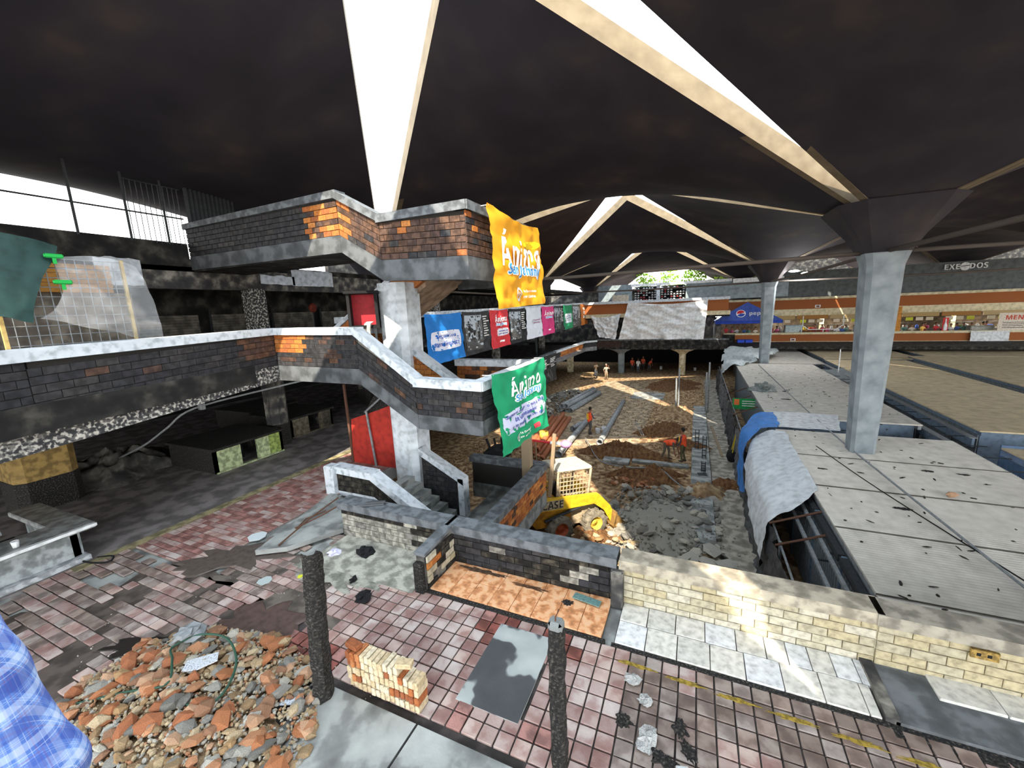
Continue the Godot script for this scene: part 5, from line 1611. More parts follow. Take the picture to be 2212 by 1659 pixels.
	tube(s, [v(-0.6, 0.15, 0), v(0.5, 0.0, 0)], 0.05, 7)
	obj("handle", s, skin(col("b8222e"), 0.5, "", 1), o)
	s = S()
	tube(s, [v(0.5, 0, 0), v(1.05, -0.08, 0)], 0.07, 7)
	obj("neck", s, M.white, o)
	s = S()
	tube(s, [v(-0.1, -2.9, 0.1), v(-0.1, 0.1, 0.0)], 0.03, 6)
	obj("stake", s, M.wood, o)
	var sb := S(true)
	lathe(sb, [[0.0, -0.12], [0.2, -0.1], [0.26, 0.05], [0.1, 0.16], [0.0, 0.16]], v(1.15, -0.08, 0), 10)
	obj("bristles", sb, skin(col("d7a2d4"), 0.8, "grain", 0.1), o)
	crumple("burnt_chair", "black burnt tangle behind the lowest landing", v(-7.0, 2.9, -14.0), 0.45, M.black)
	o = get_node("burnt_chair")
	for k in 4:
		s = S()
		tube(s, [v(-0.3 + 0.2 * k, 0, 0), v(-0.5 + 0.3 * k, 0.6, 0.1)], 0.05, 6)
		tube(s, [v(-0.3 + 0.2 * k, 0, 0), v(-0.3 + 0.2 * k, -2.9, 0)], 0.03, 5)
		obj("strut", s, M.black, o)
	o = thing("shoulder_bag", "black shoulder bag hung by a yellow strap on the fence", "bag", v(1.95, 0.55, -23.0))
	s = S(true)
	lathe(s, [[0.0, -0.32], [0.25, -0.3], [0.38, -0.05], [0.3, 0.22], [0.0, 0.3]], Vector3.ZERO, 12, Basis.from_scale(v(0.7, 1, 1)))
	obj("pouch", s, M.black, o)
	s = S()
	tube(s, [v(0, 0.2, -0.25), v(0.15, 1.2, 0), v(0, 0.2, 0.25)], 0.025, 5)
	obj("strap", s, skin(col("c9b52c"), 0.6, "", 1), o)
	loader()

func long_pipe(n: String, label: String, a: Vector3, b: Vector3, r: float, m: Material, group := "") -> void:
	var o := thing(n, label, "pipe", Vector3.ZERO, 0.0, group)
	var s := S(true)
	pipe(s, a, b, r, 0.025)
	obj("barrel", s, m, o)
	s = S(true)
	pipe(s, a, a.lerp(b, 0.035), r + 0.02, 0.03)
	obj("socket_end", s, m, o)

func loader() -> void:
	var o := thing("skid_loader", "yellow skid-steer loader with dusty tyres parked behind the low wall", "loader", v(-4.4, 0.0, -14.2), atan2(0.80, 0.72))
	o.scale = Vector3.ONE * 1.14
	# local x runs forward, z to the loader's right-hand side facing the viewer
	o.rotation.z = -0.08
	var yellow := skin(col("d89a2e"), 0.5, "dirty", 1.5)
	var bright := skin(col("e3b92c"), 0.45, "soft", 1.5)
	var dusty := skin(col("c9b79a"), 0.8, "dirty", 1.0)
	var tyre := skin(col("8d8577"), 0.95, "dirty", 0.7)
	part_box("chassis", dusty, o, v(-1.05, 0.32, -0.5), v(1.0, 1.0, 0.5), 0.05)
	var s := S()
	prism(s, [[-1.45, 0.5], [-0.2, 0.45], [-0.2, 1.25], [-1.35, 1.35]], v(0, 0, 0.62), Vector3.RIGHT, Vector3.UP, v(0, 0, -1.24))
	obj("engine_housing", s, yellow, o)
	# cab of bars and mesh
	part_box("cab_roof", skin(col("d8cdb6"), 0.7, "soft", 1.0), o, v(-0.75, 2.2, -0.52), v(0.62, 2.32, 0.52), 0.04)
	for q in [[-0.65, -0.48], [-0.65, 0.48], [0.5, -0.48], [0.5, 0.48]]:
		s = S()
		tube(s, [v(q[0], 1.2, q[1]), v(q[0] + (0.08 if q[0] > 0 else -0.02), 2.22, q[1])], 0.05, 6)
		obj("cab_post", s, dusty, o)
	for sd in [-0.48, 0.48]:
		for k in 6:
			part_box("guard_bar", dusty, o, v(-0.62, 1.3 + k * 0.14, sd - 0.012), v(0.52, 1.325 + k * 0.14, sd + 0.012))
		for k in 9:
			part_box("guard_bar", dusty, o, v(-0.58 + k * 0.125, 1.25, sd - 0.01), v(-0.56 + k * 0.125, 2.15, sd + 0.01))
	part_box("seat", M.black, o, v(-0.5, 1.0, -0.25), v(-0.05, 1.25, 0.25), 0.04)
	part_box("seat_back", M.black, o, v(-0.58, 1.2, -0.25), v(-0.45, 1.75, 0.25), 0.04)
	part_box("lamp_bar", M.white, o, v(0.55, 2.12, -0.45), v(0.66, 2.26, -0.3), 0.03)
	part_box("lamp_bar", M.white, o, v(0.55, 2.12, 0.3), v(0.66, 2.26, 0.45), 0.03)
	for sd in [-1.0, 1.0]:
		# lift arm
		s = S()
		prism(s, [[-1.5, 1.12], [-1.42, 1.5], [0.75, 1.42], [1.25, 0.95], [1.55, 0.4], [1.32, 0.34], [1.0, 0.82], [0.6, 1.1], [-0.4, 1.08]], v(0, 0, 0.62 * sd), Vector3.RIGHT, Vector3.UP, v(0, 0, 0.14 * sd))
		var arm := obj("lift_arm", s, bright, o)
		if sd > 0:
			s = S()
			for p in letters("CASE", 0.24): s.add_vertex(v(-0.98 + p.x, 1.29 + p.y, 0.775))
			obj("lettering", s, skin(col("2b2a28"), 0.6, "", 1), arm)
			s = S()
			box(s, v(-0.98, 1.29, 0.765), v(0.78, 0.3, 0.01))
			obj("name_plate", s, dusty, arm)
		s = S()
		tube(s, [v(-1.2, 0.75, 0.7 * sd), v(0.1, 1.05, 0.7 * sd)], 0.05, 8)
		obj("ram", s, M.dark_steel, o)
		for wx in [-0.66, 0.66]:
			var w := Node3D.new()
			w.name = "wheel"
			o.add_child(w, true)
			w.position = v(wx, 0.43, 0.72 * sd)
			var b := Basis(Vector3.RIGHT, PI / 2)
			s = S(true)
			lathe(s, [[0.24, -0.15], [0.4, -0.16], [0.43, -0.1], [0.43, 0.1], [0.4, 0.16], [0.24, 0.15]], Vector3.ZERO, 24, b)
			obj("tyre", s, tyre, w)
			s = S()
			for k in 20:
				var a := TAU * k / 20.0
				box(s, v(cos(a) * 0.435, sin(a) * 0.435, 0.08 if k % 2 else -0.08), v(0.05, 0.06, 0.16), Basis(v(0, 0, 1), a))
			obj("tread", s, tyre, w)
			s = S(true)
			lathe(s, [[0.0, 0.06], [0.09, 0.06], [0.1, 0.03], [0.2, 0.02], [0.245, 0.15], [0.25, 0.15], [0.25, -0.15], [0.0, -0.15]], Vector3.ZERO, 20, b if sd > 0 else Basis(Vector3.RIGHT, -PI / 2))
			obj("rim", s, skin(col("c4603c"), 0.6, "soft", 0.6) if wx < 0 else skin(col("cbb04a"), 0.6, "soft", 0.6), w)
	# bucket and linkage
	s = S()
	prism(s, [[1.35, 0.75], [1.3, 0.25], [1.45, 0.06], [2.05, 0.04], [2.05, 0.08], [1.5, 0.12], [1.38, 0.28], [1.42, 0.75]], v(0, 0, -0.95), Vector3.RIGHT, Vector3.UP, v(0, 0, 1.9))
	obj("bucket", s, skin(col("b08a52"), 0.75, "dirty", 1.0), o)
	for sd in [-0.95, 0.92]:
		s = S()
		prism(s, [[1.38, 0.72], [1.32, 0.25], [1.45, 0.06], [2.05, 0.05]], v(0, 0, sd), Vector3.RIGHT, Vector3.UP, v(0, 0, 0.03))
		obj("bucket_cheek", s, skin(col("b08a52"), 0.75, "dirty", 1.0), o)
	part_box("coupler", M.rust, o, v(1.05, 0.35, -0.5), v(1.3, 0.8, 0.5), 0.04)

# ---------------------------------------------------------------- market stalls under the near columns
func corrugated(s: SurfaceTool, x0: float, x1: float, z0: float, z1: float, y: float, pitch: float, amp: float) -> void:
	var n := maxi(2, roundi((z1 - z0) / pitch * 2.0))
	for k in n:
		var a := lerpf(z0, z1, float(k) / n)
		var b := lerpf(z0, z1, float(k + 1) / n)
		var ya := y + (amp if k % 2 else 0.0)
		var yb := y + (amp if (k + 1) % 2 else 0.0)
		quad(s, v(x0, ya, a), v(x1, ya, a), v(x1, yb, b), v(x0, yb, b))
		quad(s, v(x0, y - 0.03, b), v(x1, y - 0.03, b), v(x1, y - 0.03, a), v(x0, y - 0.03, a))
	for x in [x0, x1]:
		quad(s, v(x, y - 0.03, z0), v(x, y - 0.03, z1), v(x, y + amp, z1), v(x, y + amp, z0))

func stalls() -> void:
	var top := skin(Color.WHITE, 0.85, "stalltop", 2.8)
	var warm := skin(col("fff0d0"), 0.85, "stalltop", 3.6)
	var blue := skin(col("6f8296"), 0.6, "soft", 2.0)
	# rows of stall roofs: [x0, x1, list of joints in z, material]
	var rows := [
		["corrugated grey roof over the stall row nearest the pit", 3.3, 9.0, [-6.2, -9.0, -11.6, -14.2, -17.0, -20.2], top, true, 2.9],
		["dusty grey roof of the stall row beyond the white tarpaulin", 3.3, 9.0, [-22.4, -26.0, -31.0, -36.0, -41.0], top, false, 2.9],
		["flat roof sheets at the end of the first stall row", 4.2, 10.2, [-42.5, -47.0, -51.0, -55.5], top, false, 2.75],
		["tan roof of the second stall row beyond the aisle", 10.5, 16.0, [-21.8, -26.0, -32.0, -38.0, -44.0], warm, false, 2.95],
		["tan roof of the second stall row's far half", 10.9, 18.0, [-46.0, -50.0, -55.8], warm, false, 2.8],
		["tan roof of the third stall row", 17.2, 25.0, [-26.0, -33.0, -40.0, -47.0], warm, false, 2.95],
		["pale tan roof sheets under the food hall", 19.0, 32.0, [-48.5, -52.0, -56.0], warm, false, 2.8],
		["roof of the stall row at the edge of the view", 26.0, 36.0, [-30.0, -38.0, -46.0], warm, false, 2.9]]
	for r in rows:
		var o := thing("stall_row", r[0], "stall roof", Vector3.ZERO)
		var js: Array = r[3]
		for k in js.size() - 1:
			var s := S()
			if r[5]: corrugated(s, r[1], r[2], js[k + 1] + 0.02, js[k] - 0.02, r[6] + 0.004 * (k % 2), 0.1, 0.022)
			else: box(s, v((r[1] + r[2]) * 0.5, r[6] - 0.02, (js[k] + js[k + 1]) * 0.5), v(r[2] - r[1], 0.06, absf(js[k] - js[k + 1]) - 0.04))
			obj("roof_sheet", s, r[4], o)
		for x in [r[1] + 0.1, r[2] - 0.1]:
			part_box("edge_angle", M.steel if r[1] < 9 else blue, o, v(x - 0.06, r[6] - 0.22, js[-1]), v(x + 0.06, r[6] - 0.06, js[0]))
			var wall_m: Material = M.dark_steel if x > r[1] + 1 else skin(col("7d8488"), 0.55, "soft", 1.5)
			part_box("stall_front", wall_m, o, v(x - 0.02, 0.0, js[-1] + 0.3), v(x + 0.02, r[6] - 0.25, js[0] - 0.3))
		part_box("stall_end", blue, o, v(r[1] + 0.15, 0.0, js[0] - 0.34), v(r[2] - 0.15, r[6] - 0.1, js[0] - 0.3))
	# roller shutters in the gap above the fence
	for k in 3:
		var o := thing("roller_shutter", "ribbed steel shutter in the stall front facing the fence, %s from the low wall" % ["first", "second", "third"][k], "shutter", v(3.28, 0, -8.4 - k * 2.3), 0.0, "shutters of the first stall row")
		for q in 26:
			part_box("slat", M.steel, o, v(-0.05 - 0.012 * (q % 2), 0.1, -2.15 + q * 0.083), v(0.0, 2.5, -2.15 + q * 0.083 + 0.075))
		part_box("frame_post", blue, o, v(-0.09, 0, -2.2), v(0.02, 2.7, -2.14))
		part_box("head_rail", M.dark_steel, o, v(-0.12, 2.5, -2.2), v(0.02, 2.68, 0.0))
	for k in 2:
		var o := thing("gutter_rail", "steel channel along the stall roof edge, %s one" % ["inner", "outer"][k], "rail", v(3.05 - k * 0.22, 2.45 - 0.22 * k, 0))
		part_box("channel", M.steel, o, v(-0.04, 0, -20), v(0.04, 0.07, -7.0))
		for q in 5:
			part_box("bracket", M.dark_steel, o, v(-0.02, 0.0, -8.5 - q * 2.6), v(0.28 + k * 0.2, 0.04, -8.46 - q * 2.6))
	# black fence cloth along the walkway
	for k in 7:
		var z0 := -8.2 - k * 5.2
		fence_panel(z0, z0 - 5.2, k)
	for q in [[-12.6, 2.45], [-11.6, 2.35], [-25.5, 2.3], [-28.5, 2.3], [-31.0, 2.3]]:
		var o := thing("strut_bar", "thin steel strut between the fence and the stall roof", "bar", Vector3.ZERO, 0.0, "struts over the fence")
		var s := S()
		tube(s, [v(2.1, q[1] - 0.2, q[0]), v(3.3, q[1] + 0.3, q[0] - 0.1)], 0.03, 6)
		obj("rod", s, M.rust, o)
	# tarpaulins
	tarp("white_tarpaulin", "white tarpaulin stretched from the stall roof down over the fence", [[v(3.55, 2.97, -19.8), v(3.5, 2.98, -17.0), v(3.45, 2.98, -13.6)], [v(2.8, 2.86, -19.6), v(2.75, 2.74, -16.5), v(2.7, 2.6, -12.9)], [v(2.15, 2.55, -18.6), v(2.1, 2.3, -15.6), v(2.1, 2.2, -12.6)], [v(1.9, 1.5, -16.8), v(1.9, 1.3, -14.6), v(1.95, 1.15, -12.4)]], col("dde3e8"), 5, 0.14)
	tarp("blue_tarpaulin", "bright blue tarpaulin at the far corner of the white one", [[v(3.5, 3.03, -22.6), v(3.5, 3.02, -21.0), v(3.4, 3.02, -19.8)], [v(2.8, 3.0, -22.0), v(2.7, 3.04, -20.6), v(2.6, 3.05, -19.4)], [v(2.05, 2.6, -20.6), v(2.0, 2.6, -19.4), v(1.98, 2.55, -18.0)], [v(1.9, 1.5, -19.4), v(1.85, 0.9, -18.2), v(1.88, 1.2, -17.0)]], col("3f86d6"), 6, 0.14)
	tarp("white_tarpaulin", "flat white tarpaulin spread on the stall roof behind the near column", [[v(3.5, 3.0, -23.0), v(4.9, 2.99, -23.1), v(6.2, 2.98, -23.0)], [v(3.5, 3.0, -21.6), v(4.7, 2.99, -21.8), v(5.9, 2.98, -21.6)], [v(3.45, 3.0, -20.2), v(4.5, 2.99, -20.2), v(5.6, 2.97, -20.3)]], col("dfe4e8"), 7)
	tarp("plastic_sheet", "crumpled white plastic sheet on the far end of the first stall row", [[v(3.0, 3.3, -49.0), v(5.0, 3.4, -49.5), v(7.6, 3.2, -49.0)], [v(2.6, 2.9, -45.5), v(4.6, 3.3, -45.5), v(6.9, 3.1, -45.5)], [v(2.4, 2.6, -42.5), v(3.4, 3.1, -42.0), v(5.0, 2.95, -41.6)], [v(2.2, 1.6, -41.0), v(2.8, 2.6, -39.8), v(3.5, 2.95, -39.0)]], col("c9d2d4"), 8, 0.4)
	# little green banner on the fence
	var o := thing("small_banner", "small green banner with an orange mark tied to the fence frame", "banner", v(2.2, 2.35, -27.4), 0.0)
	part_box("cloth", skin(col("1f9a52"), 0.7, "soft", 1.0), o, v(0, -0.35, 0), v(1.5, 0.3, 0.03))
	part_box("mark", skin(col("d8743a"), 0.7, "", 1), o, v(0.08, -0.1, 0.03), v(0.35, 0.25, 0.04))
	for k in 3: part_box("text_line", M.white, o, v(0.5, 0.12 - k * 0.14, 0.03), v(1.4 - 0.1 * k, 0.17 - k * 0.14, 0.04))
	# cables along the first roof
	for q in [["thin black cable trailing over the first stall roof", [v(6.3, 2.95, -9.0), v(5.0, 2.96, -14.2), v(4.3, 2.96, -18.0)], 0.014, M.black], ["long grey conduit laid along the stall roof past the column foot", [v(5.9, 2.96, -9.0), v(5.5, 2.97, -15.0), v(5.2, 2.97, -22.0), v(5.0, 2.96, -40.0)], 0.028, M.steel]]:
		o = thing("roof_conduit", q[0], "cable")
		var s := S(true)
		tube(s, smooth_path(q[1], 6), q[2], 6)
		obj("cable_sheath", s, q[3], o)
	var s := S()
	for k in 170:
		var p := v(rf(3.6, 8.8), 2.935, rf(-38, -8.5))
		var b := Basis.from_euler(v(rf(-0.3, 0.3), rf(0, TAU), rf(-0.3, 0.3))) * Basis.from_scale(v(rf(0.04, 0.2), rf(0.01, 0.04), rf(0.02, 0.07)))
		s.append_from(stones[k % 10], 0, Transform3D(b, p))
	s.set_material(M.char)
	var fl := inst("soot_flakes", s.commit(), self)
	fl.set_meta("kind", "stuff")
	tag(fl, "black flakes of soot scattered on the stall roof", "soot")
	for k in 8:
		var bl := blot(self, "soot_splash", v(rf(3.8, 8.0), 2.925, rf(-21.5, -11) if k < 5 else rf(-34, -24)), rf(0.12, 0.3), rf(0.05, 0.12), M.char, 300 + k, 0.012)
		tag(bl, "dark burnt splash on the stall roof", "soot", "burnt splashes on the stall roof")
	o = thing("roof_brick", "single reddish brick lump on the corrugated roof", "brick", v(6.6, 2.99, -14.4), 0.5)
	inst("lump", stones[3], o, Vector3.ZERO, Basis.from_scale(v(0.28, 0.16, 0.2)), M.rub_orange3)
	crumple("grey_tarp_bundle", "folded grey tarpaulin bundle on the second part of the stall roof", v(3.9, 3.0, -29.0), 0.6, skin(col("7d8685"), 0.6, "dirty", 0.6))
	# aisle between the first and second row: beams, goods, awnings
	for q in [[9.15, -12.0, -44.0], [10.2, -21.5, -46.0]]:
		o = thing("aisle_beam", "grey-blue steel beam along the market aisle, %s side" % ("pit" if q[0] < 10 else "food hall"), "beam")
		part_box("web", blue, o, v(q[0] - 0.04, 2.35, q[2]), v(q[0] + 0.04, 2.7, q[1]))
		part_box("flange", M.steel, o, v(q[0] - 0.12, 2.7, q[2]), v(q[0] + 0.12, 2.74, q[1]))
		for k in 7:
			part_box("post", M.dark_steel, o, v(q[0] - 0.04, 0, lerpf(q[1], q[2], (k + 0.4) / 7.0)), v(q[0] + 0.04, 2.4, lerpf(q[1], q[2], (k + 0.4) / 7.0) + 0.08))
	for k in 22:
		o = thing("aisle_rod", "thin cross rod between the aisle beams", "rod", v(9.7, 2.6, -14.0 - k * 1.35), 0.0, "cross rods over the aisle")
		s = S()
		tube(s, [v(-0.55, 0, 0), v(0.5, 0.05, 0.1)], 0.02, 5)
		obj("rod", s, M.dark_steel, o)
	for k in 70:
		var c: Color = [col("b8332e"), col("2f55b0"), col("e4e2da"), col("c9a23a"), col("2e7a4a"), col("7a4a2e"), col("d9762e"), col("8a8f94"), col("b05a86")][rng.randi() % 9]
		var p := v(rf(9.35, 10.0), 0.005, rf(-36, -14.5))
		o = thing("market_goods", "bundle of coloured goods in the market aisle", "goods", p, rf(0, 3), "goods in the market aisle")
		s = S()
		var h := rf(0.5, 1.7)
		bevel(s, v(0, h * 0.5, 0), v(rf(0.25, 0.5), h, rf(0.25, 0.5)), 0.05)
		obj("bundle", s, skin(c, 0.8, "grain", 0.3), o)
	o = thing("blue_shed", "blue painted metal shed at the edge of the view", "shed", v(9.9, 0, -15.5))
	part_box("wall_panel", skin(col("5f7a9c"), 0.5, "soft", 2.0), o, v(0.4, 0, -4.6), v(0.46, 2.5, 2.5))
	part_box("side_panel", skin(col("52698a"), 0.5, "soft", 2.0), o, v(0.4, 0, -4.65), v(4.0, 2.9, -4.6))
	part_box("roof_panel", warm, o, v(0.4, 2.75, -4.6), v(4.0, 2.8, 2.5))
	s = S()
	for p in letters("1363", 0.3): s.add_vertex(v(0.385, 1.9 + p.y, -0.9 + p.x))
	obj("lettering", s, M.white, o)
	o = thing("white_pole", "thin white pole rising between the stall roofs", "pole", v(10.0, 2.3, -38.0))
	s = S()
	tube(s, [Vector3.ZERO, v(0, 2.2, 0)], 0.035, 6)
	obj("shaft", s, M.white, o)
	part_box("foot", M.dark_steel, o, v(-0.1, -2.3, -0.1), v(0.1, 0.0, 0.1))
	tarp("grey_awning", "torn grey awning across the aisle behind the near column", [[v(8.9, 2.95, -31.0), v(9.6, 2.6, -31.2), v(10.5, 2.95, -31.0)], [v(9.0, 2.9, -35.0), v(9.7, 2.5, -35.5), v(10.6, 2.9, -35.0)], [v(8.8, 2.9, -39.0), v(9.6, 2.7, -39.0), v(10.6, 2.95, -39.0)]], col("7f888c"), 11, 0.1)

func fence_panel(z0: float, z1: float, k: int) -> void:
	var o := thing("fence_cloth", "black-grey cloth fence panel along the walkway, number %s from the low wall" % ["one", "two", "three", "four", "five", "six", "seven"][k], "fence", Vector3.ZERO, 0.0, "cloth fence panels")
	var nz := noise(200 + k, 1.0, 3)
	var s := S(true)
	var at := func(p: float, q: float) -> Vector3:
		var z := lerpf(z0, z1, p)
		var fold := sin(z * 7.0 + nz.get_noise_2d(z, q * 2.0) * 5.0) * 0.07 * (0.4 + q) + nz.get_noise_2d(z * 0.8, q * 2.0) * 0.12
		return v(2.15 + fold - 0.25 * (1.0 - (1.0 - q)) * 0.3, 2.05 * (1.0 - q) + 0.03 + nz.get_noise_1d(z * 0.7) * 0.15 * (1.0 - q), z)
	for i in 44:
		for j in 8:
			quad(s, at.call(i / 44.0, j / 8.0), at.call((i + 1) / 44.0, j / 8.0), at.call((i + 1) / 44.0, (j + 1) / 8.0), at.call(i / 44.0, (j + 1) / 8.0))
	obj("fabric", s, skin([col("57585a"), col("6e7072"), col("7c7e80")][k % 3], 0.8, "dirty", 1.4), o)
	for q in 3:
		s = S()
		var z := lerpf(z0, z1, (q + 0.1) / 3.0)
		tube(s, [v(2.3, 0, z), v(2.25, 2.15, z)], 0.04, 6)
		obj("post", s, M.steel, o)
	s = S()
	tube(s, [v(2.25, 2.1, z0), v(2.25, 2.1, z1)], 0.03, 6)
	obj("rail", s, M.steel, o)

func tarp(n: String, label: String, grid: Array, color: Color, seed_: int, wrinkle := 0.05) -> void:
	# grid of control points, smoothed and wrinkled
	var o := thing(n, label, "tarpaulin")
	var nz := noise(seed_ * 5, 0.8, 3)
	var rows := []
	for r in grid: rows.append(smooth_path(r, 10))
	var cols := []
	for k in rows[0].size():
		var line := []
		for r in rows: line.append(r[k])
		cols.append(smooth_path(line, 8))
	var s := S(true)
	var at := func(i: int, j: int) -> Vector3:
		var p: Vector3 = cols[i][j]
		return p + v(nz.get_noise_3dv(p), nz.get_noise_3dv(p + v(9, 0, 0)) + 0.3, nz.get_noise_3dv(p + v(0, 7, 0))) * wrinkle
	for i in cols.size() - 1:
		for j in cols[0].size() - 1:
			quad(s, at.call(i, j), at.call(i + 1, j), at.call(i + 1, j + 1), at.call(i, j + 1))
	var m := skin(color, 0.6, "soft", 2.0)
	m.backlight_enabled = true
	m.backlight = color * 0.2
	obj("sheet", s, m, o)

# ---------------------------------------------------------------- people
# bones: [a, b, radius a, radius b, colour]; one continuous skin meshed as surface nets
func flesh(bones: Array, h: float, blend := 0.035) -> ArrayMesh:
	var lo := Vector3.INF
	var hi := -Vector3.INF
	for b in bones:
		for k in 2:
			var r: float = b[2 + k]
			lo = lo.min(b[k] - Vector3.ONE * (r + h * 2))
			hi = hi.max(b[k] + Vector3.ONE * (r + h * 2))
	var n := Vector3i(((hi - lo) / h).ceil()) + Vector3i.ONE
	var f := PackedFloat32Array()
	f.resize(n.x * n.y * n.z)
	f.fill(1.0)
	for b in bones:
		var r: float = maxf(b[2], b[3]) + h * 2.5 + blend
		var p0 := Vector3i(((b[0].min(b[1]) - Vector3.ONE * r - lo) / h).floor()).clamp(Vector3i.ZERO, n - Vector3i.ONE)
		var p1 := Vector3i(((b[0].max(b[1]) + Vector3.ONE * r - lo) / h).ceil()).clamp(Vector3i.ZERO, n - Vector3i.ONE)
		var ax: Vector3 = b[1] - b[0]
		var l2 := maxf(ax.length_squared(), 1e-6)
		for z in range(p0.z, p1.z + 1):
			for y in range(p0.y, p1.y + 1):
				for x in range(p0.x, p1.x + 1):
					var p := lo + v(x, y, z) * h
					var t := clampf((p - b[0]).dot(ax) / l2, 0.0, 1.0)
					var d: float = p.distance_to(b[0] + ax * t) - lerpf(b[2], b[3], t)
					var i := x + n.x * (y + n.y * z)
					var e := f[i]
					var q := maxf(blend - absf(d - e), 0.0) / blend
					f[i] = minf(d, e) - q * q * blend * 0.25
	var id := PackedInt32Array()
	id.resize(f.size())
	id.fill(-1)
	var vs := PackedVector3Array()
	var cs := PackedColorArray()
	var dx := [0, 1, n.x, n.x + 1, n.x * n.y, n.x * n.y + 1, n.x * n.y + n.x, n.x * n.y + n.x + 1]
	for z in n.z - 1:
		for y in n.y - 1:
			for x in n.x - 1:
				var i := x + n.x * (y + n.y * z)
				var inside := 0
				for k in 8:
					if f[i + dx[k]] < 0: inside += 1
				if inside == 0 or inside == 8: continue
				var c := Vector3.ZERO
				var m := 0
				for e in [[0, 1], [0, 2], [0, 4], [1, 3], [1, 5], [2, 3], [2, 6], [4, 5], [4, 6], [3, 7], [5, 7], [6, 7]]:
					var fa := f[i + dx[e[0]]]
					var fb := f[i + dx[e[1]]]
					if (fa < 0) == (fb < 0): continue
					var t := fa / (fa - fb)
					var pa := v(e[0] & 1, (e[0] >> 1) & 1, (e[0] >> 2) & 1)
					var pb := v(e[1] & 1, (e[1] >> 1) & 1, (e[1] >> 2) & 1)
					c += pa.lerp(pb, t)
					m += 1
				var p := lo + (v(x, y, z) + c / m) * h
				id[i] = vs.size()
				vs.append(p)
				var best := 1e9
				var bc := Color.WHITE
				for b in bones:
					var ax: Vector3 = b[1] - b[0]
					var t := clampf((p - b[0]).dot(ax) / maxf(ax.length_squared(), 1e-6), 0.0, 1.0)
					var d: float = p.distance_to(b[0] + ax * t) - lerpf(b[2], b[3], t)
					if d < best:
						best = d
						bc = b[4]
				cs.append(bc.srgb_to_linear())
	var s := S(true)
	var sx := 1
	var sy := n.x
	var sz := n.x * n.y
	for z in range(1, n.z - 1):
		for y in range(1, n.y - 1):
			for x in range(1, n.x - 1):
				var i := x + n.x * (y + n.y * z)
				for q in [[sx, sy, sz], [sy, sz, sx], [sz, sx, sy]]:
					var a := f[i] < 0
					if a == (f[i + q[0]] < 0): continue
					var w := [id[i], id[i - q[1]], id[i - q[1] - q[2]], id[i - q[2]]]
					if w.min() < 0: continue
					var order := [0, 1, 2, 0, 2, 3] if not a else [0, 2, 1, 0, 3, 2]
					for k in order:
						s.set_color(cs[w[k]])
						s.add_vertex(vs[w[k]])
	s.index()
	s.generate_normals()
	var m := StandardMaterial3D.new()
	m.vertex_color_use_as_albedo = true
	m.roughness = 0.85
	s.set_material(m)
	return s.commit()

# a standing, walking or bending figure; returns joints
func skeleton(bend: float, arms: Array, step: float, colors: Dictionary, seated := false) -> Array:
	var hip := v(0, 0.92, 0)
	var out := []
	var legs := []
	for sd in [-1.0, 1.0]:
		var hj := hip + v(0.09 * sd, -0.02, 0)
		var knee := v(0.1 * sd, 0.5, 0.06 + step * sd * 0.16)
		var foot := v(0.11 * sd, 0.08, -0.02 + step * sd * 0.3)
		if seated:
			hip.y = 0.5
			hj = hip + v(0.09 * sd, 0, 0)
			knee = v(0.11 * sd, 0.48, 0.42)
			foot = v(0.11 * sd, 0.08, 0.42)
		out.append([hj, knee, 0.095, 0.065, colors.trousers])
		out.append([knee, foot, 0.062, 0.045, colors.trousers])
		out.append([foot + v(0, -0.03, -0.04), foot + v(0.02 * sd, -0.045, 0.16), 0.045, 0.035, colors.shoes])
	var spine := v(0, cos(bend), sin(bend))
	var chest := hip + spine * 0.36
	var neck := hip + spine * 0.54
	var head := neck + v(0, cos(bend * 0.8), sin(bend * 0.8) + 0.05) * 0.17
	out.append([hip, hip + spine * 0.16, 0.135, 0.125, colors.shirt])
	out.append([hip + spine * 0.16, chest, 0.125, 0.14, colors.shirt])
	out.append([chest + v(-0.1, 0, 0), chest + v(0.1, 0, 0), 0.115, 0.115, colors.shirt])
	out.append([neck - spine * 0.06 + v(-0.13, 0, 0), neck - spine * 0.06 + v(0.13, 0, 0), 0.065, 0.065, colors.shirt])
	out.append([neck, head, 0.055, 0.06, colors.skin])
	out.append([head + v(0, 0.0, 0.015), head + v(0, 0.1, 0.0), 0.085, 0.1, colors.skin])
	out.append([head + v(0, 0.0, 0.1), head + v(0, 0.04, 0.11), 0.018, 0.014, colors.skin])
	out.append([head + v(0, 0.1, -0.03), head + v(0, 0.14, -0.015), 0.102, 0.1, colors.hair])
	if colors.has("brim"):
		out.append([head + v(0, 0.12, 0.06), head + v(0, 0.11, 0.15), 0.05, 0.03, colors.hair])
	for k in 2:
		var sd := -1.0 if k == 0 else 1.0
		var sh := neck - spine * 0.06 + v(0.19 * sd, 0, 0)
		var el: Vector3 = sh + arms[k][0]
		var wr: Vector3 = el + arms[k][1]
		out.append([sh, el, 0.055, 0.045, colors.shirt if not colors.has("sleeve") else colors.sleeve])
		out.append([el, wr, 0.042, 0.03, colors.get("forearm", colors.skin)])
		var d: Vector3 = arms[k][1].normalized()
		var across := d.cross(Vector3.UP if absf(d.y) < 0.9 else Vector3.RIGHT).normalized()
		out.append([wr, wr + d * 0.07, 0.03, 0.034, colors.skin])
		for g in 4:
			var root: Vector3 = wr + d * 0.08 + across * (g - 1.5) * 0.018
			out.append([root, root + d * [0.055, 0.065, 0.06, 0.045][g] + v(0, -0.015, 0), 0.011, 0.009, colors.skin])
		out.append([wr + d * 0.03, wr + d * 0.07 + across * 0.045, 0.013, 0.01, colors.skin])
	return out

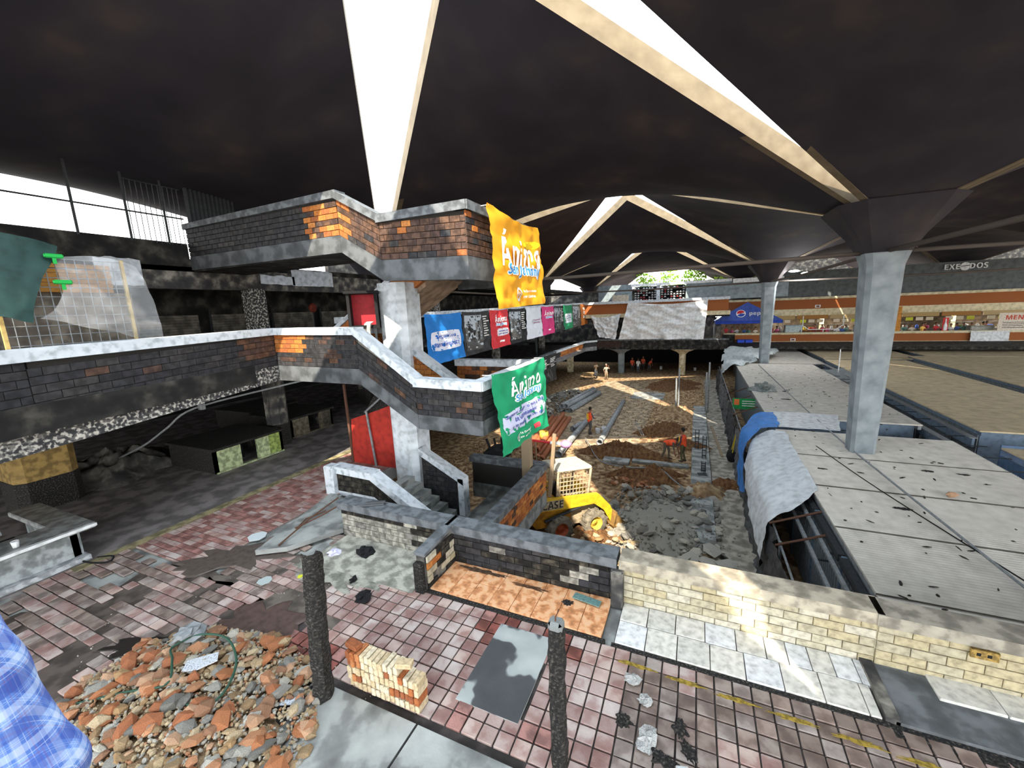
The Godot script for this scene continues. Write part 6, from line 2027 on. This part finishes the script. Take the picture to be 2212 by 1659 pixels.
func vest_shape(bend: float, h: float) -> Array:
	var hip := v(0, 0.92, 0)
	var spine := v(0, cos(bend), sin(bend))
	var chest := hip + spine * 0.36
	return [[hip + spine * 0.02, hip + spine * 0.16, 0.158, 0.152, Color("e8542a")], [hip + spine * 0.16, chest, 0.15, 0.166, Color("e8542a")], [chest + v(-0.1, 0, 0), chest + v(0.1, 0, 0), 0.142, 0.142, Color("e8542a")], [hip + spine * 0.47 + v(-0.12, 0, 0), hip + spine * 0.47 + v(0.12, 0, 0), 0.085, 0.085, Color("e8542a")]]

func person(label: String, at: Vector3, turn: float, body: ArrayMesh, vest: ArrayMesh, group := "") -> Node3D:
	var o := thing("person", label, "person", at, turn, group)
	inst("body", body, o)
	if vest: inst("vest", vest, o)
	return o

func people() -> void:
	var sk := col("8a5f48")
	var down := [[v(-0.05, -0.28, 0.0), v(0.0, -0.24, 0.08)], [v(0.05, -0.28, 0.0), v(0.0, -0.24, 0.08)]]
	var base := {"skin": sk, "shirt": col("4a4d55"), "trousers": col("4e4f52"), "shoes": col("2b2622"), "hair": col("1b1715")}
	var h := 0.026
	# worker pulling a rope by the buckets, back to the viewer
	var b1 := flesh(skeleton(0.08, [[v(-0.12, -0.24, 0.06), v(0.14, -0.1, 0.2)], [v(0.12, -0.22, 0.1), v(0.05, -0.18, 0.2)]], 0.25, base), h)
	var vest := flesh(vest_shape(0.08, h), h)
	var o := person("worker in an orange vest standing beside the white buckets", v(-6.25, 0.02, -26.2), 2.4, b1, vest)
	for k in 2: part_box("vest_stripe", skin(col("e6d03a"), 0.5, "", 1), o, v(-0.1 + k * 0.14, 1.02, -0.175), v(-0.04 + k * 0.14, 1.42, -0.15))
	var s := S()
	tube(s, [v(0.2, 1.02, 0.36), v(0.3, 0.5, 0.55), v(0.35, 0.3, 0.6)], 0.012, 5)
	obj("held_rope", s, M.white, o)
	# standing worker with a dark cap
	var c2 := base.duplicate()
	c2.merge({"shirt": col("3a2f3a"), "sleeve": col("5b3a40"), "forearm": col("3b4052"), "trousers": col("55503a"), "hair": col("17161a")}, true)
	var b2 := flesh(skeleton(0.1, [[v(-0.06, -0.28, 0.03), v(0.02, -0.22, 0.1)], [v(0.06, -0.28, 0.03), v(-0.02, -0.22, 0.12)]], 0.12, c2), h)
	o = person("worker in an orange vest and black cap standing over the bent one", v(-0.36, 0.16, -22.4), -1.9, b2, flesh(vest_shape(0.1, h), h))
	for k in 2: part_box("vest_stripe", skin(col("e6d03a"), 0.5, "", 1), o, v(-0.13 + k * 0.2, 1.0, 0.12), v(-0.06 + k * 0.2, 1.35, 0.2))
	# bent worker
	var c3 := base.duplicate()
	c3.merge({"shirt": col("55504a"), "trousers": col("5a5448")}, true)
	var b3 := flesh(skeleton(1.35, [[v(-0.03, -0.3, 0.05), v(0.02, -0.25, 0.06)], [v(0.03, -0.3, 0.05), v(-0.02, -0.25, 0.1)]], 0.5, c3), h)
	person("worker in an orange vest bent double over the trench", v(-1.25, 0.08, -22.75), 1.25, b3, flesh(vest_shape(1.35, h), h))
	# people at the back of the pit
	var hc := 0.045
	var c4 := base.duplicate()
	c4.merge({"shirt": col("b5a080"), "trousers": col("4f5660"), "brim": true, "hair": col("4a443c")}, true)
	person("man in a khaki shirt and cap looking at his phone", v(-10.75, 0.02, -48.4), 0.6, flesh(skeleton(0.05, [[v(-0.08, -0.22, 0.12), v(0.1, 0.06, 0.22)], [v(0.08, -0.22, 0.12), v(-0.08, 0.08, 0.22)]], 0.1, c4), hc), null)
	var c5 := base.duplicate()
	c5.merge({"shirt": col("8e8a80"), "trousers": col("8f7a62"), "hair": col("c9c4ba")}, true)
	person("man in a grey jacket with a hand to his ear near the wheelbarrow", v(-9.2, 0.02, -46.8), 0.2, flesh(skeleton(0.05, [[v(-0.1, -0.25, 0.05), v(0.05, -0.15, 0.2)], [v(0.16, -0.12, 0.1), v(-0.1, 0.28, 0.05)]], 0.2, c5), hc), null)
	var c6 := base.duplicate()
	c6.merge({"shirt": col("d85a3a"), "trousers": col("3a3c44")}, true)
	var b6 := flesh(skeleton(0.05, down, 0.1, c6), hc)
	var c7 := base.duplicate()
	c7.merge({"shirt": col("e2e4e6"), "trousers": col("5a6676")}, true)
	var b7 := flesh(skeleton(0.03, down, 0.05, c7), hc)
	person("worker in an orange shirt beside the far flared column", v(-7.15, 0.02, -53.0), 0.3, b6, null)
	person("man in a white shirt next to the far orange-shirted worker", v(-6.35, 0.02, -52.3), 3.0, b7, null)
	person("worker in orange half hidden behind the white-shirted man", v(-6.0, 0.02, -54.4), 0.0, b6, null)
	person("worker in orange crouching forward far back under the gallery", v(-5.2, 0.02, -53.4), 1.2, flesh(skeleton(0.6, down, 0.4, c6), hc), null)
	# crowd in the food hall
	var kinds := []
	for q in [["b8343c", "2d2f36", false], ["e0e2e4", "46506a", true], ["4460a0", "3a3634", true], ["c05a88", "33363c", true], ["d8b050", "4a4038", false], ["5f8f88", "2f3238", true], ["8a2f3a", "555048", false], ["cfc7b8", "3c3f46", true]]:
		var c := base.duplicate()
		c.merge({"shirt": col(q[0]), "trousers": col(q[1])}, true)
		kinds.append([flesh(skeleton(0.05, [[v(-0.08, -0.22, 0.12), v(0.08, -0.02, 0.22)], [v(0.08, -0.22, 0.12), v(-0.06, 0.0, 0.22)]], 0.1, c, q[2]), 0.07), q[2]])
	var shirts := ["a red shirt", "a white shirt", "a blue shirt", "a pink shirt", "a mustard shirt", "a teal shirt", "a dark red shirt", "a beige shirt"]
	for k in 40:
		var q: int = [0, 3, 1, 2, 5, 7, 4, 6][k % 8]
		var x: float = 3.6 + k * 0.62 + rf(-0.15, 0.15)
		if x > 9.2 and x < 12.5: x += 8.0
		person("small figure in %s in the food hall crowd behind the parapet" % shirts[q], v(x, 3.36 + (0.3 if kinds[q][1] else 0.0), -58.3 - rf(0.0, 1.6)), rf(-1.0, 1.0), kinds[q][0], null, "food hall crowd, %s" % shirts[q])
		if kinds[q][1]:
			var p: Vector3 = get_child(get_child_count() - 1).position
			var st := thing("stool", "plain stool under a diner in the food hall", "stool", v(p.x, 3.35, p.z), 0.0, "stools of the food hall")
			part_box("seat", M.wood, st, v(-0.2, 0.6, -0.2), v(0.2, 0.66, 0.2))
			for a in [-0.15, 0.15]:
				for b in [-0.15, 0.15]: part_box("leg", M.dark_steel, st, v(a - 0.02, 0, b - 0.02), v(a + 0.02, 0.6, b + 0.02))
	# the photographer's neighbour: an elbow in a plaid sleeve
	var im := Image.create(256, 256, false, Image.FORMAT_RGB8)
	for y in 256:
		for x in 256:
			var c := col("5c86d2")
			for q in [x, y]:
				var w: int = q % 128
				if w < 40: c = c.lerp(col("2c3f92"), 0.5)
				if w > 70 and w < 96: c = c.lerp(col("e8eef8"), 0.5)
				if w == 52 or w == 58 or w == 108 or w == 109: c = c.lerp(col("ffffff"), 0.6)
				if w > 118 and w < 124: c = c.lerp(col("8a5a86"), 0.45)
			im.set_pixel(x, y, c)
	var plaid := StandardMaterial3D.new()
	plaid.albedo_texture = ImageTexture.create_from_image(im)
	plaid.uv1_triplanar = true
	plaid.uv1_scale = Vector3.ONE * 9.0
	plaid.roughness = 0.9
	o = thing("person", "elbow of a person in a blue plaid shirt at the picture edge", "person", v(-1.0, 7.745, -0.185))
	var arm := flesh([[v(-0.26, 0.3, 0.03), v(-0.12, 0.16, 0.03), 0.07, 0.068, Color.WHITE], [v(-0.12, 0.16, 0.03), v(-0.005, -0.005, 0.0), 0.068, 0.052, Color.WHITE], [v(-0.005, -0.005, 0.0), v(-0.13, -0.13, 0.075), 0.053, 0.046, Color.WHITE], [v(-0.13, -0.13, 0.075), v(-0.2, -0.2, 0.12), 0.046, 0.044, Color.WHITE], [v(-0.06, 0.1, 0.05), v(-0.03, 0.03, 0.035), 0.05, 0.045, Color.WHITE]], 0.008, 0.03)
	inst("sleeve", arm, o, Vector3.ZERO, Basis.IDENTITY, plaid)
	var skin_arm := flesh([[v(-0.2, -0.2, 0.12), v(-0.26, -0.26, 0.16), 0.034, 0.028, sk], [v(-0.26, -0.26, 0.16), v(-0.31, -0.31, 0.19), 0.03, 0.034, sk], [v(-0.31, -0.31, 0.19), v(-0.36, -0.35, 0.21), 0.01, 0.009, sk], [v(-0.31, -0.32, 0.2), v(-0.35, -0.37, 0.23), 0.01, 0.009, sk], [v(-0.3, -0.325, 0.18), v(-0.33, -0.37, 0.19), 0.01, 0.009, sk], [v(-0.29, -0.31, 0.17), v(-0.31, -0.35, 0.17), 0.01, 0.008, sk], [v(-0.27, -0.26, 0.17), v(-0.29, -0.26, 0.21), 0.011, 0.009, sk]], 0.006, 0.015)
	inst("forearm", skin_arm, o)

# ---------------------------------------------------------------- banners
# cloth hung from its top edge: a, b top corners, c, d lower corners; prints are laid on the same folds
func banner(n: String, label: String, a: Vector3, b: Vector3, c: Vector3, d: Vector3, color: Color, sag: float, folds: float, deep: float, seed_: int) -> Array:
	var o := thing(n, label, "banner")
	var nz := noise(seed_ * 3 + 1, 1.3, 3)
	var out := (b - a).cross(d - a).normalized()
	if out.x < 0: out = -out
	var at := func(p: float, q: float, lift := 0.0) -> Vector3:
		var t := a.lerp(b, p).lerp(d.lerp(c, p), q)
		var f := sin(p * TAU * folds + nz.get_noise_2d(p * 2.0, q * 2.0) * 3.0) * deep * (0.3 + 0.7 * q) + nz.get_noise_2d(p * 3.0, q * 3.0) * deep * 1.6
		var dip := sag * sin(p * PI) * maxf(0.0, 1.0 - q * 2.2)
		return t + out * (0.09 + deep + f + lift + sag * 0.5 * sin(p * PI) * (1.0 - q)) - Vector3.UP * dip
	var s := S(true)
	for i in 30:
		for j in 26:
			quad(s, at.call(i / 30.0, j / 26.0), at.call((i + 1) / 30.0, j / 26.0), at.call((i + 1) / 30.0, (j + 1) / 26.0), at.call(i / 30.0, (j + 1) / 26.0))
	var m := skin(color, 0.6, "", 1.0)
	m.backlight_enabled = true
	m.backlight = color * 0.35
	obj("cloth", s, m, o)
	for p in [0.02, 0.98]:
		s = S()
		var q: Vector3 = at.call(p, 0.01)
		tube(s, [q, q - out * (0.25 + deep)], 0.012, 5)
		obj("tie", s, M.white, o)
	return [o, at]

func printed(bn: Array, txt: String, p: float, q: float, width: float, tall: float, color: Color, slant := 0.0, outline := false) -> void:
	# text laid on the banner: p, q centre in banner shares, width and height as shares
	var pts := letters(txt, 1.0)
	if pts.is_empty(): return
	var lo := Vector3.INF
	var hi := -Vector3.INF
	for t in pts:
		lo = lo.min(t)
		hi = hi.max(t)
	var layers := [[color, 0.02, 0.0]]
	if outline: layers = [[Color.WHITE, 0.012, 0.012], [color, 0.022, 0.0]]
	for l in layers:
		var s := S()
		var shifts := [Vector2.ZERO] if l[2] == 0.0 else [Vector2(1, 0), Vector2(-1, 0), Vector2(0, 1), Vector2(0, -1), Vector2(0.7, 0.7), Vector2(-0.7, -0.7)]
		for sh in shifts:
			for t in pts:
				var x := (t.x - (lo.x + hi.x) * 0.5) / (hi.x - lo.x)
				var y := (t.y - (lo.y + hi.y) * 0.5) / (hi.y - lo.y)
				var pp: float = p + x * width + sh.x * l[2]
				s.add_vertex(bn[1].call(pp, q - y * tall + x * slant + sh.y * l[2], l[1]))
		obj("lettering", s, skin(l[0], 0.6, "", 1.0), bn[0])

func patch(bn: Array, p0: float, q0: float, p1: float, q1: float, color: Color, lift := 0.008, n := "print", slant := 0.0, r := 0.0) -> void:
	var s := S(true)
	var k := 12
	var f := func(i: int, j: int) -> Vector3:
		var x := float(i) / k
		var y := float(j) / k
		var e := maxf(absf(x - 0.5), absf(y - 0.5)) * 2.0
		var xx := x
		var yy := y
		if r > 0:
			var u := x * 2.0 - 1.0
			var w := y * 2.0 - 1.0
			xx = (u * (1.0 - r * 0.5 * w * w * w * w)) * 0.5 + 0.5
			yy = (w * (1.0 - r * 0.5 * u * u * u * u)) * 0.5 + 0.5
		return bn[1].call(lerpf(p0, p1, xx), lerpf(q0, q1, yy) + (xx - 0.5) * slant, lift)
	for i in k:
		for j in k: quad(s, f.call(i, j), f.call(i + 1, j), f.call(i + 1, j + 1), f.call(i, j + 1))
	obj(n, s, skin(color, 0.6, "", 1.0), bn[0])

func seal(bn: Array, p: float, q: float, r: float, aspect: float) -> void:
	var s := S()
	for k in 24:
		var a0 := TAU * k / 24.0
		var a1 := TAU * (k + 1) / 24.0
		var e := func(a: float, f: float) -> Vector3: return bn[1].call(p + cos(a) * r * f, q + sin(a) * r * f * aspect, 0.018)
		quad(s, e.call(a0, 1.0), e.call(a1, 1.0), e.call(a1, 0.65), e.call(a0, 0.65))
		tri(s, e.call(a0, 0.0), e.call(a0, 0.3), e.call(a1, 0.3))
	obj("emblem", s, M.white, bn[0])

func street_photo(bn: Array, p0: float, p1: float, seed_: int) -> void:
	# black and white picture: sky, blocks of buildings, street
	var g := RandomNumberGenerator.new()
	g.seed = seed_
	patch(bn, p0, 0.08, p1, 0.9, col("aab4bd"), 0.006, "picture")
	for k in 7:
		var x := lerpf(p0, p1, k / 7.0)
		var y := g.randf_range(0.2, 0.45)
		patch(bn, x, y, x + (p1 - p0) / 7.5, 0.72, grey(g.randf_range(0.12, 0.5)), 0.012, "picture")
	patch(bn, p0, 0.66, p1, 0.9, grey(0.3), 0.015, "picture")
	for k in 6:
		var x := g.randf_range(p0 + 0.02, p1 - 0.08)
		patch(bn, x, 0.68 + 0.03 * k, x + 0.06, 0.71 + 0.03 * k, grey(g.randf_range(0.05, 0.8)), 0.02, "picture")

func banners() -> void:
	# big yellow banner on the uppermost landing
	var bn := banner("banner", "large yellow-orange banner hung from the uppermost stair landing", v(-4.62, 10.92, -8.95), v(-4.62, 10.88, -12.35), v(-4.55, 8.62, -12.5), v(-4.6, 8.5, -9.25), col("e8a11c"), 0.16, 1.4, 0.045, 1)
	printed(bn, "Ánimo", 0.52, 0.36, 0.82, 0.4, Color.WHITE, -0.02)
	printed(bn, "San Johnny", 0.56, 0.6, 0.68, 0.15, col("2a8fd6"), 0.0, true)
	seal(bn, 0.42, 0.86, 0.05, 1.6)
	printed(bn, "Te Queremos", 0.64, 0.83, 0.26, 0.035, Color.WHITE)
	printed(bn, "en el Centro", 0.64, 0.89, 0.26, 0.035, Color.WHITE)
	patch(bn, 0.55, 0.2, 0.95, 0.3, col("f4d11c"), 0.008, "print", -0.05, 0.6)
	# green banner on the middle landing
	bn = banner("banner", "large green banner hung from the middle stair landing", v(-4.45, 7.0, -8.4), v(-4.45, 6.98, -12.0), v(-4.4, 4.75, -12.05), v(-4.4, 4.85, -8.75), col("159466"), 0.08, 1.3, 0.05, 2)
	printed(bn, "Ánimo", 0.55, 0.2, 0.62, 0.24, Color.WHITE, -0.02)
	printed(bn, "San Johnny", 0.58, 0.38, 0.54, 0.12, col("2a8fd6"), 0.0, true)
	patch(bn, 0.06, 0.5, 0.94, 0.78, col("c9cdea"), 0.008, "print", 0.0, 0.18)
	printed(bn, "Somos el mercado más grande", 0.5, 0.555, 0.8, 0.055, col("2b3f9a"))
	printed(bn, "de Latinoamérica", 0.52, 0.635, 0.5, 0.055, col("2b3f9a"))
	printed(bn, "y lo seguiremos siendo", 0.52, 0.715, 0.64, 0.055, col("2b3f9a"))
	seal(bn, 0.3, 0.88, 0.035, 1.5)
	printed(bn, "Te Queremos", 0.48, 0.86, 0.22, 0.03, Color.WHITE)
	printed(bn, "en el Centro", 0.48, 0.91, 0.22, 0.03, Color.WHITE)
	patch(bn, 0.68, 0.86, 0.8, 0.93, col("d23a4a"), 0.012, "print")
	# row along the gallery: [label, colour, z0, z1, kind]
	var row := [
		["blue banner with a pale speech panel, first in the row along the gallery", "1976c8", -17.6, -21.3, "speech"],
		["grey street-photograph banner next to the blue one", "2c2d30", -21.4, -24.9, "photo"],
		["red banner with white lettering, third in the row", "c8323a", -25.0, -28.0, "animo"],
		["black street-photograph banner right of the red one", "1d1e22", -28.1, -31.4, "photo"],
		["white banner with small red and blue print", "d8dce6", -31.6, -35.2, "plain"],
		["pink banner with white lettering in the row along the gallery", "d23c7c", -35.3, -38.8, "animo"],
		["dark street-photograph banner right of the pink one", "2a2b2e", -38.9, -42.0, "photo"],
		["green banner with a white panel far along the gallery", "1c8a5c", -42.1, -45.4, "speech"],
		["grey-brown photograph banner near the end of the row", "57544c", -45.5, -49.0, "photo"],
		["orange banner with white notes, last in the row", "c8783a", -49.1, -52.3, "notes"]]
	var k := 0
	for r in row:
		bn = banner("banner", r[0], v(-12.9, 8.4 + k * 0.035, r[2]), v(-12.9, 8.42 + k * 0.035, r[3]), v(-12.85, 5.75 + k * 0.05, r[3] - 0.2), v(-12.85, 5.7 + k * 0.05, r[2] - 0.1), col(r[1]), 0.06, 1.0, 0.05, 20 + k)
		k += 1
		if r[4] == "speech":
			patch(bn, 0.1, 0.35, 0.92, 0.75, col("dfe2f2"), 0.008, "print", 0.0, 0.2)
			if k == 1:
				printed(bn, "Seguimos", 0.5, 0.47, 0.55, 0.1, col("2a5fc0"))
				printed(bn, "atendiéndote", 0.5, 0.62, 0.72, 0.1, col("2a5fc0"))
			else:
				for q in 3: patch(bn, 0.3, 0.45 + q * 0.09, 0.7, 0.47 + q * 0.09, col("3a5a50"), 0.014, "print")
		elif r[4] == "photo":
			street_photo(bn, 0.06, 0.68, 40 + k)
			for q in 9: patch(bn, 0.74, 0.12 + q * 0.06, 0.74 + rf(0.12, 0.22), 0.145 + q * 0.06, col("e4e4e0"), 0.012, "print")
		elif r[4] == "animo":
			printed(bn, "Ánimo", 0.58, 0.22, 0.7, 0.2, Color.WHITE)
			printed(bn, "San Johnny", 0.6, 0.39, 0.6, 0.1, col("3aa0e0"), 0.0, true)
			if k == 3:
				patch(bn, 0.28, 0.5, 0.95, 0.7, col("e8e4ea"), 0.008, "print", 0.0, 0.2)
				for q in 2: patch(bn, 0.36, 0.56 + q * 0.07, 0.88, 0.585 + q * 0.07, col("5a6aa8"), 0.014, "print")
			patch(bn, 0.45, 0.82, 0.7, 0.87, Color.WHITE, 0.012, "print")
		elif r[4] == "plain":
			seal(bn, 0.35, 0.45, 0.05, 1.4)
			printed(bn, "Te Queremos", 0.65, 0.42, 0.45, 0.06, col("a04a7a"))
			printed(bn, "en el Centro", 0.65, 0.5, 0.45, 0.06, col("a04a7a"))
		else:
			for q in 3: patch(bn, 0.35, 0.15 + q * 0.2, 0.8, 0.28 + q * 0.2, col("e6e0d8"), 0.01, "print")
	# black banners hung on the lower gallery
	for q in 2:
		bn = banner("banner", "black banner with white lines of print on the lower gallery, %s of the two" % ["nearer", "farther"][q], v(-12.35, 4.15, -33.2 - q * 2.2), v(-12.35, 4.2, -35.3 - q * 2.3), v(-12.3, 1.6, -35.3 - q * 2.3), v(-12.3, 1.7, -33.2 - q * 2.2), col("26272a"), 0.05, 1.0, 0.06, 60 + q)
		for t in 6: patch(bn, 0.15, 0.12 + t * 0.06, rf(0.6, 0.9), 0.15 + t * 0.06, col("d8d8d4"), 0.012, "print")

func small_things() -> void:
	# black box with a red lining on the stair
	var o := thing("kiosk_box", "black open-fronted box with a red lining on the stair wall", "box", v(-9.0, 8.1, -9.5), 0.65)
	part_box("side", M.black, o, v(-0.42, 0.1, -0.3), v(-0.34, 1.0, 0.3))
	part_box("side", M.black, o, v(0.34, 0.1, -0.3), v(0.42, 1.0, 0.3))
	part_box("lid", M.black, o, v(-0.48, 1.0, -0.32), v(0.48, 1.08, 0.36), 0.01)
	part_box("base", M.black, o, v(-0.42, 0.0, -0.3), v(0.42, 0.1, 0.3))
	part_box("lining", skin(col("b01f2c"), 0.6, "soft", 1.0), o, v(-0.34, 0.1, -0.28), v(0.34, 1.0, -0.2))
	part_box("prop", M.steel, o, v(-0.3, -0.9, -0.2), v(-0.24, 0.0, -0.14))
	part_box("prop", M.steel, o, v(0.24, -0.9, -0.2), v(0.3, 0.0, -0.14))
	o = thing("rag", "pale rag hanging out of the black box over the stair", "rag", v(-8.7, 8.2, -9.42))
	var s := S(true)
	for i in 8:
		for j in 12:
			var f := func(a: int, b: int) -> Vector3: return v(-0.13 + a * 0.03 - b * 0.008, 0.1 - b * 0.055, 0.06 * sin(a * 1.6 + b * 0.4) + (0.1 if b > 0 else 0.0))
			quad(s, f.call(i, j), f.call(i + 1, j), f.call(i + 1, j + 1), f.call(i, j + 1))
	obj("folds", s, skin(col("cfc6bb"), 0.9, "soft", 0.5), o)
	# gate with wire mesh, green cloth and clear plastic on the gallery
	o = thing("mesh_gate", "welded wire mesh gate behind the gallery coping", "gate", v(-12.55, 7.25, -4.4))
	for k in 14:
		s = S()
		tube(s, [v(0, 0.0, 1.0 - k * 0.16), v(0, 2.7, 1.0 - k * 0.16)], 0.01, 5)
		obj("wire", s, M.steel, o)
	for k in 14:
		s = S()
		tube(s, [v(0, 0.1 + k * 0.2, 1.0), v(0, 0.1 + k * 0.2, -1.12)], 0.01, 5)
		obj("wire", s, M.steel, o)
	for k in 2: part_box("frame_post", skin(col("c9b070"), 0.6, "soft", 1.0), o, v(-0.03, 0.0, 1.0 - k * 2.1 - 0.03), v(0.03, 2.75, 1.0 - k * 2.1 + 0.03))
	slab_box("wall_shutter", skin(col("7d756a"), 0.7, "dirty", 2.0), "dull roller shutter behind the wire mesh gate", v(-13.6, 7.2, -6.0), v(-13.5, 9.3, -1.0))
	o = thing("shutter_hood", "ochre slatted roller hood above the gallery shutter", "hood", v(-13.45, 9.3, -3.4))
	for k in 6: part_box("slat", skin(col("a9762e"), 0.6, "soft", 1.0), o, v(0, k * 0.11, -2.2), v(0.08 + 0.01 * (k % 2), k * 0.11 + 0.1, 1.8))
	tarp("green_tarpaulin", "dark green tarpaulin slung across the near end of the gallery", [[v(-12.3, 10.4, -2.6), v(-12.35, 10.3, -3.7), v(-12.5, 10.15, -4.45)], [v(-12.3, 9.6, -2.6), v(-12.3, 9.6, -3.4), v(-12.35, 9.5, -4.1)], [v(-12.3, 9.0, -2.6), v(-12.3, 8.8, -3.2), v(-12.35, 8.6, -3.75)]], col("2f4f4c"), 21, 0.08)
	var clear := StandardMaterial3D.new()
	clear.albedo_color = Color(0.93, 0.95, 0.97, 0.16)
	clear.transparency = BaseMaterial3D.TRANSPARENCY_ALPHA
	clear.roughness = 0.2
	clear.metallic_specular = 0.8
	tarp("clear_plastic", "clear plastic sheet draped over the wire mesh gate", [[v(-12.4, 10.0, -4.3), v(-12.4, 10.05, -5.0), v(-12.45, 9.85, -5.75)], [v(-12.38, 9.4, -4.35), v(-12.3, 9.2, -5.0), v(-12.3, 9.3, -5.8)], [v(-12.4, 8.9, -4.2), v(-12.3, 8.6, -5.0), v(-12.2, 8.6, -5.9)], [v(-12.4, 8.7, -3.9), v(-12.35, 8.35, -5.0), v(-12.2, 7.9, -5.9)]], Color.WHITE, 23, 0.07)
	(get_node("clear_plastic/sheet") as MeshInstance3D).material_override = clear
	for q in [v(-12.35, 9.98, -4.3), v(-12.35, 9.45, -4.35)]:
		o = thing("green_tie", "bright green tie knotted to the mesh gate, %s one" % ("upper" if q.y > 9.8 else "lower"), "tie", q, 0.0)
		s = S()
		bevel(s, Vector3.ZERO, v(0.06, 0.09, 0.3), 0.02)
		obj("knot", s, skin(col("1fa84a"), 0.6, "", 1), o)
		part_box("tail", skin(col("1fa84a"), 0.6, "", 1), o, v(-0.01, -0.16, -0.03), v(0.01, 0.0, 0.03))
	# pale patches of panel on the beam
	for q in [[-7.0, -5.95, 9.62, 10.36, "torn white panel on the gallery beam above the mesh gate"], [-10.65, -12.1, 9.8, 10.12, "white strip of panel on the gallery beam right of the pier"], [-12.0, -14.05, 9.78, 10.42, "torn pale blue panel on the gallery beam near the stair"]]:
		o = thing("torn_panel", q[4], "panel")
		s = S()
		var z0: float = minf(q[0], q[1])
		var z1: float = maxf(q[0], q[1])
		var poly := []
		for k in 9: poly.append([lerpf(z0, z1, k / 8.0), q[3] + rf(-0.04, 0.04)])
		for k in 9: poly.append([lerpf(z1, z0, k / 8.0), q[2] + rf(-0.02, 0.02)])
		prism(s, poly, v(-14.96, 0, 0), v(0, 0, 1), Vector3.UP, v(0.03, 0, 0))
		obj("sheet", s, skin(col("c4cbd4"), 0.7, "soft", 1.5), o)
	# shutters and boxes at the back of the gallery
	for k in 5:
		o = thing("back_shutter", "grey slatted shutter in the burnt gallery wall, %s from the pier" % ["first", "second", "third", "fourth", "fifth"][k], "shutter", v(-19.3, 7.25, -9.5 - k * 2.9), 0.0, "shutters in the burnt gallery wall")
		for r in 14: part_box("slat", skin(col("8d887f"), 0.7, "dirty", 2.0), o, v(0, r * 0.11, -1.2), v(0.03 + 0.012 * (r % 2), r * 0.11 + 0.1, 1.2))
		part_box("guide", M.dark_steel, o, v(0, 0, 1.2), v(0.08, 1.7, 1.28))
	o = thing("fan", "burnt red pedestal fan head in the dark gallery", "fan", v(-17.5, 7.2, -15.0))
	s = S()
	tube(s, [Vector3.ZERO, v(0, 1.6, 0)], 0.03, 6)
	obj("pole", s, M.dark_steel, o)
	s = S(true)
	lathe(s, [[0.0, -0.05], [0.2, -0.05], [0.24, 0.0], [0.2, 0.06], [0.0, 0.08]], v(0, 1.75, 0), 16, Basis(v(0, 0, 1), PI / 2))
	obj("cage", s, skin(col("8a3a2c"), 0.7, "dirty", 0.5), o)
	# small coping scraps on the near wall
	o = thing("wood_scrap", "split grey board lying on the low wall's coping", "board", v(-6.55, 4.3, -6.5), 0.5)
	part_box("board", M.band, o, v(-0.3, -0.02, -0.06), v(0.3, 0.02, 0.06))
	part_box("splinter", M.band, o, v(-0.1, 0.02, -0.04), v(0.32, 0.05, 0.02))
	# outlet on the cream wall
	o = thing("wall_outlet", "rusty outlet box high on the yellowed cream wall", "outlet", v(3.45, 4.0, -6.38))
	part_box("cover", skin(col("a98a4a"), 0.7, "dirty", 0.3), o, v(-0.13, -0.06, 0), v(0.13, 0.06, 0.03))
	for k in 2: part_box("socket", M.black, o, v(-0.08 + k * 0.1, -0.02, 0.03), v(-0.04 + k * 0.1, 0.02, 0.035))
